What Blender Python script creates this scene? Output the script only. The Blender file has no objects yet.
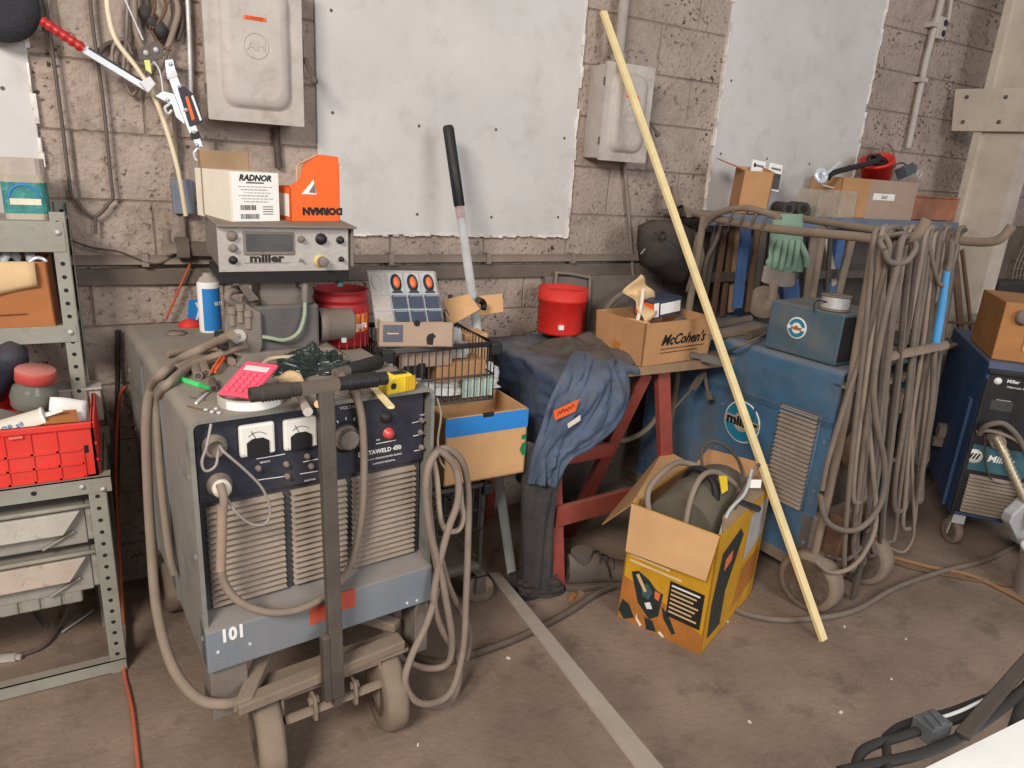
import bpy, math, random
from mathutils import Vector as V, Matrix as M, noise
random.seed(7)
S = bpy.context.scene
C = S.collection
PI = math.pi
R_ = math.radians
# ---------------------------------------------------------------- camera
F, PIT, ROL, YAW, CH, WALL = 694.8, .299186, .0648738, .524122, 1.55, 2.612
_f = V((math.sin(YAW)*math.cos(PIT), math.cos(YAW)*math.cos(PIT), -math.sin(PIT)))
_r0 = V((math.cos(YAW), -math.sin(YAW), 0)); _u0 = _r0.cross(_f)
_r = _r0*math.cos(ROL)+_u0*math.sin(ROL); _u = -_r0*math.sin(ROL)+_u0*math.cos(ROL)
CAM = V((0, 0, CH))
cd = bpy.data.cameras.new('camera'); cam = bpy.data.objects.new('camera', cd); C.objects.link(cam)
cd.sensor_width = 36; cd.lens = F/1024*36; cd.clip_start = .05
cam.matrix_world = M((( _r.x, _u.x, -_f.x, 0), (_r.y, _u.y, -_f.y, 0), (_r.z, _u.z, -_f.z, CH), (0, 0, 0, 1)))
S.camera = cam
MAT = {}
def at(px, py, E=None, **k):
    """where the sight line through a pixel of the photo meets a plane of the world (or of thing E)"""
    d = _f+_r*((px-512)/F)-_u*((py-384)/F); o = CAM.copy()
    if E is not None:
        mi = MAT[E.name].inverted(); o = mi@o; d = mi.to_3x3()@d
    a, val = list(k.items())[0]; i = 'xyz'.index(a)
    return o+d*((val-o[i])/d[i])
# ---------------------------------------------------------------- mesh builder
def frame(o, right, up):
    r = V(right).normalized(); u = V(up); u = (u-r*u.dot(r)).normalized(); n = r.cross(u)
    return M(((r.x, u.x, n.x, o[0]), (r.y, u.y, n.y, o[1]), (r.z, u.z, n.z, o[2]), (0, 0, 0, 1)))
def rz(a): return M.Rotation(a, 4, 'Z')
def smooth(pts, k=6, closed=False):
    P = [V(p) for p in pts]; n = len(P); out = []
    if n < 3: return P
    for i in range(n if closed else n-1):
        a, b, c, d = (P[(i-1) % n], P[i], P[(i+1) % n], P[(i+2) % n]) if closed else (P[max(i-1, 0)], P[i], P[i+1], P[min(i+2, n-1)])
        for j in range(k):
            t = j/k; out.append(.5*((2*b)+(c-a)*t+(2*a-5*b+4*c-d)*t*t+(3*b-a-3*c+d)*t**3))
    if not closed: out.append(P[-1])
    return out
class MB:
    def __init__(s, T=None): s.v = []; s.f = []; s.s = []; s.m = []; s.T = T; s.cur = 0
    def add(s, vs, fs, sm=False):
        o = len(s.v); s.v += [(s.T@V(p) if s.T else V(p)) for p in vs]
        s.f += [tuple(i+o for i in f) for f in fs]; s.s += [sm]*len(fs); s.m += [s.cur]*len(fs); return s
    def hexa(s, p): return s.add(p, [(0, 3, 2, 1), (4, 5, 6, 7), (0, 1, 5, 4), (1, 2, 6, 5), (2, 3, 7, 6), (3, 0, 4, 7)])
    def box(s, x0, x1, y0, y1, z0, z1): return s.hexa([(x0, y0, z0), (x1, y0, z0), (x1, y1, z0), (x0, y1, z0), (x0, y0, z1), (x1, y0, z1), (x1, y1, z1), (x0, y1, z1)])
    def obox(s, mt, x0, x1, y0, y1, z0, z1):
        return s.hexa([mt@V(p) for p in [(x0, y0, z0), (x1, y0, z0), (x1, y1, z0), (x0, y1, z0), (x0, y0, z1), (x1, y0, z1), (x1, y1, z1), (x0, y1, z1)]])
    def bar(s, a, b, w, t, up=(0, 0, 1)):
        a, b = V(a), V(b); d = (b-a); u = V(up)
        if abs(d.normalized().dot(u)) > .97: u = V((0, 1, 0))
        m = frame(a, d, u); return s.obox(m, 0, d.length, -t/2, t/2, -w/2, w/2)
    def tube(s, pts, r, n=8, closed=False, sq=None):
        P = [V(p) for p in pts]; P = [p for i, p in enumerate(P) if i == 0 or (p-P[i-1]).length > 1e-5]; N = len(P)
        if N < 2: return s
        vs = []; fs = []
        nrm = None
        for i in range(N):
            if closed: t = P[(i+1) % N]-P[i-1]
            else: t = P[min(i+1, N-1)]-P[max(i-1, 0)]
            if t.length < 1e-8: t = V((0, 0, 1))
            t.normalize()
            if nrm is None:
                nrm = t.cross(V((0, 0, 1)));
                if nrm.length < .1: nrm = t.cross(V((1, 0, 0)))
            nrm = (nrm-t*nrm.dot(t)).normalized(); bn = t.cross(nrm)
            rr = r[i*(len(r)-1)//max(1, N-1)] if isinstance(r, (list, tuple)) else r
            for j in range(n):
                a = 2*PI*j/n+PI/n; k1 = rr*(sq or 1)
                vs.append(P[i]+nrm*math.cos(a)*rr+bn*math.sin(a)*k1)
        for i in range(N if closed else N-1):
            for j in range(n):
                a = i*n+j; b = i*n+(j+1) % n; c = ((i+1) % N)*n+(j+1) % n; d = ((i+1) % N)*n+j
                fs.append((a, b, c, d))
        s.add(vs, fs, n > 4)
        if not closed:
            s.add(vs[:n], [tuple(range(n))[::-1]]); s.add(vs[-n:], [tuple(range(n))])
        return s
    def lathe(s, prof, o=(0, 0, 0), ax=(0, 0, 1), n=24, sm=True, arc=2*PI):
        z = V(ax).normalized(); x = z.cross(V((0, 1, 0)));
        if x.length < .1: x = z.cross(V((1, 0, 0)))
        x.normalize(); y = z.cross(x); o = V(o); vs = []; fs = []; k = len(prof)
        full = arc > 2*PI-.01; nn = n if full else n+1
        for i in range(nn):
            a = arc*i/n
            for (r, h) in prof: vs.append(o+x*math.cos(a)*r+y*math.sin(a)*r+z*h)
        for i in range(n):
            for j in range(k-1):
                a = i*k+j; b = ((i+1) % nn)*k+j; fs.append((a, b, b+1, a+1))
        s.add(vs, fs, sm)
        if prof[0][0] > 1e-6 and full: s.add([vs[i*k] for i in range(n)], [tuple(range(n))[::-1]])
        if prof[-1][0] > 1e-6 and full: s.add([vs[i*k+k-1] for i in range(n)], [tuple(range(n))])
        return s
    def cyl(s, a, b, r, n=20, r2=None):
        a, b = V(a), V(b); r2 = r if r2 is None else r2; L = (b-a).length
        return s.lathe([(0, 0), (r, 0), (r, 0), (r2, L), (r2, L), (0, L)], a, b-a, n, True)
    def pipe(s, a, b, r, ri, n=20):
        a, b = V(a), V(b); L = (b-a).length
        return s.lathe([(ri, 0), (r, 0), (r, 0), (r, L), (r, L), (ri, L), (ri, L), (ri, 0)], a, b-a, n)
    def prism(s, poly, mt, h):
        """poly in the xy plane of frame mt, extruded h along its z"""
        n = len(poly); a = [mt@V((p[0], p[1], 0)) for p in poly]; b = [mt@V((p[0], p[1], h)) for p in poly]
        return s.add(a+b, [tuple(range(n))[::-1], tuple(range(n, 2*n))]+[(i, (i+1) % n, n+(i+1) % n, n+i) for i in range(n)])
    def grid(s, fn, nu, nv, sm=True):
        vs = [fn(i/nu, j/nv) for j in range(nv+1) for i in range(nu+1)]; w = nu+1
        return s.add(vs, [(j*w+i, j*w+i+1, (j+1)*w+i+1, (j+1)*w+i) for j in range(nv) for i in range(nu)], sm)
    def ball(s, c, r, n=12, sc=(1, 1, 1)):
        c = V(c); k = n//2
        return s.grid(lambda u, v: c+V((math.sin(v*PI)*math.cos(u*2*PI)*r*sc[0], math.sin(v*PI)*math.sin(u*2*PI)*r*sc[1], math.cos(v*PI)*r*sc[2])), n, k)
    def disc(s, c, nrm, r, n=20):
        m = frame(c, V(nrm).orthogonal(), V(nrm).cross(V(nrm).orthogonal())); 
        return s.add([m@V((math.cos(2*PI*i/n)*r, math.sin(2*PI*i/n)*r, 0)) for i in range(n)], [tuple(range(n))])
    def build(s, name, mat, parent=None, bevel=0, solid=0, sub=0, world=False, label=None, seg=2):
        me = bpy.data.meshes.new(name)
        vs = s.v
        if world and parent is not None:
            mi = MAT[parent.name].inverted(); vs = [mi@p for p in vs]
        me.from_pydata([tuple(p) for p in vs], [], s.f); me.update()
        for i, p in enumerate(me.polygons): p.use_smooth = s.s[i]; p.material_index = s.m[i]
        for m_ in (mat if isinstance(mat, (list, tuple)) else [mat]): me.materials.append(m_)
        o = bpy.data.objects.new(name, me); C.objects.link(o)
        if parent is not None: o.parent = parent; MAT[o.name] = MAT.get(parent.name, M())
        if solid:
            d = o.modifiers.new('s', 'SOLIDIFY'); d.thickness = solid; d.offset = 0
        if bevel:
            d = o.modifiers.new('b', 'BEVEL'); d.width = bevel; d.segments = seg; d.limit_method = 'ANGLE'; d.angle_limit = .7; d.harden_normals = False
        if sub:
            d = o.modifiers.new('u', 'SUBSURF'); d.levels = d.render_levels = sub
        if label: o['label'] = label
        return o
def thing(name, label, cat, loc=(0, 0, 0), rot=0, group=None, mtx=None):
    o = bpy.data.objects.new(name, None); C.objects.link(o); o.empty_display_size = .05
    m = mtx if mtx is not None else M.Translation(V(loc))@rz(rot)
    o.matrix_world = m; MAT[o.name] = m.copy(); o['label'] = label; o['category'] = cat
    if group: o['group'] = group
    return o
def solo(mb, name, label, cat, mat, group=None, stuff=False, **k):
    """a thing that is one mesh, its origin at the middle of its base"""
    xs = [p.x for p in mb.v]; ys = [p.y for p in mb.v]; zs = [p.z for p in mb.v]
    o0 = V(((min(xs)+max(xs))/2, (min(ys)+max(ys))/2, min(zs)))
    mb.v = [p-o0 for p in mb.v]; o = mb.build(name, mat, **k); o.location = o0; MAT[o.name] = M.Translation(o0)
    o['label'] = label; o['category'] = cat
    if group: o['group'] = group
    if stuff: o['kind'] = 'stuff'
    return o
def struct(mb, name, mat, **k):
    o = mb.build(name, mat, **k); o['kind'] = 'structure'; return o
def dup(root, mtx, label, group=None):
    c = root.copy(); C.objects.link(c); c.matrix_world = mtx; MAT[c.name] = mtx.copy(); c['label'] = label
    if group: c['group'] = group
    for ch in list(root.children):
        d = ch.copy(); C.objects.link(d); d.parent = c
        for g in list(ch.children):
            e = g.copy(); C.objects.link(e); e.parent = d
    return c
def text(body, size, mt, mat, parent=None, name='lettering', shear=0, ext=.0006, align='CENTER', world=False, wx=1.0, bold=0):
    cu = bpy.data.curves.new(name, 'FONT'); cu.body = body; cu.size = size; cu.extrude = ext; cu.shear = shear
    cu.align_x = align; cu.align_y = 'CENTER'; cu.resolution_u = 2; cu.offset = bold
    t = bpy.data.objects.new(name, cu); C.objects.link(t)
    bpy.context.view_layer.update()
    me = bpy.data.meshes.new_from_object(t.evaluated_get(bpy.context.evaluated_depsgraph_get()))
    bpy.data.objects.remove(t)
    mm = mt@M.Diagonal((wx, 1, 1, 1))
    if world and parent is not None: mm = MAT[parent.name].inverted()@mm
    me.transform(mm); me.materials.clear(); me.materials.append(mat)
    o = bpy.data.objects.new(name, me); C.objects.link(o); me.name = name
    if parent is not None: o.parent = parent
    return o
# ---------------------------------------------------------------- materials
def lin(c): return tuple(((x/255)/12.92 if x/255 <= .04045 else ((x/255+.055)/1.055)**2.4) for x in c)+(1,)
DUST = (140, 121, 103)
def mat(name, col, rough=.6, metal=0, dust=0, var=.18, scale=9, bump=.12, dcol=DUST, wear=0, wcol=(60, 50, 44), fine=120, alpha=1, trans=0, up=1.0, emit=0, pits=None, pscale=55, speck=None):
    m = bpy.data.materials.new(name); m.use_nodes = True; nt = m.node_tree; N = nt.nodes; Lk = nt.links.new
    b = N['Principled BSDF']; b.inputs['Roughness'].default_value = rough; b.inputs['Metallic'].default_value = metal
    if trans: b.inputs['Transmission Weight'].default_value = trans; b.inputs['IOR'].default_value = 1.25
    if alpha < 1: b.inputs['Alpha'].default_value = alpha
    tc = N.new('ShaderNodeTexCoord')
    def nz(sc, det=5, ro=.6):
        n = N.new('ShaderNodeTexNoise'); n.inputs['Scale'].default_value = sc; n.inputs['Detail'].default_value = det; n.inputs['Roughness'].default_value = ro
        Lk(tc.outputs['Object'], n.inputs['Vector']); return n.outputs['Fac']
    def mix(fac, a, bb):
        x = N.new('ShaderNodeMix'); x.data_type = 'RGBA'
        if isinstance(fac, (int, float)): x.inputs[0].default_value = fac
        else: Lk(fac, x.inputs[0])
        for k, q in ((6, a), (7, bb)):
            if isinstance(q, tuple): x.inputs[k].default_value = q
            else: Lk(q, x.inputs[k])
        return x.outputs[2]
    def mr(src, a, c, lo=0., hi=1.):
        x = N.new('ShaderNodeMapRange'); Lk(src, x.inputs[0]); x.inputs[1].default_value = a; x.inputs[2].default_value = c; x.inputs[3].default_value = lo; x.inputs[4].default_value = hi; return x.outputs[0]
    def ma(op, a, bb):
        x = N.new('ShaderNodeMath'); x.operation = op; x.use_clamp = True
        for k, q in ((0, a), (1, bb)):
            if isinstance(q, (int, float)): x.inputs[k].default_value = q
            else: Lk(q, x.inputs[k])
        return x.outputs[0]
    L = lin(col); lo = tuple(x*(1-var) for x in L[:3])+(1,); hi = tuple(min(1, x*(1+var)) for x in L[:3])+(1,)
    out = mix(mr(nz(scale), .3, .7), lo, hi)
    if wear: out = mix(ma('MULTIPLY', mr(nz(scale*2.3, 8, .7), .52, .68), wear), out, lin(wcol))
    if pits: out = mix(ma('MULTIPLY', mr(nz(pscale, 3, .55), .575, .645), ma('ADD', mr(nz(scale*.9, 4), .42, .62), .12)), out, lin(pits))
    if speck: out = mix(mr(nz(pscale*1.9, 2, .5), .70, .76), out, lin(speck))
    if dust:
        g = N.new('ShaderNodeNewGeometry'); sx = N.new('ShaderNodeSeparateXYZ'); Lk(g.outputs['Normal'], sx.inputs[0])
        upf = mr(sx.outputs[2], -.1, .85, 0, up); nf = mr(nz(scale*.8, 8, .65), .25, .7, .45, 1.)
        fac = ma('MAXIMUM', upf, ma('MULTIPLY', mr(nz(scale*.6, 6, .7), .35, .72), .75))
        out = mix(ma('MULTIPLY', ma('MULTIPLY', fac, nf), dust), out, lin(dcol))
        Lk(mr(fac, 0, 1, rough, .9), b.inputs['Roughness'])
    if emit:
        b.inputs['Emission Color'].default_value = L; b.inputs['Emission Strength'].default_value = emit
    Lk(out, b.inputs['Base Color'])
    if bump:
        bp = N.new('ShaderNodeBump'); bp.inputs['Strength'].default_value = bump; bp.inputs['Distance'].default_value = .01
        Lk(nz(fine, 4), bp.inputs['Height']); Lk(bp.outputs[0], b.inputs['Normal'])
    return m
m_block = mat('painted_block', (168, 150, 138), .9, var=.18, scale=4, bump=.9, wear=.7, wcol=(132, 114, 101), fine=60, pits=(74, 58, 48))
m_mortar = mat('mortar', (134, 120, 108), .95, bump=.5, wear=.6, wcol=(96, 82, 72))
m_panel = mat('cement_board', (199, 194, 191), .8, var=.08, scale=3, bump=.06, wear=.35, wcol=(160, 152, 146))
m_edge = mat('flaking_white_paint', (222, 216, 208), .8, wear=.6, wcol=(130, 112, 98))
m_floor = mat('stained_concrete', (138, 117, 101), .8, var=.25, scale=2.6, bump=.35, wear=.75, wcol=(104, 88, 75), fine=45, speck=(176, 158, 142), pscale=70)
m_grey = mat('grey_enamel', (186, 177, 169), .55, dust=.45, var=.08, wear=.3, wcol=(120, 105, 92))
m_steelgrey = mat('grey_painted_steel', (150, 148, 140), .55, dust=.5, var=.12, wear=.4, wcol=(110, 98, 86))
m_greengrey = mat('green_grey_steel', (150, 149, 138), .5, dust=.6, var=.12, wear=.35, wcol=(105, 98, 86))
m_conduit = mat('conduit', (146, 134, 124), .5, .3, dust=.6)
m_galv = mat('galvanised', (206, 206, 206), .35, .35, dust=.15)
m_chrome = mat('bright_steel', (226, 229, 234), .25, .45, var=.06, bump=.02)
m_black = mat('black_rubber', (34, 33, 34), .55, dust=.25)
m_blackp = mat('black_plastic', (24, 24, 27), .35, dust=.06)
m_dkmetal = mat('dark_steel', (84, 78, 74), .5, .3, dust=.6)
m_rust = mat('rusty_steel', (112, 82, 62), .8, .3, dust=.4, wear=.5)
m_blue = mat('worn_blue_enamel', (122, 121, 115), .6, dust=.9, var=.2, scale=4, wear=.75, wcol=(56, 74, 92), dcol=(150, 136, 120))
m_blue2 = mat('blue_enamel', (60, 106, 140), .45, dust=.8, var=.35, scale=3.5, wear=.9, wcol=(70, 84, 94), dcol=(142, 126, 112))
m_blue3 = mat('dark_blue_enamel', (36, 74, 118), .45, dust=.45, var=.2, scale=5, wear=.4, wcol=(30, 36, 44))
m_bumper = mat('blue_grey_bumper', (118, 128, 138), .5, dust=.8, var=.12, scale=5, wear=.5, wcol=(120, 122, 124))
m_navy = mat('navy_panel', (28, 34, 52), .45, dust=.25, var=.2, wear=.3, wcol=(58, 58, 66))
m_gap = mat('dark_gap', (30, 28, 28), .9, bump=0)
m_louver = mat('dusty_louver', (172, 156, 142), .7, dust=.5, wear=.3, wcol=(84, 92, 104))
m_cable = mat('dusty_cable', (108, 97, 88), .7, dust=.5, var=.15, scale=14, bump=.1, wear=.3, wcol=(70, 62, 58))
m_cable2 = mat('grey_cable', (138, 122, 108), .7, dust=.4, var=.12, scale=14)
m_cabled = mat('dark_cable', (72, 62, 56), .65, dust=.4, scale=14)
m_orange = mat('orange_cord', (198, 84, 46), .55, dust=.3)
m_white = mat('white_card', (240, 237, 232), .7, var=.04, bump=.02)
m_cream = mat('cream_card', (222, 212, 196), .75, var=.05, bump=.02, wear=.2, wcol=(190, 176, 156))
m_print = mat('black_print', (28, 26, 26), .6, bump=0)
m_ink = mat('grey_print', (120, 116, 114), .7, bump=0)
m_orangec = mat('orange_card', (240, 104, 34), .55, var=.06, bump=.02)
m_kraft = mat('kraft_card', (186, 138, 94), .8, var=.1, bump=.05, wear=.2, wcol=(160, 118, 82))
m_kraft2 = mat('light_kraft_card', (206, 160, 112), .8, var=.08, bump=.05)
m_kraftd = mat('dark_kraft_card', (166, 104, 58), .8, var=.1, bump=.05)
m_kraftg = mat('grey_kraft_card', (172, 146, 128), .8, var=.08, bump=.05)
m_red = mat('red_plastic', (214, 38, 30), .4, var=.08, bump=.02, dust=.15)
m_crate = mat('red_crate_plastic', (222, 46, 36), .45, var=.1, bump=.04, dust=.25, dcol=(170, 120, 105))
m_dred = mat('dark_red_plastic', (160, 24, 32), .35, var=.1, bump=.02, dust=.12)
m_redsteel = mat('red_oxide_steel', (146, 56, 44), .6, dust=.4, var=.18, wear=.4, wcol=(92, 50, 42))
m_redgrip = mat('red_grip', (176, 34, 32), .4, var=.06)
m_wood = mat('pine', (238, 214, 160), .6, var=.08, scale=18, bump=.05)
m_woodd = mat('brown_veneer', (176, 118, 62), .6, var=.2, scale=7, wear=.25, wcol=(130, 84, 46), dust=.3)
m_woodo = mat('old_wood', (150, 122, 92), .8, var=.2, dust=.3)
m_denim = mat('blue_work_cloth', (68, 86, 112), .9, var=.35, scale=9, bump=.4, wear=.6, wcol=(96, 100, 108), fine=200, dust=.35, dcol=(126, 118, 112))
m_tarp = mat('dark_blue_cloth', (44, 66, 98), .85, var=.45, scale=9, bump=.5, dust=.85, dcol=(112, 106, 102), fine=160)
m_ragc = mat('black_rag', (34, 34, 37), .95, bump=.3, fine=160, dust=.25)
m_dkcloth = mat('charcoal_cloth', (50, 50, 54), .95, var=.25, bump=.3, dust=.4, fine=160)
m_leather = mat('dusty_leather', (88, 80, 74), .8, dust=.6, bump=.2)
m_pink = mat('pink_plastic', (236, 84, 110), .4, var=.03, bump=0)
m_pinkk = mat('pink_key', (226, 98, 120), .4, var=.03, bump=0)
m_lcd = mat('grey_lcd', (216, 208, 208), .3, var=.03, bump=0)
m_yellow = mat('yellow_plastic', (236, 200, 50), .45, var=.06, bump=.03)
m_ybox = mat('yellow_print_card', (206, 152, 36), .5, var=.2, scale=4, bump=.02, wear=.5, wcol=(166, 104, 40))
m_green = mat('green_plastic', (74, 208, 110), .4, var=.05, bump=0)
m_greenh = mat('green_grey_hose', (150, 162, 138), .5, dust=.3)
m_glove = mat('green_glove', (128, 158, 138), .9, var=.15, dust=.35, dcol=(150, 140, 122))
m_gloveg = mat('grey_cuff', (140, 130, 122), .9, dust=.3)
m_bluep = mat('blue_tape', (74, 150, 208), .55, var=.12, bump=.05, wear=.25, wcol=(120, 150, 170))
m_stripe = mat('blue_print', (38, 130, 204), .6, var=.05, bump=0)
m_teal = mat('teal_label', (46, 124, 122), .6, var=.3, scale=30, wear=.4, wcol=(170, 180, 160))
m_tealb = mat('teal_band', (40, 94, 106), .5, dust=.2)
m_logo = mat('logo_blue', (40, 130, 160), .5, var=.05, bump=0, wear=.1)
m_bagd = mat('dark_bag_film', (46, 54, 52), .25, var=.3, bump=.15, fine=40)
m_bagw = mat('white_bag_film', (222, 222, 218), .4, var=.1, bump=.15)
m_alu = mat('dusty_aluminium', (206, 190, 176), .45, .3, var=.08, dust=.25)
m_bronze = mat('bronze_hose', (176, 160, 136), .35, .4)
m_copper = mat('copper_sheet', (190, 130, 104), .3, .7, var=.35, wear=.3, wcol=(150, 130, 130))
m_paper = mat('paper', (240, 236, 232), .8, var=.03, bump=.03)
m_tan = mat('tan_paper', (212, 180, 136), .8, var=.12, bump=.1)
m_face = mat('feeder_faceplate', (176, 168, 160), .4, .3, var=.06, wear=.2, wcol=(140, 128, 116))
m_case = mat('dusty_grey_case', (116, 107, 100), .6, dust=.7, wear=.3)
m_dial = mat('meter_face', (226, 222, 214), .5, var=.04, bump=0)
m_glassd = mat('dark_window', (62, 64, 66), .2, var=.1, bump=0, dust=.3)
m_glass = mat('dusty_glass', (150, 152, 142), .18, var=.1, bump=0, trans=.5)
m_clear = mat('clear_plastic', (216, 220, 226), .15, var=.03, bump=0, alpha=.45)
m_bwin = mat('black_print_block', (36, 32, 30), .5, bump=0)
m_tyre = mat('dusty_wheel_rubber', (132, 115, 100), .8, dust=.6, scale=14)
m_beige = mat('beige_steel', (196, 182, 166), .6, var=.12, scale=4, wear=.4, wcol=(166, 146, 126))
m_cartk = mat('chrome_wire_dark', (60, 60, 64), .4, .6, dust=.3)
m_peach = mat('orange_print', (226, 112, 70), .5, bump=0)
m_tagor = mat('orange_tag', (238, 98, 40), .7, bump=.03)
# ================================================================ room shell
W = WALL
mb = MB(); mb.box(-3.5, 9, -3, W+.3, -.06, 0); struct(mb, 'floor', m_floor)
def wq(px, py): return at(px, py, y=W)
zl = lambda n: CH-.17446+.2032*n
jx = wq(657.3, 75.7).x
mb = MB(); mb.box(-3.5, 9, W+.005, W+.2, 0, 3.3); mb.cur = 1
for n in range(-7, 9):
    z0, z1 = max(zl(n), 0), zl(n+1)
    off = jx if n % 2 else jx+.2032
    for k in range(-14, 20):
        x0 = off+k*.4064; x1 = x0+.4064
        if x1 < -3 or x0 > 8.6: continue
        g = .002; e = .006; dy = random.uniform(-.0015, .0015)
        a = [(x0+g, W+.006, z0+g), (x1-g, W+.006, z0+g), (x1-g, W+.006, z1-g), (x0+g, W+.006, z1-g)]
        b = [(x0+e, W+dy, z0+e), (x1-e, W+dy, z0+e), (x1-e, W+dy, z1-e), (x0+e, W+dy, z1-e)]
        mb.add(a+b, [(4, 7, 6, 5)[::-1], (0, 1, 5, 4), (1, 2, 6, 5), (2, 3, 7, 6), (3, 0, 4, 7)])
struct(mb, 'wall_back', [m_mortar, m_block])
def ragged(mb, a, b, w, n=40, t=.006):
    """a broken line of paint and caulk along a board edge"""
    a, b = V(a), V(b); d = b-a; s = V((d.z, 0, -d.x)).normalized()
    for i in range(n):
        if random.random() < .12: continue
        p = a+d*(i/n); q = a+d*((i+1.02)/n); w1 = w*random.uniform(.3, 1.1); o = s*random.uniform(-.003, .003)
        y0, y1 = W-.016, W+.004
        c = [p+o-s*w1/2, q+o-s*w1/2, q+o+s*w1/2, p+o+s*w1/2]
        mb.hexa([(v.x, y1, v.z) for v in c]+[(v.x, y0-random.random()*.003, v.z) for v in c])
pans = []
def panel(name, xl, xr, zb, zt, edges):
    mb = MB(); mb.box(xl, xr, W-.012, W+.006, zb, zt); o = struct(mb, name, m_panel, bevel=.003)
    e = MB()
    for s in edges:
        if s == 'l': ragged(e, (xl, 0, zb), (xl, 0, zt), .012)
        if s == 'r': ragged(e, (xr, 0, zb), (xr, 0, zt), .014)
        if s == 'b': ragged(e, (xl, 0, zb), (xr, 0, zb), .010, 50)
    e.build('edge_caulk', m_edge, o)
    mb = MB(); k = random.Random(name)
    for i in range(9): # screw heads
        p = V((xl+(xr-xl)*(.05+.3*(i % 4)), W-.013, zb+.07+.33*(i//4)+k.random()*.02)); mb.disc(p, (0, -1, 0), .006, 8)
    mb.build('screw', m_dkmetal, o)
    return o
panel('window_1', wq(318, 205).x, wq(575, 120).x, wq(440, 235).z, 2.9, 'rb')
panel('window_2', wq(714, 130).x, wq(868, 90).x, 1.265, 2.9, 'lr')
panel('window_3', -1.6, wq(34, 100).x, 1.265, 2.9, 'r')
# steel column by the wall, gusset plate bolted across it
cx = 4.3
yb, yf = at(957, 200, x=cx).y, at(1006, 190, x=cx).y
mb = MB(); mb.box(cx, cx+.16, yb-.04, yb, 0, 3.3); mb.box(cx+.025, cx+.16, yf, yb-.04, 0, 3.3)
struct(mb, 'trim_1', m_beige)
p0, p1, p2, p3 = at(951, 131, x=cx-.016), at(955, 89, x=cx-.016), at(1060, 87, x=cx-.016), at(1050, 132, x=cx-.016)
t = thing('gusset_plate', 'beige steel plate bolted across the column at upper right', 'plate', (cx-.016, p0.y, p0.z))
mb = MB(); mb.hexa([p0, p3, p2, p1]+[p+V((.014, 0, 0)) for p in (p0, p3, p2, p1)]); mb.build('plate', m_beige, t, bevel=.003, world=True)
for (x, y) in ((967, 97), (1006, 97), (963, 122), (999, 122)):
    mb = MB(); p = at(x, y, x=cx-.017); mb.lathe([(0, 0), (.011, 0), (.011, .002), (.007, .006), (0, .006)], p, (-1, 0, 0), 10); mb.build('bolt', m_dkmetal, t, world=True)
# long conduit and the dark raceway below it
mb = MB(); a, b = wq(70, 259), wq(700, 255); mb.cyl((a.x, W-.03, a.z), (b.x, W-.03, a.z), .016, 12)
for i in range(5): x = a.x+.2+i*.42; mb.box(x, x+.02, W-.048, W, a.z-.02, a.z+.02)
solo(mb, 'wall_conduit', 'long grey conduit running level along the block wall', 'pipe', m_conduit)
mb = MB(); mb.box(a.x, 2.55, W-.02, W, a.z-.085, a.z-.03); struct(mb, 'trim_2', mat('dark_ledge', (104, 94, 86), .9, dust=.5, bump=.3), bevel=.004)

# ================================================================ things on the back wall
# black disc, top left corner
c = at(-3, 2, y=W-.09)
mb = MB(); mb.lathe([(0, 0), (.055, .004), (.09, .02), (.098, .05), (.093, .08), (0, .085)], c-V((0, .03, 0)), (0, 1, 0), 32)
t = solo(mb, 'rubber_disc', 'black textured disc hanging on the wall, cut by the top left corner', 'disc', mat('dark_grit', (52, 52, 58), .9, bump=.6, fine=200))
# hairpin rod
def wl(pts, y): return [at(p[0], p[1], y=y) for p in pts]
mb = MB()
mb.tube(smooth(wl([(42, -20), (48, 20), (59, 100), (69, 180), (71.5, 196), (78, 202), (81, 208), (88, 214), (95, 217)], W-.03), 5), .0055, 8)
mb.tube(smooth(wl([(89, -20), (92, 20), (103, 100), (111, 180), (113, 197), (108, 204), (102, 212), (95, 217)], W-.03), 5), .0055, 8)
t = thing('hairpin_hook', 'long dark two-pronged steel rod hanging on the block wall', 'hook', at(95, 217, y=W-.03))
mb.build('rod', m_dkmetal, t, world=True)
mb = MB(); mb.tube(wl([(95, 216), (96, 234)], W-.03), .005, 8); mb.build('tip', m_dkmetal, t, world=True)
# white hose strip
mb = MB(); mb.tube(smooth(wl([(107, -12), (108, 12), (116, 40), (137, 68)], W-.09)+wl([(152, 92), (165, 125), (178, 170), (186, 216)], W-.10), 6), .0075, 8, sq=1.0)
solo(mb, 'plastic_hose', 'off-white plastic hose bending down the wall behind the red-handled puller', 'hose', mat('ivory_hose', (226, 208, 178), .5, var=.06))
# cable tangle
cols = [m_cabled, m_conduit, m_cable2, m_rust]
tw = thing('conduit_tangle', 'tangle of dark wires and bent conduit at top left above the puller', 'wires', at(140, 60, y=W))
for i, pts in enumerate([[(146, -10), (150, 20), (158, 40), (170, 30), (174, 10), (170, -10)], [(128, -10), (126, 40), (124, 75), (132, 95), (142, 80), (150, 60)],
                          [(172, -10), (178, 10), (172, 35), (163, 60), (158, 75)], [(150, -10), (155, 5), (150, 25), (160, 45), (172, 50)],
                          [(95, 60), (105, 46), (122, 42), (135, 50)], [(112, 62), (114, 45), (125, 40), (132, 55)], [(134, -10), (136, 30), (144, 50), (150, 45)], [(160, -10), (166, 6), (160, 20), (150, 30)], [(176, -10), (182, 20), (178, 40)]]):
    mb = MB(); mb.tube(smooth(wl(pts, W-.02-.008*(i % 4)), 5), [.008, .006, .009, .005][i % 4], 7); mb.build('wire', cols[i % 4], tw, world=True)
mb = MB()
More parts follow.
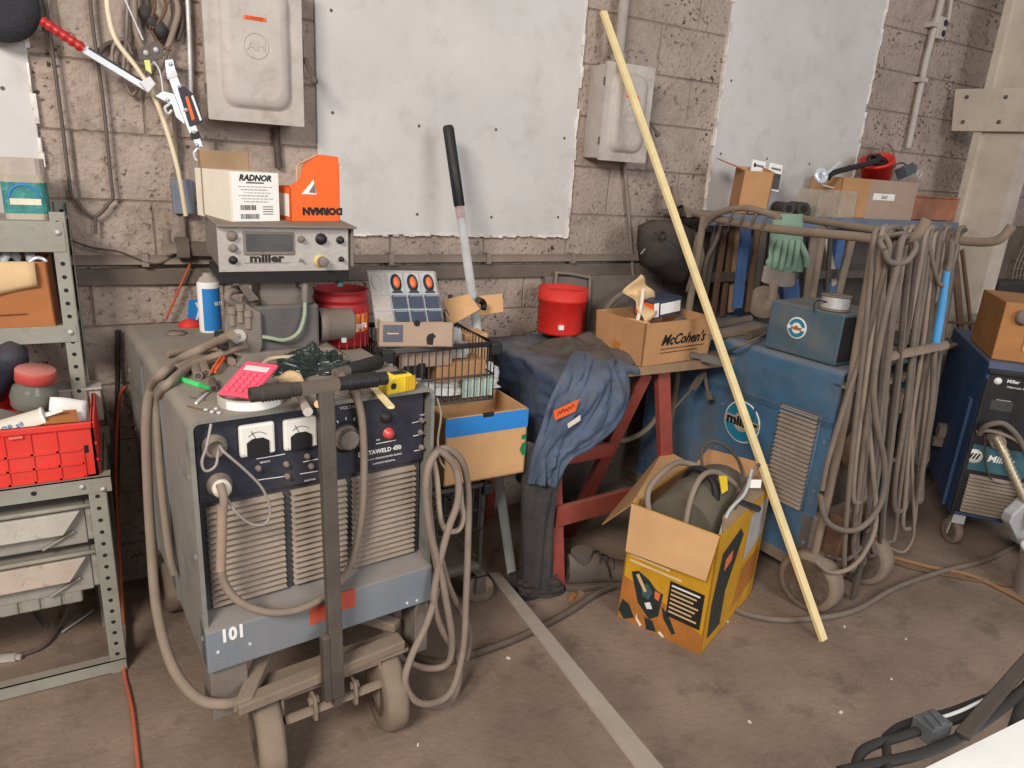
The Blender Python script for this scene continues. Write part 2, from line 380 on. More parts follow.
for q in [(152, 22), (160, 30), (146, 14)]: mb.ball(at(q[0], q[1], y=W-.035), .022, 10, (1, .8, 1.2))
mb.build('tape_wrap', m_black, tw, world=True)
# come-along puller (hand winch) hung in front of the wall
Y = W-.13
t = thing('hand_winch_puller', 'red-handled bright steel hand winch puller hanging on the wall', 'winch', at(150, 80, y=Y))
a, b = at(41, 20, y=Y), at(84, 49, y=Y)
mb = MB(); d = (b-a)
mb.tube([a+d*(i/24) for i in range(25)], [.008 if i in (0,) else .0135+.0018*math.sin(i*1.55) for i in range(25)], 12); mb.build('grip', m_redgrip, t, world=True)
c = at(148, 88, y=Y); mb = MB(); mb.bar(b-d*.05, c, .024, .010, (0, -1, 0)); mb.build('lever', m_chrome, t, world=True, bevel=.002)
mb = MB(); off = V((.004, -.005, .008)); mb.bar(b+(c-b)*.05+off, b+(c-b)*.95+off, .006, .003, (0, -1, 0)); mb.build('lever_groove', m_blackp, t, world=True)
def plate(poly, y, th, mt, name, parent):
    pts = [at(p[0], p[1], y=y) for p in poly]; mb = MB(); n = len(pts)
    mb.add(pts+[p+V((0, th, 0)) for p in pts], [tuple(range(n)), tuple(range(n, 2*n))[::-1]]+[(i, n+i, n+(i+1) % n, (i+1) % n) for i in range(n)]); return mb.build(name, mt, parent, bevel=.0015, world=True)
plate([(137, 50), (152, 41), (160, 42), (164, 50), (163, 58), (148, 62), (140, 60)], Y-.006, .012, m_dkmetal, 'ratchet_cover', t)
for q in [(146, 53), (156, 50)]:
    mb = MB(); mb.lathe([(0, 0), (.008, 0), (.008, .004), (0, .006)], at(q[0], q[1], y=Y-.006), (0, -1, 0), 10); mb.build('rivet', m_galv, t, world=True)
plate([(155, 96), (163, 91), (182, 96), (192, 122), (184, 124), (176, 117), (172, 105)], Y-.012, .006, m_chrome, 'ratchet_plate', t)
plate([(165, 60), (173, 59), (177, 76), (181, 85), (197, 128), (203, 147), (197, 148), (190, 135), (172, 88), (166, 72)], Y-.022, .006, m_chrome, 'side_plate', t)
plate([(178, 88), (184, 86), (197, 97), (203, 122), (190, 127)], Y-.030, .007, m_navy, 'warning_plate', t)
plate([(185, 97), (188, 96), (195, 119), (192, 121)], Y-.0315, .002, m_orangec, 'warning_print', t)
plate([(191, 96), (193, 95), (202, 120), (200, 121)], Y-.0315, .002, m_white, 'warning_print', t)
plate([(166, 74), (176, 70), (178, 76), (168, 80)], Y-.026, .010, m_galv, 'collar', t)
plate([(190, 133), (199, 131), (201, 138), (192, 140)], Y-.030, .014, m_blackp, 'collar', t)
plate([(140, 82), (150, 76), (156, 84), (148, 93)], Y-.02, .03, m_galv, 'pivot_block', t)
plate([(144, 60), (150, 60), (152, 74), (146, 70)], Y-.018, .008, mat('yellow_green_tag', (222, 220, 130), .5), 'spring_tag', t)
for q in [(171, 64), (180, 86), (186, 110), (194, 132), (197, 145), (168, 100)]:
    mb = MB(); mb.lathe([(0, 0), (.006, 0), (.006, .003), (0, .005)], at(q[0], q[1], y=Y-.03), (0, -1, 0), 10); mb.build('bolt', m_galv, t, world=True)
mb = MB(); mb.tube(smooth(wl([(198, 148), (194, 153), (196, 160), (202, 160), (203, 153), (199, 149)], Y-.015), 4), .004, 7); mb.build('hook', m_chrome, t, world=True)
mb = MB(); mb.tube(smooth(wl([(170, 104), (165, 108), (168, 114), (172, 110)], Y-.015), 4), .0045, 7); mb.build('latch_hook', m_galv, t, world=True)
mb = MB(); mb.tube(wl([(120, -12), (143, 40)], Y), .003, 6); mb.tube(smooth(wl([(152, 60), (160, 72), (164, 100)], Y), 4), .003, 6); mb.build('cable', m_galv, t, world=True)
mb = MB(); mb.tube(wl([(164, 56), (170, 45)], Y), .002, 6); mb.build('pawl_pin', m_dkmetal, t, world=True)
# flexible conduit with rings
def ringhose(pts, r, m, name, label, cat, step=.007, rings=.2):
    P = smooth(pts, 30); mb = MB(); L = sum((P[i+1]-P[i]).length for i in range(len(P)-1)); n = max(8, int(L/step*2))
    rs = [r*(1+(rings if i % 2 else 0)) for i in range(n)]; out = []; acc = 0; i = 0; tot = 0
    for k in range(n):
        tgt = L*k/(n-1)
        while i < len(P)-2 and tot+(P[i+1]-P[i]).length < tgt: tot += (P[i+1]-P[i]).length; i += 1
        seg = (P[i+1]-P[i]).length; out.append(P[i].lerp(P[i+1], min(1, (tgt-tot)/seg)))
    mb.tube(out, rs, 9); return solo(mb, name, label, cat, m)
ringhose(wl([(187, -12), (189, 30), (190, 62), (191, 95)], W-.025), .0065, m_galv, 'flexible_conduit', 'ribbed metal conduit running down beside the large grey electrical box', 'pipe')
# small blue-grey junction box and its pipe
t = thing('junction_box', 'small blue-grey junction box low on the wall left of the white carton', 'box', at(183, 214, y=W))
a, b = at(174, 214, y=W-.05), at(193, 180, y=W-.05)
mb = MB(); mb.box(a.x, b.x, W-.05, W, a.z, b.z); mb.build('box', mat('blue_grey_paint', (122, 132, 146), .5, dust=.2), t, bevel=.004, world=True)
mb = MB(); mb.cyl((a.x+.02, W-.025, b.z), (a.x+.03, W-.025, b.z+.35), .008, 10); mb.cyl((a.x+.025, W-.025, a.z), (a.x+.025, W-.025, a.z-.16), .009, 10); mb.build('conduit', m_conduit, t, world=True)
# pipe union on the wall left of the feeder
a = at(172, 248, y=W-.07); b = at(206, 250, y=W-.07)
t = thing('pipe_union', 'dark pipe union and short pipe on the wall beside the feeder box', 'pipe', a)
mb = MB(); mb.cyl(a+V((.02, 0, 0)), b+V((.1, 0, 0)), .024, 18); mb.build('pipe', m_dkmetal, t, world=True)
mb = MB(); mb.cyl(a+V((.012, 0, 0)), a+V((.05, 0, 0)), .036, 8); mb.build('union_nut', m_dkmetal, t, world=True)
mb = MB(); mb.cyl(a+V((-.03, 0, 0)), a+V((.014, 0, 0)), .018, 14); mb.cyl(a+V((-.012, 0, 0)), a+V((-.012, 0, .06)), .012, 12); mb.build('elbow', m_conduit, t, world=True)
mb = MB(); mb.tube(smooth(wl([(66, 238), (90, 247), (120, 252), (145, 262), (160, 263), (176, 254)], W-.045), 6), .0035, 7)
solo(mb, 'thin_wire', 'thin dark wire sagging along the wall between rack and pipe union', 'wire', m_cabled)
mb = MB(); mb.tube(wl([(191, 262), (166, 319)], W-.04), .004, 7); solo(mb, 'red_wire', 'short orange-red wire hanging on the wall above the left welder', 'wire', m_orange)

# ---- electrical boxes
def ebox(face, depth, label, seed, swx):
    """face: pixel corners of the front flange (bottom left, bottom right, top right, top left), on the plane y = W-depth"""
    P = [at(x, y, y=W-depth) for x, y in face]
    x0 = (P[0].x+P[3].x)/2; x1 = (P[1].x+P[2].x)/2; z0 = (P[0].z+P[1].z)/2; z1 = (P[2].z+P[3].z)/2
    t = thing('electrical_box', label, 'electrical box', ((x0+x1)/2, W, z0), group=None)
    w = x1-x0; h = z1-z0; o = V((x0, W-depth, z0))
    mb = MB(); mb.box(x0+.008, x1-.008, W-depth+.004, W, z0+.008, z1-.008); mb.build('enclosure', m_grey, t, bevel=.004, world=True)
    d = MB(); mrg = .135*w  # door: flange with a raised, rounded centre
    def rr(m, y, rad, n=6):
        out = []
        for cxx, czz, a0 in ((x1-m-rad, z1-m-rad, 0), (x0+m+rad, z1-m-rad, 90), (x0+m+rad, z0+m+rad, 180), (x1-m-rad, z0+m+rad, 270)):
            for i in range(n+1): a = R_(a0+90*i/n); out.append(V((cxx+rad*math.cos(a), y, czz+rad*math.sin(a))))
        return out
    yf = W-depth
    rings = [rr(0, yf+.012, .004), rr(0, yf, .004), rr(mrg, yf, .045), rr(mrg+.006, yf-.012, .045), rr(mrg+.018, yf-.022, .04), rr(mrg+.034, yf-.024, .035)]
    n = len(rings[0]); vs = [p for r in rings for p in r]
    fs = [(k*n+i, (k+1)*n+i, (k+1)*n+(i+1) % n, k*n+(i+1) % n) for k in range(len(rings)-1) for i in range(n)]
    d.add(vs, fs, False); d.add(rings[-1], [tuple(range(n))[::-1]])
    door = d.build('door', m_grey, t, world=True)
    for p in door.data.polygons[n*2:n*5]: p.use_smooth = True
    cxm = (x0+x1)/2
    mb = MB(); mb.box(cxm-.032, cxm+.032, yf-.0262, yf-.0235, z0+h*.66, z0+h*.685); lb = mb.build('warning_label', m_tagor, door, world=True)
    text('DANGER', .012, frame((cxm, yf-.0265, z0+h*.672), (1, 0, 0), (0, 0, 1)), mat('label_print%d' % seed, (150, 40, 24), .6, bump=0), door, world=True)
    mb = MB(); mb.tube([V((cxm+math.cos(a)*.036, yf-.024, z0+h*.5+math.sin(a)*.036)) for a in [2*PI*i/28 for i in range(28)]], .0022, 6, closed=True); mb.build('emblem', m_grey, door, world=True)
    text('AH', .042, frame((cxm, yf-.0245, z0+h*.5), (1, 0, 0), (0, 0, 1)), m_grey, door, 'emblem', world=True, ext=.002)
    # hinge knuckles, switch handle
    for q in (.2, .8):
        mb = MB(); mb.cyl((x0-.003, yf+.006, z0+h*q-.015), (x0-.003, yf+.006, z0+h*q+.015), .004, 8); mb.build('hinge', m_dkmetal, t, world=True)
    mb = MB(); mb.box(x1-.002, x1+.008, yf+.02, yf+.055, z0+h*.36, z0+h*.62); hb = mb.build('switch_plate', m_dkmetal, t, bevel=.002, world=True)
    mb = MB(); mb.bar((x1+.012, yf+.03, z0+h*.48), (x1+.03, yf-.02, z0+h*.33), .016, .008); mb.ball((x1+.031, yf-.022, z0+h*.32), .012); mb.build('switch_lever', m_dkmetal, t, bevel=.002, world=True)
    return t
R_ = math.radians
ebox([(209, 119), (303, 127), (302, -30), (199, -38)], .13, 'large grey electrical box with raised door high above the feeder', 1, 1)
# second box: its left cheek shows
ebox([(600, 161), (640, 162), (661, 69), (606, 60)], .13, 'smaller grey electrical box behind the top of the leaning wood strip', 2, 1)
mb = MB(); a = at(618, 62, y=W-.06); mb.cyl(a, (a.x, a.y, 2.9), .021, 16); mb.cyl(a, a+V((0, 0, .03)), .03, 12)
solo(mb, 'riser_conduit', 'thick pale conduit rising from the smaller electrical box', 'pipe', m_grey)
mb = MB(); mb.tube(wl([(624, 163), (629, 220), (634, 289)], W-.02), .009, 9); solo(mb, 'drop_conduit', 'thin conduit dropping down the wall below the smaller electrical box', 'pipe', m_conduit)
mb = MB(); mb.tube(wl([(275, 127), (279, 168)], W-.02), .012, 9); solo(mb, 'drop_conduit', 'short dark conduit under the large electrical box', 'pipe', m_cabled)
# right conduit with outlet box
mb = MB(); mb.tube(wl([(947, -20), (926, 60), (908, 148)], W-.03), .017, 10)
for q in [(933, 25), (921, 80)]: p = at(q[0], q[1], y=W-.03); mb.box(p.x-.03, p.x+.03, W-.052, W, p.z-.012, p.z+.012)
solo(mb, 'wall_conduit', 'tall pale conduit climbing the wall left of the steel column', 'pipe', m_grey)
mb = MB(); mb.tube(wl([(954, -20), (948, 22)], W-.03), .011, 8); solo(mb, 'outlet_conduit', 'short conduit feeding the outlet box near the steel column', 'pipe', m_grey)
p = at(942, 28, y=W-.05); t = thing('outlet_box', 'small pale twin outlet box high on the wall beside the tall conduit', 'outlet', p)
mb = MB(); mb.box(p.x-.035, p.x+.035, W-.055, W, p.z-.055, p.z+.055); mb.build('box', m_grey, t, bevel=.005, world=True)
for s in (-1, 1):
    mb = MB(); mb.cyl((p.x+.015, W-.057, p.z+s*.026), (p.x+.015, W-.05, p.z+s*.026), .017, 14); mb.build('socket', m_blackp, t, world=True)
# wire guard of a wall heater right of the column
t = thing('vent_guard', 'round wire guard on a dark wall fan right of the steel column', 'fan guard', at(1020, 270, y=W-.2))
c = at(1035, 268, y=W-.2)
mb = MB(); mb.box(c.x-.42, c.x+.4, W-.16, W, c.z-.3, c.z+.26); mb.build('housing', mat('fan_housing', (104, 90, 80), .8, dust=.4), t, world=True)
mb = MB()
for k in range(1, 9): mb.tube([V((c.x+math.cos(a)*.035*k, c.y-.03*(1-(k/9)**2), c.z+math.sin(a)*.035*k)) for a in [2*PI*i/36 for i in range(36)]], .0035, 5, closed=True)
for k in range(28):
    a = 2*PI*k/28; mb.tube([(c.x, c.y-.03, c.z), (c.x+math.cos(a)*.15, c.y-.025, c.z+math.sin(a)*.15), (c.x+math.cos(a)*.29, c.y, c.z+math.sin(a)*.29)], .003, 5)
mb.build('guard', m_conduit, t, world=True)
for q in [(992, 224), (989, 244), (985, 264)]:
    mb = MB(); mb.lathe([(0, 0), (.016, 0), (.012, .008), (0, .012)], at(q[0]+3, q[1]+2, y=W-.165), (0, -1, 0), 12); mb.build('bolt', m_beige, t, world=True)
# ================================================================ left racks
def holes(mb, a, b, n, nrm, r=.006):
    a, b = V(a), V(b)
    for i in range(n): mb.disc(a+(b-a)*((i+.5)/n)+V(nrm)*.0012, nrm, r, 10)
Y = 2.1
t = thing('storage_rack', 'low green-grey slotted steel rack under the red crate', 'rack', (-.6, 2.3, 0))
xr = -.088; zt = at(105, 487, y=Y).z
def angle_post(x, y, z0, z1, nm='post', sx=-1, sy=1, wd=.042):
    mb = MB(); mb.box(x+min(0, sx*wd), x+max(0, sx*wd), y-.0015, y+.0015, z0, z1); mb.box(x-.0015, x+.0015, y+min(0, sy*wd), y+max(0, sy*wd), z0, z1)
    o = mb.build(nm, m_greengrey, t, world=True); h = MB()
    holes(h, (x+sx*wd/2, y-.0015, z0+.01), (x+sx*wd/2, y-.0015, z1-.01), int((z1-z0)/.038), (0, -1, 0)); h.build('slot_holes', m_gap, o, world=True); return o
angle_post(xr-.004, Y, 0, zt+.005); angle_post(xr-.004, 2.5, 0, zt-.02, sy=-1); angle_post(-1.1, Y, 0, zt, sx=1); angle_post(-1.1, 2.5, 0, zt-.02, sx=1, sy=-1)
mb = MB(); mb.box(-1.12, xr+.012, Y-.004, Y-.001, zt-.012, zt+.034); mb.box(-1.12, xr+.012, Y-.004, Y+.04, zt+.031, zt+.034); o = mb.build('front_rail', m_greengrey, t, world=True)
for x in (103, 82): p = at(x, 489-(x-103)*-.1, y=Y-.006); mb = MB(); mb.lathe([(0, 0), (.007, 0), (.007, .003), (0, .005)], p, (0, -1, 0), 8); mb.build('bolt', m_galv, o, world=True)
mb = MB(); h = MB(); holes(h, (-.20, Y-.004, zt+.012), (-.9, Y-.004, zt+.012), 6, (0, -1, 0), .007); h.build('slot_holes', m_gap, o, world=True)
mb = MB(); mb.box(-1.12, xr+.01, 2.47, 2.52, zt-.012, zt+.034); mb.box(xr-.004, xr+.0, Y, 2.5, zt-.006, zt+.03); mb.build('rail', m_greengrey, t, world=True)
mb = MB(); mb.box(-1.12, xr-.004, Y-.003, Y, .005, .045); mb.box(-1.12, xr-.004, Y-.003, Y+.03, .042, .045); mb.box(xr-.006, xr-.003, Y, 2.5, .005, .04); mb.build('bottom_rail', m_greengrey, t, world=True)
mb = MB(); mb.box(-1.1, xr-.01, Y+.01, 2.5, zt+.02, zt+.03); mb.build('shelf', m_steelgrey, t, world=True)
# sheet steel drawers hung in the rack
zs = [(at(60, 512, y=Y).z, at(60, 552, y=Y).z), (at(60, 560, y=Y).z, at(60, 600, y=Y).z)]
for i, (z1, z0) in enumerate(zs):
    t2 = thing('steel_tray', ['upper sheet-steel tray with folded lip hung under the red crate', 'lower sheet-steel tray with chipped whitish lip hung in the low rack'][i], 'tray', (-.45, Y+.1, z0), group=None)
    xe = xr-.062
    mb = MB(); mb.box(-1.0, xe, Y+.02, 2.45, z0+.004, z1); mb.build('tray_body', m_steelgrey, t2, bevel=.004, world=True)
    mb = MB(); zl1 = z1-.005; zl0 = z0+(z1-z0)*.45
    c = [(-1.0, Y-.012, zl0), (xe-.055, Y-.012, zl0), (xe-.01, Y-.004, zl1), (-1.0, Y-.004, zl1)]; mb.hexa([c[0], c[1], V(c[1])+V((0, .01, 0)), V(c[0])+V((0, .01, 0)), c[3], c[2], V(c[2])+V((0, .012, 0)), V(c[3])+V((0, .012, 0))])
    mb.build('lip', mat('pale_tray_lip%d' % i, [(176, 170, 158), (178, 162, 148)][i], .5, wear=.7, wcol=[(140, 130, 118), (120, 98, 84)][i]), t2, bevel=.002, world=True)
    mb = MB(); mb.tube([(xe-.11, Y+.012, z0+.008), (xe-.03, Y+.012, z0+(z1-z0)*.42)], .004, 6); mb.build('rib', m_greengrey, t2, world=True)
    mb = MB(); mb.box(xe+.002, xr-.036, Y+.01, Y+.05, z0+.02, z1+.005); mb.cyl((xe+.012, Y+.008, z1-.02), (xe+.012, Y+.012, z1-.02), .006, 8); mb.build('hanger_bracket', m_steelgrey, t2, world=True)
    mb = MB(); mb.tube(smooth([(-1.0, Y+.0, z1+.006), (xe-.05, Y+.0, z1+.008), (xe-.015, Y+.01, z1+.002)], 4), .007, 7); mb.build('rolled_edge', m_greengrey, t2, world=True)
z1, z0 = at(60, 588, y=Y+.02).z, at(40, 612, y=Y+.02).z
mb = MB(); xe = xr-.075
mb.box(-1., xe-.02, Y+.03, 2.4, z0, z1)
for i in range(14): x = xe-.02-.052*i; mb.box(x-.044, x, Y+.022, Y+.032, z0+.004, z1-.004)
solo(mb, 'ribbed_bin', 'grey ribbed bin hung beneath the lower steel tray', 'bin', m_steelgrey, bevel=.006)
# cable and connector on the floor inside the rack
mb = MB(); mb.tube(smooth([at(18, 656, z=.012), at(45, 645, z=.012), at(62, 622, z=.02), at(72, 604, z=.06), at(95, 592, z=.09)], 6), .006, 8)
solo(mb, 'cord', 'dark cord curling on the floor inside the low rack', 'cord', m_cabled)
mb = MB(); a, b = at(-6, 659, z=.014), at(16, 657, z=.014); mb.cyl(a, b, .013, 12); mb.cyl(b, b+(b-a)*.25, .009, 10); solo(mb, 'cord_connector', 'grey plastic connector on the floor at the left edge inside the rack', 'connector', m_grey)
mb = MB(); mb.tube([at(62, 632, z=.01), at(94, 610, z=.012)], .004, 6); solo(mb, 'steel_rod', 'thin bright rod on the floor inside the low rack', 'rod', m_chrome)
mb = MB(); mb.bar(at(46, 626, z=.01), at(36, 612, z=.01), .012, .008); solo(mb, 'scrap_bar', 'short black metal scrap on the floor inside the low rack', 'scrap', m_dkmetal)

# upper shelving unit against the wall
Y2 = 2.36
t = thing('shelving_unit', 'slotted steel shelving against the wall above the red crate', 'shelving', (-.6, 2.5, 0))
xp = at(66, 230, y=Y2).x
angle_post(xp, Y2, 0, at(57, 212, y=Y2).z, wd=.036); angle_post(xp, 2.6, 0, 1.37, sy=-1, wd=.036); angle_post(-1.4, Y2, 0, 1.37, sx=1)
zz = at(30, 221, y=Y2).z; mb = MB(); mb.box(-1.4, xp-.004, Y2-.004, Y2, zz-.085, zz); mb.box(-1.4, xp, Y2, 2.6, zz-.004, zz); mb.build('top_shelf', m_greengrey, t, bevel=.002, world=True)
zz2 = at(30, 327, y=Y2).z; mb = MB(); mb.box(-1.4, xp-.004, Y2-.004, Y2, zz2-.05, zz2); mb.box(-1.4, xp, Y2, 2.6, zz2-.004, zz2); mb.build('shelf', m_greengrey, t, bevel=.002, world=True)
for zq in (zz-.03, zz2-.02):
    mb = MB(); mb.lathe([(0, 0), (.008, 0), (.008, .004), (0, .006)], (xp-.02, Y2-.004, zq), (0, -1, 0), 8); mb.build('bolt', m_galv, t, world=True)
mb = MB(); mb.box(-1.4, xp-.003, 2.592, 2.6, zz2, zz-.1); mb.build('back_panel', mat('shelf_back', (52, 46, 42), .9), t, world=True)
# jar with teal label
a, b = at(4, 217, y=Y2+.03), at(49, 215, y=Y2+.03); h = at(20, 157, y=Y2+.03).z-zz; w = b.x-a.x
t = thing('plastic_jar', 'squat clear jar with a teal label on the top shelf', 'jar', ((a.x+b.x)/2, Y2+.03+w/2, zz))
def rbox(mb, w, d, z0, z1, r=.02, n=4, taper=1.0):
    pts = []
    for cx_, cy_, a0 in ((w/2-r, d/2-r, 0), (-w/2+r, d/2-r, 90), (-w/2+r, -d/2+r, 180), (w/2-r, -d/2+r, 270)):
        for i in range(n+1): q = R_(a0+90*i/n); pts.append((cx_+r*math.cos(q), cy_+r*math.sin(q)))
    k = len(pts); lo = [V((x*taper, y*taper, z0)) for x, y in pts]; hi = [V((x, y, z1)) for x, y in pts]
    mb.add(lo+hi, [(i, (i+1) % k, k+(i+1) % k, k+i) for i in range(k)], False); mb.add(lo, [tuple(range(k))[::-1]]); mb.add(hi, [tuple(range(k))]); return mb
rbox(MB(), w, w*.8, .0, h*.72).build('jar_body', mat('jar_plastic', (176, 166, 150), .25, bump=0, dust=.3), t)
rbox(MB(), w*1.0, w*.8, h*.72, h*.98, .03).build('lid', mat('hazy_lid', (186, 170, 160), .35, bump=0), t)
lb = rbox(MB(), w*1.012, w*.812, h*.1, h*.6, .02).build('jar_label', m_teal, t)
mb = MB(); mb.tube([V((math.cos(q)*w*.33, -w*.408, h*.36+math.sin(q)*h*.2)) for q in [PI*i/12 for i in range(13)]], .003, 6); mb.build('label_arch', m_stripe, lb)
mb = MB(); mb.box(-w*.33, w*.36, -w*.412, -w*.406, h*.24, h*.34); mb.build('label_band', mat('label_cream', (222, 214, 190), .6), lb)
# brown carton with tan paper, and bright fittings in it
a, b = at(-30, 331, y=Y2+.0), at(57, 318, y=Y2+.0)
t = thing('cardboard_box', 'worn brown carton of bright fittings on the shelf above the red crate', 'box', (b.x-.19, Y2, zz2))
def carton(t, w, d, h, m_out, th=.004, flaps=(), name='body', lean=0, m_in=None):
    """an open carton, origin at the front bottom left corner"""
    mb = MB(); l = lean
    mb.box(0, w, 0, d, 0, th)
    mb.hexa([(0, 0, 0), (w, 0, 0), (w, th, 0), (0, th, 0), (-l, -l, h), (w+l, -l, h), (w+l, th-l, h), (-l, th-l, h)])
    mb.hexa([(0, d-th, 0), (w, d-th, 0), (w, d, 0), (0, d, 0), (-l, d-th+l, h), (w+l, d-th+l, h), (w+l, d+l, h), (-l, d+l, h)])
    mb.hexa([(0, 0, 0), (th, 0, 0), (th, d, 0), (0, d, 0), (-l, -l, h), (th-l, -l, h), (th-l, d+l, h), (-l, d+l, h)])
    mb.hexa([(w-th, 0, 0), (w, 0, 0), (w, d, 0), (w-th, d, 0), (w-th+l, -l, h), (w+l, -l, h), (w+l, d+l, h), (w-th+l, d+l, h)])
    return mb.build(name, m_out, t)
hb = at(20, 262, y=Y2).z-zz2
bb = carton(t, .185, .2, hb, m_kraftd, lean=-.004)
mb = MB(); mb.grid(lambda u, v: V((-.03+u*.185, -.006-.008*math.sin(v*3)-.004*math.sin(u*7), hb*1.0-v*hb*(.62-.25*u)+.002)), 8, 6); mb.build('paper_flap', m_tan, t, solid=.002)
mb = MB(); mb.bar((-.2, -.004, .03), (.12, -.004, .04), .003, .002); mb.build('crease', mat('crease', (120, 72, 40), .9), bb)
for i in range(5):
    p = V((b.x-.175+.032*i, Y2+.04+.02*(i % 2), zz2+hb+.002)); mb = MB(); mb.cyl(p, p+V((.012*(i % 3-1), -.01, .018)), .012, 8); mb.cyl(p+V((0, 0, -.055)), p, .007, 8)
    solo(mb, 'metal_fitting', 'bright metal fitting sticking out of the worn brown carton', 'fitting', m_chrome, group='bright fittings in the brown carton')
mb = MB(); mb.tube(smooth([at(30, 262, y=Y2+.02), at(36, 258, y=Y2+.02), at(43, 259, y=Y2+.02), at(46, 262, y=Y2+.02)], 4), .006, 7); solo(mb, 'steel_clip', 'shiny curved steel clip lying over the right rim of the brown carton', 'clip', m_chrome)

# red crate on the low rack
zc = zt+.034
a, b = at(-2, 496, y=Y+.01), at(99, 478, y=Y+.01); hc = at(92, 421, y=Y+.01).z-zc
t = thing('plastic_crate', 'bright red plastic crate with grid walls on the low steel rack', 'crate', (b.x-.46, Y+.01, zc))
w, d, h = .46, .33, hc
mb = MB(); mb.box(0, w, 0, .006, 0, h); mb.box(0, w, d-.006, d, 0, h); mb.box(0, .006, 0, d, 0, h); mb.box(w-.006, w, 0, d, 0, h); mb.box(0, w, 0, d, 0, .006); bd = mb.build('crate_body', m_crate, t)
mb = MB(); mb.box(-.004, w+.004, -.008, .008, h-.018, h); mb.box(-.004, w+.004, d-.008, d+.008, h-.018, h); mb.box(w-.006, w+.006, -.008, d+.008, h-.018, h); mb.box(-.006, .006, -.008, d+.008, h-.018, h); mb.build('rim', m_crate, t, bevel=.003)
mb = MB()
for zq in (.03, .27, .52): mb.box(0, w-.03, -.005, .001, h*zq-.003, h*zq+.003)
for i in range(8): x = w-.03-.058*i; mb.box(x-.003, x+.003, -.005, .001, .0, h*(.52 if i == 0 else .9))
for zq in (.3, .6): mb.box(w-.001, w+.005, 0, d, h*zq-.003, h*zq+.003)
for i in range(5): mb.box(w-.001, w+.005, .03+.066*i, .036+.066*i, 0, h*.9)
mb.build('ribs', m_crate, t)
mb = MB(); mb.box(w-.026, w-.016, -.001, .002, h*.44, h*.58); mb.build('latch_slot', m_gap, t); mb = MB(); mb.box(w-.19, w-.16, -.009, -.006, h*.84, h*.88); mb.build('label_slot', mat('pale_red', (240, 120, 104), .5), t)
zf = zc+hc
# things heaped in the crate
p = at(34, 408, y=Y+.2); jz = p.z
t = thing('glass_jar', 'round glass jar with a red lid lying back in the red crate', 'jar', (p.x, p.y, jz), mtx=M.Translation((p.x, p.y, jz))@M.Rotation(R_(9), 4, 'Y')@M.Rotation(R_(6), 4, 'X'))
mb = MB(); mb.lathe([(0, 0), (.045, 0), (.056, .012), (.06, .04), (.054, .066), (.042, .08), (.042, .088)], n=28); mb.build('jar_body', m_glass, t)
mb = MB(); mb.lathe([(.047, .086), (.05, .088), (.05, .118), (.047, .122), (0, .122)], n=28); mb.build('lid', mat('dusty_red_lid', (196, 56, 54), .5, dust=.75, dcol=(190, 150, 136)), t)
mb = MB(); mb.lathe([(0, .004), (.048, .006), (.05, .03), (0, .032)], n=20); mb.build('contents', m_kraftd, t)
a = at(-16, 398, y=Y+.3); b = at(14, 352, y=Y+.24)
mb = MB(); mb.lathe([(0, 0), (.034, .0), (.045, .02), (.045, .17), (.03, .2), (0, .205)], a, (b-a), 20); o = solo(mb, 'black_bottle', 'black cylindrical bottle leaning up behind the red-lidded jar', 'bottle', m_navy)
a = at(-2, 428, y=Y+.09); b = at(26, 420, y=Y+.09)
mb = MB(); m_ = M.Translation((b.x-.07, Y+.13, zc+.135))@M.Rotation(.5, 4, 'Y')@rz(.3); mb.obox(m_, -.1, .06, -.05, .06, -.06, .03); solo(mb, 'plastic_case', 'grey plastic case tilted in the left of the red crate', 'case', m_steelgrey, bevel=.006)
t = thing('sealant_tube', 'cream sealant cartridge with blue lettering laid across the front of the red crate', 'tube', at(10, 428, y=Y+.05))
a, b = at(-40, 440, y=Y+.05), at(42, 416, y=Y+.05); mb = MB(); mb.cyl(a, b, .021, 18); mb.build('cartridge', m_cream, t, world=True)
d = (b-a).normalized(); mb = MB(); mb.cyl(b, b+d*.006, .0235, 18); mb.cyl(b, b+d*.05, .007, 10, .004); mb.build('nozzle', m_white, t, world=True)
text('GE sil', .022, frame(at(12, 427, y=Y+.027), d, V((0, -.3, 1))), m_stripe, t, world=True)
mb = MB(); mm = frame(at(53, 412, y=Y+.09), V((1, .1, -.25)), V((.2, .7, .75))); mb.grid(lambda u, v: mm@V((u*.09-.01, v*.075-.03, .004*math.sin(u*5)+.004*math.sin(v*6))), 6, 6); solo(mb, 'paper_sheet', 'creased white paper on the right of the red crate', 'paper', m_paper, solid=.001)
mb = MB(); mm = frame(at(57, 418, y=Y+.05), V((1, .2, -.1)), V((0, .9, .4))); mb.obox(mm, -.03, .05, -.02, .03, -.03, .0); solo(mb, 'carton_scrap', 'small tan carton scrap under the paper in the red crate', 'carton', m_kraftd)
mb = MB(); q = at(45, 398, y=Y+.27); mb.box(q.x-.005, b.x+.135, q.y, q.y+.06, zf-.09, zf+.012); mb.box(q.x-.01, b.x+.14, q.y-.012, q.y+.07, zf+.012, zf+.02); solo(mb, 'lidded_tin', 'flat grey lidded tin at the back right of the red crate', 'tin', m_grey, bevel=.003)
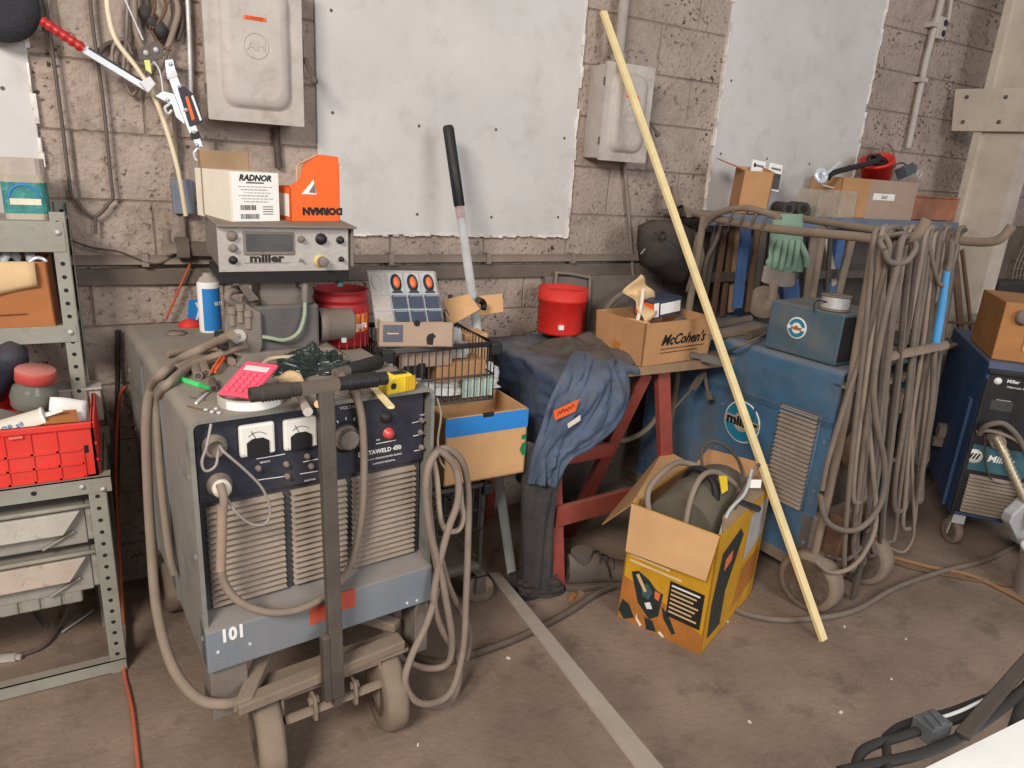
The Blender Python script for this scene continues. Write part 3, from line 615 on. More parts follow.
# orange cord left of the welder, down the wall and out over the floor
mb = MB(); mb.tube(smooth([at(126, 386, y=2.57), at(119, 402, y=2.56), at(116, 470, y=2.5), at(119, 540, y=2.42), at(123, 620, y=2.3), at(124, 668, z=.008), at(128, 690, z=.008), at(133, 715, z=.008), at(139, 772, z=.008)], 8), .0055, 8)
solo(mb, 'extension_lead', 'orange cord running down between rack and welder onto the floor', 'cord', m_orange)
mb = MB(); mb.tube([at(118, 330, y=2.59), at(117, 470, y=2.56), at(114, 600, y=2.55)], .008, 8); solo(mb, 'black_pipe', 'thin black pipe standing against the wall left of the big welder', 'pipe', m_black)
# ================================================================ big welder with feeder
def arc(c, r, a0, a1, n=6): return [(c[0]+r*math.cos(R_(a0+(a1-a0)*i/n)), c[1]+r*math.sin(R_(a0+(a1-a0)*i/n))) for i in range(n+1)]
WX, WZ0, WZ1, WD = .598, .36, .996, .955
def cabinet(E, m_body, m_lip):
    r = .024
    prof = [(0, WZ0)]+arc((r, WZ1-r), r, 180, 90)+arc((WX-r, WZ1-r), r, 90, 0)+[(WX, WZ0)]
    k = .010; prof2 = [(k, WZ0)]+arc((r, WZ1-r), r-k, 180, 90)+arc((WX-r, WZ1-r), r-k, 90, 0)+[(WX-k, WZ0)]
    mb = MB(); fr = M(((1, 0, 0, 0), (0, 0, 1, .05), (0, 1, 0, 0), (0, 0, 0, 1)))
    n = len(prof)
    A = [V((x, 0, z)) for x, z in prof]; B = [V((x, WD, z)) for x, z in prof]; I = [V((x, 0, z)) for x, z in prof2]; J = [V((x, .06, z)) for x, z in prof2]
    for i in range(n-1):
        mb.add([A[i], A[i+1], B[i+1], B[i]], [(0, 1, 2, 3)], 1 < i+1 < n-1 and i not in (0, 7, n-2))
        mb.add([A[i], I[i], I[i+1], A[i+1]], [(0, 1, 2, 3)]); mb.add([I[i], J[i], J[i+1], I[i+1]], [(0, 1, 2, 3)])
    mb.add(B, [tuple(range(n))]); mb.add([V((0, 0, WZ0)), V((WX, 0, WZ0)), V((WX, WD, WZ0)), V((0, WD, WZ0))], [(0, 1, 2, 3)])
    body = mb.build('cabinet', m_body, E)
    mb = MB()
    for y in (.33, .63): mb.box(-.004, WX+.004, y, y+.012, WZ0, WZ1-.05)
    for z in (WZ0+.08, WZ0+.3, WZ0+.5):
        for y in (.02, .5, .92): mb.cyl((-.004, y, z), (0, y, z), .006, 8); mb.cyl((WX, y, z), (WX+.004, y, z), .006, 8)
    mb.build('panel_seams', m_lip, E)
    mb = MB(); mb.box(.01, WX-.01, .058, .06, WZ0, WZ1-.02); mb.build('front_back_plate', m_gap, E)
    return body
def louvers(E, x0, x1, z0, z1, y, n, name='louver_panel', mt=None, m_b=None, axis='x'):
    mb = MB(); h = (z1-z0)/n
    for i in range(n):
        z = z0+h*i
        if axis == 'x': mb.hexa([(x0, y-.017, z), (x1, y-.017, z), (x1, y, z+h*.30), (x0, y, z+h*.30), (x0, y-.018, z+h*.14), (x1, y-.018, z+h*.14), (x1, y, z+h*.62), (x0, y, z+h*.62)])
        else: mb.hexa([(y-.014, x1, z), (y-.014, x0, z), (y, x0, z+h*.30), (y, x1, z+h*.30), (y-.015, x1, z+h*.14), (y-.015, x0, z+h*.14), (y, x0, z+h*.66), (y, x1, z+h*.66)])
    return mb.build(name, mt or m_louver, E)
W1 = thing('welding_machine', 'big dusty blue welding power source marked 101, on casters at left', 'welder', (.096, 1.53, 0), R_(6.0))
cabinet(W1, m_blue, m_bumper)
def l1(px, py, y=0.): return at(px, py, E=W1, y=y)
yc = .03
zcp = l1(330, 478, yc).z
mb = MB(); mb.box(.017, WX-.017, yc, .058, zcp, WZ1-.017); cp = mb.build('control_panel', m_navy, W1, bevel=.002)
mb = MB(); mb.box(.017, WX-.017, .046, .058, WZ0+.1, zcp); mb.build('front_plate', mat('louver_shadow_plate', (58, 60, 66), .8, dust=.3), W1)  # dark plate colour stands for the shade between the louvers
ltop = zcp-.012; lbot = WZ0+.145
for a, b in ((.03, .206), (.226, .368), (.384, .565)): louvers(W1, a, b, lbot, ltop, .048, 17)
mb = MB(); mb.hexa([(0, -.014, WZ0), (WX, -.014, WZ0), (WX, .05, WZ0), (0, .05, WZ0), (0, -.014, WZ0+.112), (WX, -.014, WZ0+.112), (WX, .05, WZ0+.135), (0, .05, WZ0+.135)])
bm = mb.build('bumper', m_bumper, W1, bevel=.003)
q = l1(233, 634, -.015); text('101', .048, frame((q.x, -.0148, q.z), (1, 0, 0), (0, 0, 1)), m_white, bm, 'number', wx=.8, bold=.002)
a, b = l1(310, 622, -.015), l1(357, 596, -.015); mb = MB(); mb.box(a.x, a.x+.05, -.0152, -.013, a.z-.01, a.z+.04); mb.box(a.x+.06, b.x-.004, -.0152, -.013, a.z+.004, a.z+.058); mb.build('red_paint_patch', mat('red_patch', (196, 82, 58), .7, var=.2, wear=.4, wcol=(140, 110, 104)), bm)
for qx in (218, 250, 407, 417):
    q = l1(qx, 652-(qx-218)*.26, -.015); mb = MB(); mb.cyl((q.x, -.017, q.z), (q.x, -.013, q.z), .004, 8); mb.build('screw', m_galv, bm)
# meters
for i, (px, py) in enumerate(((256, 438), (299, 432))):
    q = l1(px, py, yc); w, h = .040, .039
    mb = MB(); mb.box(q.x-w, q.x+w, yc-.014, yc, q.z-h, q.z+h); o = mb.build('meter', m_dial, W1, bevel=.006)
    mb = MB(); mb.prism([(-w*.62, -h*.9), (w*.62, -h*.9), (w*.62, -h*.1), (w*.3, h*.12), (-w*.3, h*.12), (-w*.62, -h*.1)], frame((q.x, yc-.0135, q.z), (1, 0, 0), (0, 0, 1)), .004); mb.build('meter_cover', m_blackp, o)
    mb = MB(); mb.tube([(q.x+math.cos(a)*.026, yc-.0148, q.z-.006+math.sin(a)*.026) for a in [R_(40+10*k) for k in range(11)]], .0007, 4); mb.bar((q.x-.002, yc-.015, q.z), (q.x-.014, yc-.015, q.z+.024), .0014, .0006, (0, -1, 0)); mb.build('meter_scale', m_print, o)
    mb = MB()
    for s in ((-w*.86, -h*.8), (w*.86, -h*.8)): mb.cyl((q.x+s[0], yc-.016, q.z+s[1]), (q.x+s[0], yc-.013, q.z+s[1]), .003, 8)
    mb.build('meter_screw', m_galv, o)
# big rotary knob
q = l1(346, 437, yc); mb = MB(); mb.lathe([(0, 0), (.042, 0), (.042, .002), (0, .002)], (q.x, yc, q.z), (0, -1, 0), 28); mb.build('dial_plate', m_blackp, W1)
mb = MB(); mb.lathe([(.034, .0), (.032, .006), (.027, .008), (.025, .026), (.02, .028), (0, .028)], (q.x, yc-.002, q.z), (0, -1, 0), 12, sm=False); mb.build('rotary_knob', m_case, W1)
mb = MB()
for k in range(11):
    a = R_(-40+26*k); mb.bar((q.x+math.cos(a)*.046, yc-.001, q.z+math.sin(a)*.046), (q.x+math.cos(a)*.053, yc-.001, q.z+math.sin(a)*.053), .003, .001, (0, -1, 0))
mb.build('dial_marks', m_dial, W1)
def knob(px, py, r, m, L=.014, nm='knob', n=16): q = l1(px, py, yc); mb = MB(); mb.lathe([(r*1.25, 0), (r*1.25, .003), (r, .003), (r*.92, L), (0, L)], (q.x, yc, q.z), (0, -1, 0), n); return mb.build(nm, m, W1)
knob(386, 417, .013, m_blackp); knob(388, 433, .012, mat('red_lamp', (206, 76, 76), .35), .016, 'pilot_lamp')
for px, py in ((421, 420), (420, 432), (421, 447), (258, 468), (286, 464), (287, 476), (307, 456), (311, 466)): knob(px, py, .006, m_case, .012, 'toggle', 10)
for (xa, ya, xb, yb) in ((256, 459, 285, 454), (258, 480, 287, 476), (412, 423, 433, 418), (413, 436, 433, 432), (414, 451, 434, 447), (303, 462, 318, 459), (300, 474, 318, 471), (376, 444, 396, 440)):
    a, b = l1(xa, ya, yc-.0006), l1(xb, yb, yc-.0006); mb = MB(); mb.bar(a, b, .002, .0006, (0, -1, 0)); mb.build('panel_line', m_dial, cp)
def ltext(s, px, py, size, m=m_dial, wx=1, bold=0): q = l1(px, py, yc-.0006); return text(s, size, frame((q.x, yc-.0008, q.z), (1, 0, 0), (0, 0, 1)), m, cp, 'panel_lettering', wx=wx, bold=bold)
ltext('DELTAWELD 450', 380, 451, .016, wx=1.0, bold=.0004); ltext('DC ARC WELDING POWER SOURCE', 384, 457, .0062); ltext('CONSTANT POTENTIAL', 384, 462, .006)
ltext('VOLTAGE', 350, 407, .012); ltext('A.C.', 397, 446, .008); ltext('ON', 378, 440, .007); ltext('REMOTE', 265, 462, .006); ltext('110V', 422, 415, .007); ltext('CONTROL', 310, 480, .006)
# receptacles with plugs
for px, py, nm in ((214, 446, 'receptacle'), (219, 484, 'receptacle')):
    q = l1(px, py, yc); mb = MB(); mb.lathe([(.028, 0), (.028, .006), (.022, .008), (.022, .02), (.017, .02), (.017, .012), (0, .012)], (q.x, yc, q.z), (0, -1, 0), 20); mb.build(nm, m_case, W1)
q = l1(219, 484, yc); mb = MB(); mb.lathe([(.020, .012), (.020, .034), (.016, .036), (.010, .042), (0, .042)], (q.x, yc, q.z), (0, -1, 0), 18); mb.build('plug', m_cream, W1)
# skids
for px0, px1, py in ((209, 246, 716), (414, 436, 650)):
    a, b = l1(px0, 672, .0), l1(px1, 640, .0); zb = l1((px0+px1)/2, py, .0).z
    mb = MB(); mb.box(max(.005, a.x), min(b.x, WX), .0, .09, zb, WZ0); mb.build('skid', m_case, W1, bevel=.003)
    mb = MB(); mb.box(max(.005, a.x), min(b.x, WX), .8, .9, zb, WZ0); mb.build('skid', m_case, W1, bevel=.003)
# running gear: axle, tongue, casters, tow bar
def wheel(c, ax, r, w, parent, name='wheel', spokes=0, m=None):
    c = V(c); ax = V(ax).normalized(); a = c-ax*w/2; ri = .78 if spokes else .62
    mb = MB(); mb.lathe([(r*ri, 0), (r*.93, 0), (r, w*.18), (r, w*.82), (r*.93, w), (r*ri, w), (r*(ri-.02), w*.85), (r*(ri-.02), w*.15), (r*ri, 0)], a, ax, 36)
    o = mb.build(name, m or m_tyre, parent)
    mb = MB(); mb.lathe([(0, w*.05), (r*.2, w*.05), (r*.22, w*.2), (r*ri, w*.3), (r*ri, w*.7), (r*.22, w*.8), (r*.2, w*.95), (0, w*.95)], a, ax, 24)
    if spokes:
        x = ax.orthogonal().normalized(); y = ax.cross(x)
        for k in range(spokes): q = 2*PI*k/spokes; d = x*math.cos(q)+y*math.sin(q); mb.bar(a+ax*w*.24+d*r*.15, a+ax*w*.24+d*r*ri, .014, .016, ax)
    mb.build('hub', m_case if spokes or m else m_dkmetal, o)
    return o
ww = .062
cl = l1(267, 735, -.01); cr = l1(386, 697, -.01)
wheel((cl.x, -.01, .118), (1, -.12, 0), .118, ww, W1); wheel((cr.x, -.01, .118), (1, -.12, 0), .118, ww, W1)
for x in (.05, .5): wheel((x, .86, .118), (1, 0, 0), .118, ww, W1)
mb = MB(); mb.box(0, WX, .8, .93, .2, .25); mb.build('rear_axle', m_dkmetal, W1)
mb = MB(); za = .262
mb.box(cl.x+.03, cr.x-.03, -.045, .045, za-.03, za-.022)
mb.box(cl.x+.03, cl.x+.038, -.045, .045, .09, za-.024); mb.box(cr.x-.038, cr.x-.03, -.045, .045, .09, za-.024)
mb.box(cl.x-.045, cr.x+.05, -.05, .05, za-.018, za-.008); mb.build('axle_fork', m_tyre, W1, bevel=.003)
mb = MB(); mb.hexa([V(p) for p in [(.04, -.06, za), (.085, -.06, za), (.30, .25, za+.03), (.25, .25, za+.03), (.04, -.06, za+.028), (.085, -.06, za+.028), (.30, .25, za+.07), (.25, .25, za+.07)]]); mb.hexa([V(p) for p in [(.50, .02, za), (.53, .04, za), (.32, .25, za+.03), (.28, .25, za+.03), (.50, .02, za+.028), (.53, .04, za+.028), (.32, .25, za+.07), (.28, .25, za+.07)]])
mb.hexa([V(p) for p in [(.05, -.07, za-.006), (.05, -.03, za-.006), (.5, .0, za-.006), (.5, -.05, za-.006), (.05, -.07, za+.022), (.05, -.03, za+.022), (.5, .0, za+.022), (.5, -.05, za+.022)]])
mb.box(.2, .36, .1, .9, za+.05, WZ0-.01); mb.build('tongue_frame', m_tyre, W1, bevel=.004)
hy = -.075
p0 = l1(337, 711, hy); p1 = l1(325, 388, -.05)
mb = MB(); mb.cyl((cl.x+.034, hy+.02, p0.z+.015), (cr.x-.034, hy+.02, p0.z+.015), .012, 12); mb.build('tie_rod', m_tyre, W1)
mb = MB()
for s in (-1, 1):
    x = p0.x+s*.055; mb.prism([(-.02, -.03), (.02, -.035), (.03, .0), (.018, .035), (-.012, .035), (-.02, 0)], frame((x-.004, hy+.02, p0.z+.025), (0, 1, 0), (0, 0, 1)), .008)
    mb.cyl((x-.012, hy+.02, p0.z+.045), (x+.012, hy+.02, p0.z+.045), .01, 10); mb.build('clevis', m_tyre, W1); mb = MB()
mb = MB(); mb.bar(p0+V((0, 0, .02)), p0+V((0, 0, .07)), .02, .02); pm = p0+V((0, 0, .05)); mb.bar(pm, p1, .036, .026, (0, -1, 0)); mb.bar(pm+V((-.026, 0, 0)), pm+(p1-pm)*.23+V((-.026, 0, 0)), .018, .03, (0, -1, 0)); mb.build('tow_bar', m_dkmetal, W1, bevel=.003)
q = l1(333, 600, hy); mb = MB(); mb.box(q.x-.017, q.x+.017, hy-.012, hy+.01, q.z-.015, q.z+.02); 
a, b = l1(250, 395, -.055), l1(386, 378, -.05)
d = (b-a); mb = MB(); mb.cyl(a+d*.33, a+d*.7, .016, 14); mb.build('tow_crossbar', m_dkmetal, W1)
for s0, s1 in ((0, .34), (.62, 1)):
    n = 30; L = [a+d*(s0+(s1-s0)*i/n) for i in range(n+1)]; rs = [.0165+(.0035 if (i % 2 and 5 < i < 25) else 0) for i in range(n+1)]
    mb = MB(); mb.tube(L, rs, 14); mb.build('grip', m_blackp if s0 else m_black, W1)
# ---- cables of this welder
def cable(pts, r, label, m=m_cable, name='welding_cable', group=None, k=8, closed=False):
    mb = MB(); mb.tube(smooth(pts, k, closed), r, 9, closed); return solo(mb, name, label, 'cable', m, group)
def g1(px, py, y=None, x=None, z=None):
    k = {'y': y} if y is not None else {'x': x} if x is not None else {'z': z}
    return MAT[W1.name]@at(px, py, E=W1, **k)
zt1 = WZ1+.016
cable([g1(232, 335, z=1.10), g1(205, 347, z=1.04), g1(180, 360, z=zt1), g1(162, 374, z=zt1-.004), g1(152, 388, y=.47), g1(147, 412, y=.44), g1(147, 460, y=.42), g1(151, 540, y=.38), g1(157, 610, y=.28), g1(172, 665, y=.12), g1(196, 697, y=.0), g1(222, 704, y=-.05), g1(244, 697, y=-.03), g1(262, 672, y=.03), g1(272, 650, y=.1)], .013, 'thick grey cable looping over the left edge of the big welder', m_cable2)
cable([g1(245, 345, z=1.06), g1(215, 356, z=1.02), g1(190, 366, z=zt1), g1(168, 384, z=zt1-.006), g1(158, 402, y=.36), g1(158, 440, y=.35), g1(163, 500, y=.33), g1(170, 555, y=.3), g1(175, 574, y=.29)], .010, 'inner grey cable hanging cut off down the left side of the big welder', m_cable2)
cable([g1(220, 484, y=-.01), g1(224, 500, y=-.03), g1(222, 530, y=-.03), g1(221, 560, y=-.03), g1(225, 584, y=-.03), g1(240, 602, y=-.04), g1(268, 612, y=-.05), g1(300, 609, y=-.05), g1(330, 592, y=-.02), g1(350, 566, y=.0), g1(361, 520, y=.0), g1(364, 470, y=.0), g1(362, 420, y=.0), g1(355, 392, y=-.0), g1(347, 384, z=WZ1+.02), g1(340, 372, z=WZ1+.012)], .0095, 'grey cable swagging from plug across the front louvers up to the welder top', m_cable2)
cable([g1(222, 505, y=-.031), g1(222, 530, y=-.031), g1(221, 570, y=-.031)], .0112, 'brown tape wrap around the cable below the plug', mat('brown_tape', (156, 132, 114), .7), 'tape_wrap')
cable([g1(211, 424, y=-.004), g1(207, 445, y=-.02), g1(202, 462, y=-.02), g1(206, 471, y=-.02), g1(216, 465, y=-.02), g1(219, 446, y=.0), g1(224, 452, y=-.02), g1(245, 470, y=-.03), g1(262, 488, y=-.03), g1(270, 508, y=-.03), g1(266, 523, y=-.03), g1(252, 524, y=-.03), g1(236, 512, y=-.03), g1(222, 490, y=-.012)], .0032, 'thin grey wire looped over the receptacles at the left of the control panel', mat('thin_grey_wire', (150, 140, 134), .5), 'control_wire')
mk = mat('coil_cable', (134, 118, 106), .65, dust=.35, scale=14)
hk = g1(437, 455, y=-.02)
cable([g1(437, 398, y=.01), g1(441, 415, y=-.01), g1(438, 440, y=-.012), g1(440, 460, y=-.02), g1(447, 470, y=-.02)], .003, 'thin wire tie holding the hanging coil at the welder corner', m_cable2, 'tie_wire')
L = 'loop of the cable coil hung at the big welder right corner'
cb = .0102
cable([g1(433, 455, y=-.02), g1(428, 470, y=-.03), g1(428, 500, y=-.03), g1(433, 545, y=-.03), g1(438, 580, y=-.03), g1(428, 620, y=-.06), g1(412, 655, y=-.08), g1(405, 682, y=-.10), g1(416, 701, y=-.11), g1(434, 703, y=-.11), g1(452, 690, y=-.10), g1(463, 650, y=-.06), g1(466, 600, y=-.03), g1(468, 540, y=-.01), g1(468, 490, y=.0), g1(462, 462, y=-.01), g1(448, 449, y=-.015), g1(437, 451, y=-.02)], cb, 'longest '+L, mk)
cable([g1(437, 452, y=-.03), g1(429, 465, y=-.04), g1(426, 490, y=-.04), g1(430, 530, y=-.04), g1(440, 570, y=-.045), g1(446, 600, y=-.05), g1(452, 640, y=-.05), g1(447, 664, y=-.04), g1(425, 668, y=-.01), g1(402, 658, y=.05), g1(388, 640, y=.1), g1(382, 620, y=.15)], cb, 'low swagging '+L, mk)
cable([g1(436, 450, y=-.025), g1(446, 455, y=-.03), g1(457, 472, y=-.03), g1(458, 500, y=-.035), g1(448, 530, y=-.04), g1(438, 570, y=-.045), g1(434, 600, y=-.05), g1(440, 625, y=-.04), g1(456, 655, y=-.02), g1(460, 675, y=-.02), g1(452, 700, y=-.04), g1(436, 706, y=-.06), g1(422, 700, y=-.07)], cb, 'crossing '+L, mk)
cable([g1(433, 458, y=-.01), g1(437, 480, y=-.01), g1(440, 515, y=0), g1(446, 530, y=0), g1(458, 530, y=0), g1(463, 518, y=0), g1(461, 500, y=0), g1(458, 475, y=-.01), g1(448, 458, y=-.02)], .008, 'short upper '+L, mat('pale_cable', (176, 160, 140), .6, dust=.2))
cable([g1(441, 560, y=-.02), g1(450, 590, y=-.01), g1(466, 622, y=.02), g1(470, 640, y=.03), g1(466, 660, y=.02)], cb, 'rear '+L, mk)
# ================================================================ wire feeder on the big welder
zt = WZ1
FD = thing('wire_feeder', 'dusty grey wire feeder with a dial-faced control box on the big welder', 'wire feeder', (.24, 1.925, zt), R_(1.0))
lf = lambda px, py, y=0.: at(px, py, E=FD, y=y)
a, b = lf(220, 272), lf(352, 228); fx0, fx1, fz0, fz1 = a.x, b.x, a.z, b.z
fdep = .27
mb = MB(); mb.hexa([(fx0+.004, .004, fz0), (fx1-.004, .004, fz0), (fx1-.004, fdep, fz0+.02), (fx0+.004, fdep, fz0+.02), (fx0+.004, .004, fz1), (fx1-.004, .004, fz1), (fx1-.004, fdep, fz1+.012), (fx0+.004, fdep, fz1+.012)]); mb.build('control_case', m_case, FD, bevel=.003)
mb = MB(); mb.box(fx0-.002, fx1-.012, -.004, .006, fz0, fz1); fp = mb.build('faceplate', m_face, FD, bevel=.001)
mb = MB(); mb.hexa([(fx0-.006, -.03, fz1), (fx1+.004, -.03, fz1), (fx1+.004, fdep, fz1+.012), (fx0-.006, fdep, fz1+.012), (fx0-.006, -.03, fz1+.006), (fx1+.004, -.03, fz1+.006), (fx1+.004, fdep, fz1+.018), (fx0-.006, fdep, fz1+.018)]); mb.box(fx1-.006, fx1+.002, -.01, fdep, fz0+.01, fz1); mb.build('lid', m_case, FD, bevel=.002)
zlid = zt+fz1+.008
mb = MB(); mb.hexa([(fx0, -.0, fz0-.03), (fx1-.01, -.0, fz0-.03), (fx1-.01, .2, fz0-.02), (fx0, .2, fz0-.02), (fx0, -.0, fz0), (fx1-.01, 0, fz0), (fx1-.01, .2, fz0), (fx0, .2, fz0)]); mb.build('case_bottom', m_gap, FD)
a, b = lf(244, 255, -.005), lf(294, 232, -.005); mb = MB(); mb.box(a.x, b.x, -.010, -.003, a.z, b.z); o = mb.build('display_bezel', m_case, FD, bevel=.003)
mb = MB(); mb.box(a.x+.006, b.x-.006, -.0115, -.009, a.z+.010, b.z-.005); mb.build('display_window', m_glassd, o)
q = lf(267, 258.5, -.005); text('miller', .030, frame((q.x, -.0048, q.z), (1, 0, 0), (0, 0, 1)), m_print, fp, 'lettering', wx=1.25, bold=.0012)
q = lf(268, 263, -.005); mb = MB(); mb.box(q.x-.06, q.x+.06, -.0048, -.004, q.z-.0012, q.z+.0012); mb.build('small_print', m_ink, fp)
for px, py, r, m in ((232, 236, .011, m_case), (233, 248, .009, m_case), (233, 260, .009, m_blackp), (301, 239, .008, m_case), (321, 239, .013, m_blackp), (340, 240, .009, m_blackp), (301, 260, .004, m_case), (341, 259, .006, m_blackp)):
    q = lf(px, py, -.004); mb = MB(); mb.lathe([(r*1.2, 0), (r*1.2, .004), (r, .004), (r*.85, .016), (0, .016)], (q.x, -.004, q.z), (0, -1, 0), 14); mb.build('knob', m, FD)
q = lf(321, 261, -.004); mb = MB(); mb.lathe([(.018, 0), (.018, .002), (0, .002)], (q.x-.003, -.004, q.z), (0, -1, 0), 20); mb.build('knob_ring', mat('yellowed', (196, 176, 120), .6), FD)
mb = MB(); mb.lathe([(.013, .002), (.013, .026), (.011, .028), (0, .028)], (q.x+.002, -.004, q.z), (0, -1, 0), 16); mb.build('knob', m_case, FD)
# connector and toggles under the case
a = lf(235, 278, .02); mb = MB(); mb.cyl(a, a+V((.0, -.01, -.02)), .012, 12); mb.hexa([a+V(p) for p in [(.0, -.01, -.01), (.018, -.01, -.005), (.018, .0, -.005), (0, 0, -.01), (.03, -.02, -.06), (.055, -.02, -.055), (.055, -.01, -.055), (.03, -.01, -.06)]]); mb.build('under_plug', m_dkmetal, FD)
for q in (lf(340, 279, .02),): mb = MB(); mb.cyl(q, q+V((0, 0, -.02)), .009, 10); mb.build('under_plug', m_tealb, FD)
# pedestal, motor housing, drive head, spool hub
yp = .02
a, b = lf(262, 305, yp), lf(314, 284, yp); mb = MB(); mb.box(a.x, b.x, yp+.02, .17, a.z-.01, fz0-.02); mb.build('neck', m_case, FD, bevel=.006)
a, b = lf(256, 366, yp), lf(319, 304, yp); mb = MB(); mb.box(a.x, b.x, yp, .2, max(a.z, .03), b.z); mb.build('motor_housing', mat('slate_grey', (84, 82, 84), .55, dust=.5), FD, bevel=.008)
mb = MB(); mb.hexa([(a.x-.06, yp-.03, 0), (b.x+.08, yp-.03, 0), (b.x+.08, .24, 0), (a.x-.06, .24, 0), (a.x-.03, yp-.02, .035), (b.x+.03, yp-.02, .035), (b.x+.03, .22, .035), (a.x-.03, .22, .035)]); mb.build('base', m_case, FD, bevel=.004)
c0, c1 = lf(318, 325, yp+.06), lf(352, 323, yp+.06); mb = MB(); mb.lathe([(.05, 0), (.05, .02), (.047, .022), (.047, (c1-c0).length-.006), (.042, (c1-c0).length), (.02, (c1-c0).length+.001), (0, (c1-c0).length+.001)], c0, (1, 0, 0), 28); mb.build('gear_motor', m_case, FD)
q = lf(344, 342, yp+.02); mb = MB(); mb.cyl(q, q+V((0, 0, .012)), .008, 8); mb.build('bolt', m_galv, FD)
# drive head at the left
a, b = lf(221, 352, yp-.0), lf(258, 312, yp-.0)
mb = MB(); mb.prism([(0, 0), (.05, -.035), (.085, -.03), (.095, .01), (.095, .095), (.06, .12), (.01, .11), (.0, .06)], frame((a.x+.01, yp+.03, a.z+.01), (1, 0, 0), (0, 0, 1)), .05); mb.build('drive_head', m_case, FD, bevel=.005)
q = lf(238, 336, yp-.02); mb = MB(); mb.pipe(q+V((0, -.006, 0)), q+V((0, .02, 0)), .02, .0075, 18); mb.build('drive_roll', m_grey, FD)
mb = MB(); mb.cyl(q+V((0, -.002, 0)), q+V((0, .02, 0)), .0085, 12); mb.build('roll_hole', m_gap, FD)
for px, py in ((232, 318), (240, 315), (248, 321)):
    q = lf(px, py, yp-.02); mb = MB(); mb.cyl(q+V((0, .0, -.02)), q+V((0, 0, .02)), .008, 10); mb.cyl(q+V((0, 0, .012)), q+V((0, 0, .03)), .011, 8); mb.build('tension_screw', m_conduit, FD)
q = lf(222, 342, yp-.03); mb = MB(); mb.box(q.x-.012, q.x+.016, q.y, q.y+.05, q.z-.02, q.z+.02); mb.build('inlet_guide', m_blackp, FD, bevel=.003)
mb = MB(); mb.tube(smooth([lf(238, 306, yp), lf(228, 300, yp-.01), lf(230, 292, yp), lf(243, 290, yp+.03)], 5), .010, 9); mb.build('guide_tube', m_case, FD)
mb = MB(); mb.tube(smooth([lf(258, 336, yp-.006), lf(270, 338, yp-.02), lf(285, 340, yp-.024), lf(298, 333, yp-.024), lf(304, 318, yp-.02), lf(305, 302, yp-.012), lf(305, 285, yp+.0)], 7), .0058, 9); mb.build('green_hose', m_greenh, FD, label='pale green gas hose')
mb = MB(); mb.tube([lf(305, 302, yp-.012), lf(305, 284, yp+.0)], .010, 10); mb.tube([lf(300, 283, yp+.0), lf(312, 281, yp+.02)], .012, 10); mb.build('hose_elbow', m_case, FD)
# ---- cartons on the feeder
def basebox(pa, pb, pc, z, ptop):
    """front-bottom-left, front-bottom-right and back-left pixels on the level z -> matrix, width, depth, height"""
    A, B, Cc = at(*pa, z=z), at(*pb, z=z), at(*pc, z=z); u = (B-A); w = u.length; ang = math.atan2(u.y, u.x); n = V((-math.sin(ang), math.cos(ang), 0))
    return M.Translation(A)@rz(ang), w, abs((Cc-A).dot(n)), at(*ptop, y=A.y).z-z
mt, w, d, h = basebox((232, 222), (280, 221.5), (201, 205), zlid, (228, 171))
d = max(.09, min(d, .2))
t = thing('carton', 'white carton with a black printed label on the wire feeder', 'carton', mtx=mt)
mb = MB(); mb.box(0, w, 0, d, 0, h); bd = mb.build('carton_body', m_cream, t, bevel=.0015)
mb = MB(); mb.box(w*.04, w*.99, -.0012, .0, h*.01, h*.985); lb = mb.build('printed_label', m_white, t)
def ft(s, x, z, size, par, m=m_print, **k): return text(s, size, frame((x*w, -.0016, z*h), (1, 0, 0), (0, 0, 1)), m, par, 'label_lettering', **k)
ft('RADNOR', .5, .88, .021, lb, shear=.25, bold=.0008); mb = MB(); mb.box(w*.32, w*.68, -.0016, -.001, h*.775, h*.80); mb.build('small_print', m_print, lb)
for i in range(6):
    x = w*(.16+.05*(i % 3)); mb = MB()
    while x < w*(.80-.04*(i % 2)): g = .003+.006*((i*7+int(x*900)) % 5)/4; mb.box(x, x+g, -.0016, -.001, h*(.70-.06*i), h*(.713-.06*i)); x += g+.0022
    mb.build('small_print', m_ink if i % 2 == 0 else m_print, lb)
mb = MB(); x = w*.18; k = random.Random(3)
while x < w*.5: g = k.uniform(.0008, .0026); mb.box(x, x+g, -.0016, -.001, h*.24, h*.34); x += g+k.uniform(.0008, .002)
x = w*.18
while x < w*.56: g = k.uniform(.0008, .0022); mb.box(x, x+g, -.0016, -.001, h*.06, h*.16); x += g+k.uniform(.0008, .002)
for i in range(4): mb.box(w*.64, w*.86, -.0016, -.001, h*(.30-.05*i), h*(.315-.05*i))
mb.build('barcode', m_print, lb)
q = at(225, 160, y=2.10); mb = MB(); mb.box(q.x-.062, q.x+.062, 2.10, 2.17, zlid+.004, at(225, 151, y=2.10).z)
t = solo(mb, 'wood_block', 'brown wooden block standing behind the white carton', 'block', m_woodo, bevel=.003)
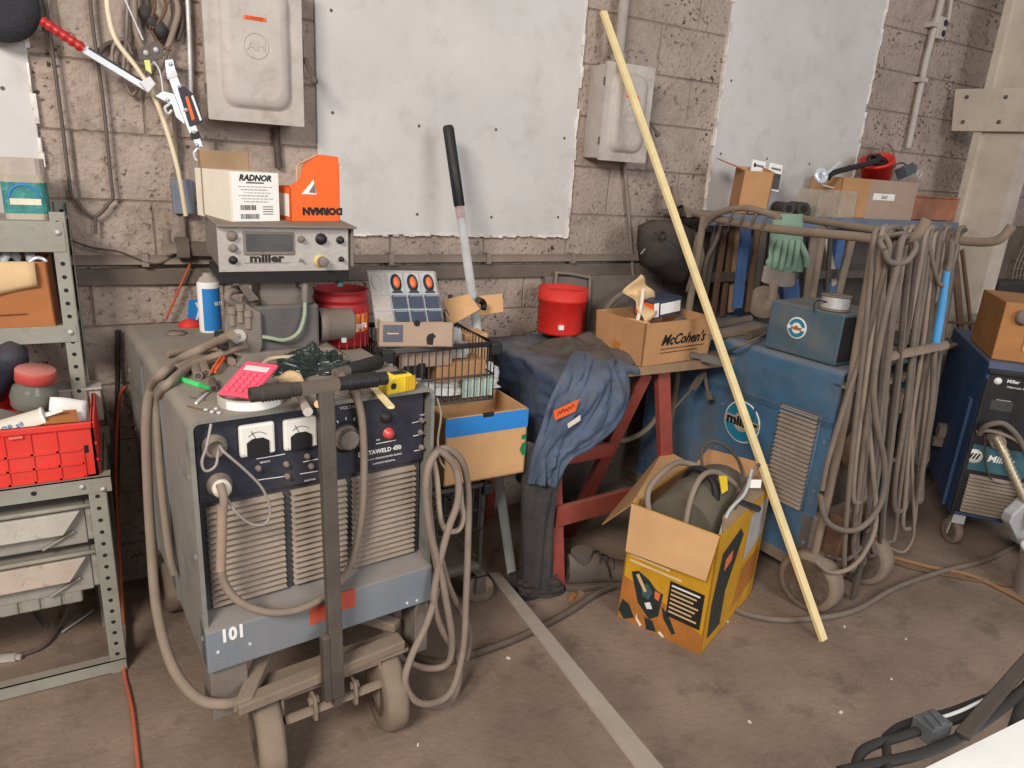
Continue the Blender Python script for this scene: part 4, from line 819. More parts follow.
# orange carton, torn open, lettering upside down
mt, w, d, h = basebox((291, 222), (340, 222), (281, 216), zlid, (288, 187))
h2 = at(340, 157, y=mt.translation.y).z-zlid; d = .10
t = thing('carton', 'orange torn-open carton with upside-down black lettering beside the white carton', 'carton', mtx=mt)
fr = frame((0, 0, 0), (1, 0, 0), (0, 0, 1))
mb = MB()
front = [(0, 0), (w, 0), (w*.98, h2), (w*.55, h2*1.02), (w*.28, h2*.86), (w*.18, h2*.62), (0, h*1.05)]
mb.prism(front, frame((0, .003, 0), (1, 0, 0), (0, 0, 1)), .003); mb.box(0, w, d-.003, d, 0, h); mb.box(0, .003, 0, d, 0, h*.98); mb.box(w-.003, w, 0, d, 0, h2*.9); mb.box(0, w, 0, d, 0, .003); bd = mb.build('carton_body', m_orangec, t)
mb = MB(); mb.add([(w*.12, .0, h2*.60), (w*.26, 0, h2*.86), (w*.56, .0, h2*1.02), (w*.12, -.01, h2*.86)], [(0, 1, 2, 3)]); mb.build('torn_flap', mat('pale_orange_card', (246, 190, 150), .7), t, solid=.002)
mb = MB(); mb.prism([(w*.22, h2*.42), (w*.46, h2*.64), (w*.52, h2*.42)], frame((0, -.0005, 0), (1, 0, 0), (0, 0, 1)), .001); mb.build('white_print', m_white, t)
mb = MB(); mb.prism([(w*.36, h2*.45), (w*.47, h2*.58), (w*.50, h2*.44)], frame((0, -.0018, 0), (1, 0, 0), (0, 0, 1)), .001); mb.build('grey_print', m_ink, t)
text('DORMAN', .026, frame((w*.64, -.0008, h2*.17), (-1, 0, 0), (0, 0, -1)), m_print, t, 'lettering', bold=.0016, wx=1.05)
mb = MB(); mb.box(-.0015, 0, .01, d*.8, h*.15, h*.8); mb.build('side_label', m_white, t)
# ---- litter on the welder top
def G(px, py, z=0.): return at(px, py, z=WZ1+z)
q = G(211, 331); hh = at(207, 273, y=q.y).z-WZ1; 
t = thing('spray_can', 'blue and white spray can standing left of the wire feeder', 'can', q)
r = .033; mb = MB(); mb.lathe([(0, 0), (r, 0), (r, .004), (r, hh*.82), (r*.9, hh*.86)], n=28); mb.build('can_body', m_white, t)
mb = MB(); mb.lathe([(r*1.01, hh*.04), (r*1.01, hh*.76)], n=28, arc=PI*.95, o=(0, 0, 0)); o = mb.build('blue_label', m_stripe, t); o.rotation_euler = (0, 0, R_(50))
mb = MB(); mb.lathe([(r*.92, hh*.85), (r*.7, hh*.93), (r*.45, hh*.95), (r*.4, hh), (0, hh)], n=20); mb.build('can_top', m_grey, t)
text('BLU', .018, frame((r*.75, -r*.8, hh*.5), (.78, .62, 0), (0, 0, 1)), m_white, t, 'lettering')
mb = MB(); c = G(194, 322, .0); mm = frame(c+V((0, 0, .035)), V((1, .5, .2)), V((0, .35, 1))); mb.prism([(-.03, -.02), (.0, -.045), (.035, -.01), (.03, .035), (.0, .04)], mm, .004); o = solo(mb, 'sticker_card', 'blue and white card leaning behind the spray can', 'card', m_stripe)
mb = MB(); mb.prism([(-.004, -.028), (.0, -.028), (.026, .0), (.022, .026), (.018, .026), (.02, .002)], frame(c+V((0, -.004, .035)), V((1, .5, .2)), V((0, .35, 1))), .006); mb.build('white_edge', m_white, o, world=True)
mb = MB(); c = G(190, 326); mb.lathe([(.035, 0), (.036, .006), (.02, .02), (0, .026)], c, (0, 0, 1), 20); solo(mb, 'red_cap', 'flat red cap lying behind the spray can on the welder top', 'cap', m_red)  # a cap lying flat
mb = MB(); c = G(176, 334); mb.lathe([(0, 0), (.03, 0), (.03, .006), (.0, .008)], c, (0, 0, 1), 20); solo(mb, 'dusty_lid', 'dust-covered round lid flat on the back left of the welder top', 'lid', m_case)  # a round lid lying flat
# coffee tub behind
q = at(345, 350, z=WZ1); r = .082; q = V((q.x+.01, q.y+r-.005, q.z))
hh = at(345, 288, y=q.y).z-WZ1
t = thing('coffee_tub', 'dark red plastic coffee tub behind the wire feeder motor', 'tub', q)
mb = MB(); mb.lathe([(0, .004), (r*.92, .004), (r*.92, 0), (r*.96, .01), (r, hh*.06), (r, hh*.74), (r*.97, hh*.76), (r*.97, hh*.8), (r*1.02, hh*.82), (r*1.02, hh*.86), (r*.98, hh*.88), (r*.98, hh*.97), (r*1.03, hh), (r*.95, hh), (r*.95, hh*.05), (0, hh*.05)], n=36); mb.build('tub_body', m_dred, t)
mb = MB(); mb.lathe([(r*1.008, hh*.3), (r*1.008, hh*.62)], n=20, arc=PI*.7); o = mb.build('tub_label', mat('orange_label', (232, 130, 50), .5, var=.3, scale=14, wear=.4, wcol=(250, 220, 120)), t); o.rotation_euler = (0, 0, R_(30))
ang = R_(-62)
text('gers', .030, frame((r*1.02*math.cos(ang), r*1.02*math.sin(ang), hh*.42), (-math.sin(ang), math.cos(ang), 0), (0, 0, 1)), m_white, t, 'lettering', ext=.003)
mb = MB()
for k in range(7): mb.bar((r*1.006*math.cos(R_(-110+16*k)), r*1.006*math.sin(R_(-110+16*k)), hh*.02), (r*1.006*math.cos(R_(-110+16*k)), r*1.006*math.sin(R_(-110+16*k)), hh*.72), .004, .004)
mb.build('grip_ribs', m_dred, t)
# pink calculator on a round tin lid
c = G(251, 402); 
t = thing('round_tin', 'shallow round tin with a white rim under the pink calculator', 'tin', c)
r = .072; mb = MB(); mb.lathe([(0, .0), (r, 0), (r, .002), (r, .024), (r*.97, .026), (r*.95, .022), (r*.94, .006), (0, .006)], n=36); mb.build('tin_body', m_grey, t)
mb = MB(); mb.lathe([(r*1.006, .003), (r*1.006, .022)], n=24, arc=PI*.6); o = mb.build('white_tape', m_white, t); o.rotation_euler = (0, 0, R_(36))
a, b, c2 = at(218, 396, z=WZ1+.03), at(249, 400, z=WZ1+.03), None
for k_ in range(40):
    c2 = at(236, 363, z=WZ1+.03+.0025*k_)
    if (c2-a).length < .135: break
u = (b-a).normalized(); v = (c2-a); w = (b-a).length*1.1; ln = v.length
mm = frame(a, u, v)
t = thing('calculator', 'pink pocket calculator resting on the round tin', 'calculator', mtx=mm)
mb = MB(); mb.box(0, w, 0, ln, 0, .009); mb.build('calculator_body', m_pink, t, bevel=.004, seg=3)
mb = MB(); mb.box(w*.14, w*.86, ln*.72, ln*.86, .0085, .0098); mb.build('display', m_lcd, t)
for j in range(5):
    for i in range(4): mb = MB(); x = w*(.12+.2*i); y = ln*(.08+.12*j); mb.box(x, x+w*.15, y, y+ln*.075, .008, .0125); mb.build('key', m_pinkk, t, bevel=.001)
mb = MB(); mb.box(w*.14, w*.42, ln*.905, ln*.93, .0088, .0094); mb.build('maker_print', m_ink, t)
# pipe stubs, clip, marker, bits
def pipe(pa, pb, r, label, m=m_case, z=None):
    z = r if z is None else z
    mb = MB(); a, b = at(*pa, z=WZ1+z), at(*pb, z=WZ1+z); mb.pipe(a, b, r, r*.72, 16); return solo(mb, 'pipe_stub', label, 'pipe', m)
pipe((198, 376), (195, 366), .011, 'left of the two short upright-looking pipe stubs beside the green marker')
pipe((206, 373), (203, 364), .011, 'right one of the paired short pipe stubs nearer the red clip', m_tyre)
pipe((176, 369), (208, 355), .012, 'longer dusty pipe stub lying behind the paired stubs', m_tyre)
pipe((214, 389), (212, 380), .009, 'short bent pipe stub pressed against the round tin', m_cabled)
cable([G(167, 354, .012), G(190, 350, .012), G(215, 348, .012), G(225, 352, .012), G(232, 362, .012)], .011, 'dusty pipe length lying along the back left of the welder top', m_tyre, 'bent_pipe')
t = thing('marker_pen', 'bright green marker lying at the left edge of the welder top', 'pen', G(192, 382))
a, b = G(178, 378, .006), G(200, 385, .006); mb = MB(); mb.cyl(a, b, .006, 12); mb.build('barrel', m_green, t, world=True); mb = MB(); mb.cyl(b, b+(b-a)*.45, .0048, 12); mb.build('cap', mat('dark_green', (40, 170, 84), .4), t, world=True)
a, b = G(213, 372, .012), G(222, 358, .02); mb = MB(); s = (b-a).cross(V((0, 0, 1))).normalized()*.005; mb.tube(smooth([a+s, b+s, b+(b-a)*.12, b-s, a-s], 4), .0035, 7); solo(mb, 'plastic_clip', 'orange-red plastic clip leaning by the pink calculator', 'clip', m_tagor)
for i, (pa, pb, r, m, lab) in enumerate((((190, 397), (205, 400), .0022, m_dkmetal, 'thin drill bit nearest the green marker'), ((196, 403), (208, 392), .0035, m_galv, 'bright steel drill bit pointing at the round tin'), ((187, 406), (206, 411), .0018, m_rust, 'rusty wire offcut at the front left of the welder top'), ((200, 396), (208, 391), .005, m_dkmetal, 'stubby dark socket bit beside the bright drill bit'))):
    mb = MB(); mb.cyl(G(*pa, r), G(*pb, r), r, 8); solo(mb, 'drill_bit', lab, 'bit', m)
for i, (px, py) in enumerate(((206, 411), (212, 413), (216, 410), (219, 414))):
    mb = MB(); mb.lathe([(.003, 0), (.006, .003), (.003, .006)], G(px, py), (0, 0, 1), 8); solo(mb, 'steel_nut', 'tiny nut on the front left edge of the welder top', 'nut', m_galv, group='loose nuts on the welder top')
# black plastic bag, crumpled
def crumple(c, sx, sy, sz, seed, label, name, cat, m, amp=.55, n=26):
    c = V(c); off = V((seed*3.1, seed*1.7, seed))
    def fn(u, v):
        th = u*2*PI; ph = v*PI*.5
        d = V((math.cos(th)*math.sin(ph+.001), math.sin(th)*math.sin(ph+.001), math.cos(ph)))
        k = 1+amp*noise.noise(d*2.2+off)+amp*.5*abs(noise.noise(d*6+off))-amp*.25*abs(noise.noise(d*11+off))
        return c+V((d.x*sx*k, d.y*sy*k, max(0, d.z*sz*k)))
    mb = MB(); mb.grid(fn, n*2, n, False); return solo(mb, name, label, cat, m)
q = G(312, 372); crumple(q, .08, .05, .062, 4, 'crumpled dark green-black plastic bag on top of the big welder', 'plastic_bag', 'bag', m_bagd)
q = G(288, 372); crumple(q, .05, .02, .02, 9, 'silvery crushed film scrap trailing left from the dark bag', 'film_scrap', 'scrap', m_bagd)
cable([G(262, 366, .03), G(270, 359, .04), G(290, 357, .045), G(304, 356, .045)], .006, 'tan bent rod behind the dark plastic bag', mat('tan_rod', (186, 166, 140), .6), 'bent_rod')
t = thing('flashlight', 'black cylindrical flashlight lying behind the right grip of the tow handle', 'flashlight', G(352, 368))
a, b = G(335, 374, .018), G(378, 362, .018); mb = MB(); mb.cyl(a, a+(b-a)*.3, .014, 14); mb.build('barrel', m_dkmetal, t, world=True); mb = MB(); mb.lathe([(.014, 0), (.019, .02), (.02, (b-a).length*.72), (.017, (b-a).length*.76), (0, (b-a).length*.76)], a+(b-a)*.28, b-a, 18); mb.build('head', m_blackp, t, world=True)
# tape measure
c = G(397, 391); t = thing('tape_measure', 'yellow tape measure case on the right front of the welder top', 'tape measure', mtx=M.Translation(c)@rz(R_(14)))
mb = MB(); mb.prism([(-.042, 0), (.04, 0), (.046, .015), (.044, .035), (.03, .046), (-.02, .048), (-.042, .034)], frame((0, .022, 0), (1, 0, 0), (0, 0, 1)), .042); mb.build('tape_case', m_yellow, t, bevel=.005)
mb = MB(); mb.cyl((-.024, -.0215, .022), (-.024, -.019, .022), .008, 14); mb.build('belt_screw', m_print, t); mb = MB(); mb.box(-.015, .022, -.01, .012, .0465, .0495); mb.build('lock_slider', m_blackp, t)
mb = MB(); mb.tube([(.045+.0*i, -.022+.044*i/4, .02) for i in range(5)], .003, 6)
for i in range(4): mb.box(.012+.008*i, .015+.008*i, -.0225, -.02, .004, .042)
mb.build('case_ribs', mat('dark_yellow', (196, 160, 40), .5), t)
# paint stick and cone
a, b = G(365, 378, .02), G(391, 407, .004); mb = MB(); mb.bar(a, b, .018, .004, (0, 0, 1)); mb.lathe([(0, 0), (.009, 0), (.009, .004), (0, .004)], b-V((0, 0, .002)), (0, 0, 1), 14); solo(mb, 'stir_stick', 'thin pale paint stir stick beside the yellow tape measure', 'stick', m_wood)
t = thing('grinding_brush', 'small dusty cup brush poking out below the tow handle bar', 'brush', G(306, 407))
a, b = G(300, 396, .02), G(308, 412, .012); mb = MB(); mb.cyl(a, b, .007, 14, .011); mb.build('bristles', m_grey, t, world=True); mb = MB(); mb.pipe(a-(b-a)*.3, a, .010, .005, 14); mb.build('collar', m_case, t, world=True)
for i, (px, py, rr, m, lab) in enumerate(((268, 388, .012, m_case, 'dusty round knob lying just right of the pink calculator'), (281, 386, .010, m_cabled, 'brown bottle cap right of the pink calculator'), (318, 404, .009, m_tan, 'small tan plug under the tow handle'))):
    mb = MB(); mb.cyl(G(px, py, 0), G(px, py, .018), rr, 14); solo(mb, 'small_cap', lab, 'cap', m)  # small cap-like pieces: a knob, a bottle cap, a plug
q = G(290, 384, .0); mb = MB(); mm = frame(q+V((0, 0, .012)), V((1, .1, .1)), V((0, 1, .35))); mb.grid(lambda u, v: mm@V((u*.06-.03, v*.05-.02, .006*math.sin(u*6+v*4))), 6, 5); solo(mb, 'tan_paper', 'scrap of tan paper lying by the dark bag', 'paper', m_tan, solid=.0015)
mb = MB(); mb.lathe([(.062, 0), (.065, .003), (.062, .006), (.058, .004)], G(357, 390), (0, 0, 1), 30); mb.bar(G(340, 388, .006), G(352, 392, .012), .03, .012); solo(mb, 'grinding_disc', 'dusty thin disc lying right of the tow handle pole', 'disc', m_case)
# ================================================================ middle: wire cart, table, floor
def loft(mb, rows, nu=10, bul=None, sm=True, k=4):
    """surface through rows of left/right edge points, smoothed along its length"""
    Ls = smooth([r[0] for r in rows], k); Rs = smooth([r[1] for r in rows], k); n = len(Ls)-1
    def fn(u, v):
        i = min(n, int(round(v*n))); p = Ls[i].lerp(Rs[i], u)
        return p+(bul(u, v) if bul else V((0, 0, 0)))
    return mb.grid(fn, nu, n, sm)
yc1, yc2 = 1.97, 2.33
xl, xr2 = .69, at(495, 347, y=yc1).x
bz1 = at(450, 347, y=yc1).z; bz0 = at(450, 403, y=yc1).z
t = thing('wire_cart', 'black wire basket cart between the big welder and the cloth-covered table', 'cart', ((xl+xr2)/2, (yc1+yc2)/2, 0))
def basket(x0, x1, y0, y1, z0, z1, nm, nx, r=.0024):
    mb = MB()
    for x in [x0+(x1-x0)*i/nx for i in range(nx+1)]:
        for y in (y0, y1): mb.cyl((x, y, z0), (x, y, z1), r, 6)
        mb.cyl((x, y0, z0), (x, y1, z0), r, 6)
    ny = max(4, int(nx*(y1-y0)/(x1-x0)))
    for y in [y0+(y1-y0)*i/ny for i in range(ny+1)]:
        for x in (x0, x1): mb.cyl((x, y, z0), (x, y, z1), r, 6)
        mb.cyl((x0, y, z0), (x1, y, z0), r, 6)
    for z in (z0, z0+(z1-z0)*.45):
        mb.tube([(x0, y0, z), (x1, y0, z), (x1, y1, z), (x0, y1, z)], .0042, 7, True)
    o = mb.build(nm, m_cartk, t, world=True)
    mb = MB(); mb.tube([(x0, y0, z1), (x1, y0, z1), (x1, y1, z1), (x0, y1, z1)], .009, 8, True); mb.build('basket_rim', m_cartk, o, world=True)
    for cx_, cy_ in ((x1, y0), (x0, y0), (x1, y1)): mb = MB(); mb.box(cx_-.02, cx_+.02, cy_-.018, cy_+.018, z1-.035, z1+.006); mb.build('corner_sleeve', m_blackp, o, world=True, bevel=.006)
    return o
basket(xl, xr2, yc1, yc2, bz0, bz1, 'upper_basket', 16)
lz1, lz0 = at(470, 487, y=yc1).z, at(470, 531, y=yc1).z
basket(xl, xr2-.0, yc1, yc2, lz0, lz1, 'lower_basket', 14)
for x, y in ((xl+.01, yc1+.01), (xr2-.01, yc1+.01), (xl+.01, yc2-.01), (xr2-.01, yc2-.01)):
    z = bz1+.1 if y > 2.2 else lz1
    mb = MB(); mb.cyl((x, y, .12), (x, y, z), .009, 10); o = mb.build('post', m_cartk, t, world=True)
    mb = MB(); mb.lathe([(0, 0), (.052, 0), (.056, .006), (.056, .022), (.052, .028), (0, .028)], (x+.0, y-.014, .056), (0.3, 1, 0), 22); mb.build('caster', m_tyre, t, world=True)
    mb = MB(); mb.box(x-.02, x+.02, y-.026, y-.02, .05, .125); mb.box(x-.02, x+.02, y+.02, y+.026, .05, .125); mb.box(x-.02, x+.02, y-.026, y+.026, .12, .128); mb.build('caster_fork', m_dkmetal, t, world=True)
mb = MB(); mb.box(xl, xr2, yc1, yc2, .13, .17); mb.build('base_tray', m_dkmetal, t, world=True, bevel=.015)
# display carton with tilted clear tray
mt, w, d, h = basebox((378, 347), (453, 347), (372, 338), bz1+.01, (377, 322)); d = .17
t = thing('carton', 'grey-brown display carton standing across the wire cart rim', 'carton', mtx=mt)
carton(t, w, d, h, m_kraftg, name='carton_body')
a = at(383, 342, E=t, y=-.001); b = at(403, 325, E=t, y=-.001); mb = MB(); mb.box(a.x, b.x, -.0015, 0, a.z, b.z); lb = mb.build('grey_label', mat('slate_label', (92, 94, 106), .6), t)
mb = MB(); mb.box(a.x+.012, b.x-.012, -.0022, -.0014, (a.z+b.z)/2-.002, (a.z+b.z)/2+.002); mb.build('label_print', m_tan, lb)
q = at(431, 338, E=t, y=-.001); mb = MB(); mb.prism([(-.012, -.02), (.006, -.022), (.008, -.002), (.015, .006), (.006, .016), (-.008, .012), (-.014, 0)], frame((q.x, -.0012, q.z), (1, 0, 0), (0, 0, 1)), .001); mb.build('dark_logo', m_print, t)
q = at(417, 325, E=t, y=-.001); mb = MB(); mb.cyl((q.x, -.0012, h-.003), (q.x, 0, h-.003), .010, 14); mb.build('thumb_notch', m_gap, t)
yA, yB = mt.translation.y+.03, mt.translation.y+.13
BL, BR, TL, TR = at(376, 328, y=yA), at(445, 326, y=yA), at(361, 271, y=yB), at(437, 269, y=yB)
ux = (BR-BL); uy = (TL-BL); fr = frame(BL, ux, uy); WW, HH = ux.length, uy.length
t = thing('display_tray', 'clear plastic display tray leaning in the grey-brown carton', 'tray', mtx=fr)
mb = MB(); mb.box(0, WW, 0, HH, -.004, -.001); mb.build('backing', m_grey, t)
mb = MB(); mb.tube([(0, 0, 0), (WW, 0, 0), (WW*.98, HH, 0), (0, HH, 0)], .003, 6, True)
for s in (.25, .5, .75): mb.tube([(WW*s, 0, .002), (WW*s, HH, .002)], .002, 6)
for s in (.30, .58): mb.tube([(0, HH*s, .002), (WW, HH*s, .002)], .002, 6)
mb.build('tray_ribs', m_clear, t)
mb = MB(); mb.tube([(WW*.12+math.cos(q)*WW*.075, HH*.80+math.sin(q)*HH*.13, .003) for q in [2*PI*i/24 for i in range(24)]], .0025, 6, True); mb.build('empty_slot', m_clear, t)
lab = ['left one of the three orange-faced packs in the clear tray', 'middle one of the three orange-faced packs in the clear tray', 'right one of the three orange-faced packs in the clear tray']
proto = None
for i in range(3):
    x0 = WW*(.27+.24*i); pw = WW*.21
    if proto is None:
        p = thing('blister_pack', lab[i], 'blister pack', mtx=fr@M.Translation((x0, 0, .0)), group='orange-faced packs in the clear tray'); proto = p
        mb = MB(); mb.box(0, pw, 0, HH*.96, .0005, .002); mb.build('card', m_clear, p)
        mb = MB(); m_ = M.Translation((pw*.5, HH*.78, .004))@M.Diagonal((.85, 1.45, 1, 1)); mb.T = m_; mb.lathe([(0, .006), (pw*.30, .006), (pw*.42, .002), (pw*.42, -.003), (0, -.003)], n=26); mb.build('oval_case', m_blackp, p)
        mb = MB(m_); mb.lathe([(0, .0085), (pw*.26, .0075), (pw*.27, .004)], n=22); mb.build('orange_face', m_peach, p)
        mb = MB(); mb.prism([(pw*.12, HH*.6), (pw*.88, HH*.6), (pw*.6, HH*.68), (pw*.4, HH*.68)], M.Translation((0, 0, .003)), .004); mb.build('stand_base', m_navy, p)
        for y0, y1 in ((.32, .55), (.08, .28)):
            mb = MB(); mb.box(pw*.04, pw*.96, HH*y0, HH*y1, .002, .012); o = mb.build('dark_tray', mat('slate_tray', (70, 76, 92), .25, bump=0), p, bevel=.002)
            mb = MB(); mb.box(pw*.1, pw*.9, HH*(y1-.03), HH*(y1-.015), .0115, .0128); mb.build('clear_edge', m_clear, o)
        mb = MB(); mb.box(pw*.12, pw*.7, HH*.02, HH*.07, .002, .006); mb.build('price_strip', m_peach, p)
    else: dup(proto, fr@M.Translation((x0, 0, 0)), lab[i])
# cardboard flap pieces beside the display carton
y = 2.30
def card(px, y, name, label, m=m_kraft2, th=.004, cat='cardboard'):
    pts = [at(a, b, y=y if not isinstance(y, (list, tuple)) else y[i]) for i, (a, b) in enumerate(px)]; mb = MB(); n = len(pts); nn = (pts[1]-pts[0]).cross(pts[2]-pts[0]).normalized()*th
    mb.add(pts+[p+nn for p in pts], [tuple(range(n)), tuple(range(n, 2*n))[::-1]]+[(i, n+i, n+(i+1) % n, (i+1) % n) for i in range(n)]); return solo(mb, name, label, cat, m)
card([(443, 300), (469, 294), (480, 309), (453, 324)], [2.26, 2.26, 2.2, 2.2], 'cardboard_flap', 'left tan cardboard flap at the foot of the steel pole')
card([(474, 317), (503, 312), (502, 294), (473, 297)], [2.3, 2.3, 2.34, 2.34], 'cardboard_flap', 'right tan cardboard flap behind the steel pole')
mb = MB(); q = at(480, 304, y=2.26); mb.tube(smooth([q+V(p) for p in [(-.02, -.02, .02), (0, 0, .012), (.02, .01, 0), (.015, 0, -.02)]], 4), .012, 8); solo(mb, 'black_clamp', 'small black clamp between the two cardboard flaps', 'clamp', m_blackp)
# contents of the upper basket
q = at(440, 372, y=2.050); mb = MB(); mb.box(at(432, 372, y=2.050).x, at(480, 372, y=2.050).x, 2.010, 2.210, bz0+.06, at(450, 361, y=2.030).z); solo(mb, 'carton', 'brown carton lying inside the upper wire basket', 'carton', m_kraft, bevel=.003)
mb = MB(); mb.box(at(394, 362, y=2.050).x, at(446, 362, y=2.050).x, 2.000, 2.190, bz0+.12, bz1-.02); solo(mb, 'carton', 'pinkish brown carton under the display carton inside the basket', 'carton', m_kraftg, bevel=.003)
q = at(470, 340, y=2.150); mb = MB(); mb.box(q.x-.02, q.x+.07, 2.150, 2.240, bz0+.08, q.z+.02); solo(mb, 'carton', 'small open tan carton in the right back of the wire basket', 'carton', m_kraft2, bevel=.002)
for i, (px, py, sx, sy, sz, lab) in enumerate(((400, 398, .1, .05, .1, 'crumpled white plastic bag low left in the wire basket'), (452, 398, .12, .06, .08, 'crumpled white plastic bag low in the middle of the wire basket'), (478, 396, .09, .06, .1, 'crumpled white plastic bag low right in the wire basket'))):
    q = at(px, py, y=2.080); crumple((q.x, 2.080, bz0+.008), sx*.8, sy, sz*.8, 11+i, lab, 'plastic_bag', 'bag', m_bagw, n=14)
q = at(455, 340, y=2.070); crumple((q.x, 2.080, bz1-.06), .05, .035, .075, 31, 'crumpled grey newsprint standing in the wire basket right of the display carton', 'crumpled_paper', 'paper', mat('newsprint', (190, 186, 182), .8, var=.3, scale=30), n=14)
q = at(413, 372, y=1.995); mb = MB(); mb.box(q.x-.03, q.x+.02, 1.990, 2.000, q.z-.02, q.z+.02); mb.box(q.x+.02, q.x+.04, 1.990, 2.000, q.z-.01, q.z+.025); solo(mb, 'small_package', 'small black and yellow package in the left of the wire basket', 'package', m_blackp)
q = at(477, 376, y=1.990); mb = MB(); mb.box(q.x-.05, q.x+.06, 1.990, 1.995, bz0+.005, bz0+.07); solo(mb, 'green_bag', 'green-printed white bag against the front wires of the basket', 'bag', mat('green_print_bag', (190, 210, 196), .4, var=.3, scale=18, wear=.6, wcol=(70, 150, 100)))
# fruit carton with blue band on the lower basket
yk = 1.885; A = at(446, 419, y=yk); B = at(529, 411, y=yk); zB = at(443, 487, y=yk).z
t = thing('carton', 'open brown carton with a blue band hanging low on the wire cart', 'carton', (A.x, yk, zB), R_(1))
w = B.x-A.x; h = A.z-zB; d = .22
carton(t, w, d, h, m_kraft2, name='carton_body', th=.005)
mb = MB(); mb.box(-.0012, w+.0012, -.0014, .0, h*.72, h*.99); mb.build('blue_band', m_stripe, t)
mb = MB(); mb.prism([(w-.0, h*.27), (w-.014, h*.29), (w-.024, h*.38), (w-.014, h*.47), (w, h*.49)], frame((0, -.0012, 0), (1, 0, 0), (0, 0, 1)), .001); mb.box(w-.018, w, -.0013, 0, h*.53, h*.6); mb.build('green_print', mat('green_print', (30, 120, 74), .6), t)
mb = MB(); mb.box(w*.5-.02, w*.5+.02, -.002, .006, h-.012, h+.002); mb.build('hand_notch', m_gap, t)
# steel pole with black grip (jack handle)
p0, p1 = V((1.238, 2.03, 0)), at(448, 126, y=2.47)
t = thing('steel_pole', 'long bright steel pole with black grip leaning on the wall panel', 'pole', p0)
d = p1-p0; mb = MB(); mb.cyl(p0, p0+d*.30, .0185, 16); mb.cyl(p0+d*.30, p0+d*.33, .0205, 16); mb.cyl(p0+d*.33, p0+d*.81, .0165, 16); mb.build('tube', m_galv, t, world=True)
mb = MB(); mb.lathe([(.018, 0), (.0205, .003), (.0205, d.length*.16), (.017, d.length*.165), (0, d.length*.167)], p0+d*.835, d, 18); mb.build('grip', m_blackp, t, world=True)
mb = MB(); mb.cyl(p0+d*.81, p0+d*.836, .0172, 16); mb.build('red_sticker', mat('silver_sticker', (214, 196, 196), .3, .4, wear=.5, wcol=(206, 70, 60)), t, world=True)
# ---- table: red steel horses, board, cloth
TZ = .86
t = thing('work_table', 'red steel trestle table carrying the dark cloth and the tan carton', 'table', (1.8, 2.3, 0))
mb = MB(); mb.box(1.33, 2.21, 1.975, 2.56, TZ-.035, TZ); mb.build('board', m_woodo, t, world=True, bevel=.003)
mb = MB(); mb.bar((1.372, 1.925, 0), (1.335, 2.04, TZ-.03), .066, .03, (0, -1, 0)); mb.build('leg', m_redsteel, t, world=True, bevel=.003)
mb = MB(); mb.bar(at(668, 545, y=1.93), at(662, 372, y=2.04), .062, .03, (0, -1, 0)); q = at(668, 545, y=1.93); mb.bar((q.x+.01, 1.92, 0), q, .062, .03, (0, -1, 0)); mb.build('leg', m_redsteel, t, world=True, bevel=.003)
mb = MB(); a = at(645, 374, y=2.05); b = at(588, 492, y=2.2); c = a+(b-a)*(a.z/(a.z-b.z)); mb.bar(a, c, .06, .03, (0, -1, 0)); mb.build('leg', m_redsteel, t, world=True, bevel=.003)
mb = MB(); mb.bar((1.40, 2.5, TZ-.03), (1.38, 2.55, 0), .06, .03, (0, -1, 0)); mb.build('leg', m_redsteel, t, world=True)
a, b = at(555, 517, y=1.945), at(668, 487, y=2.0); mb = MB(); mb.bar(a, b, .085, .02, (0, -1, 0)); mb.build('lower_rail', m_redsteel, t, world=True, bevel=.003)
a, b = at(552, 459, y=1.98), at(612, 449, y=2.1); mb = MB(); mb.bar(a, b, .06, .02, (0, -1, 0)); mb.build('upper_rail', m_redsteel, t, world=True, bevel=.003)
def clothy(p, amp, sc, seed=0): return amp*(noise.noise(V((p[0]*sc+seed, p[1]*sc, p[2]*sc)))+.5*noise.noise(V((p[0]*sc*2.3+seed, p[1]*sc*2.3, p[2]*sc*2.3))))
def cloth(u, v):
    s = -.44+u*.80; q = -.30+v*.86
    if s > .06: q = max(q, -.02)
    x = 1.325+max(s, 0); y = 1.968+max(q, 0); z = TZ+.004; dr = 0
    if s < 0: dr = -s; x -= .012+.03*math.sin(q*19)*min(1, dr*4)+.02*math.sin(q*7+1)*dr*4
    if q < 0:
        y -= .012+.02*math.sin(s*17)*min(1, -q*4)
        if s < 0: dr = max(dr, -q); x -= .03*min(-q, -s)*8; y -= .02
        else: dr = -q
    z -= dr
    k = clothy((s, q, 0), .010, 7)+clothy((s*1.5, q*.5, 4), .010, 16)+.008*abs(noise.noise(V((s*9+q*6, q*3-s*4, 7))))
    return V((x+k, y+k, max(.3, z+(abs(k) if dr == 0 else k))))
mb = MB(); mb.grid(cloth, 70, 70); solo(mb, 'dust_cloth', 'dusty dark blue cloth draped over the left end of the table', 'cloth', m_tarp, solid=.004)
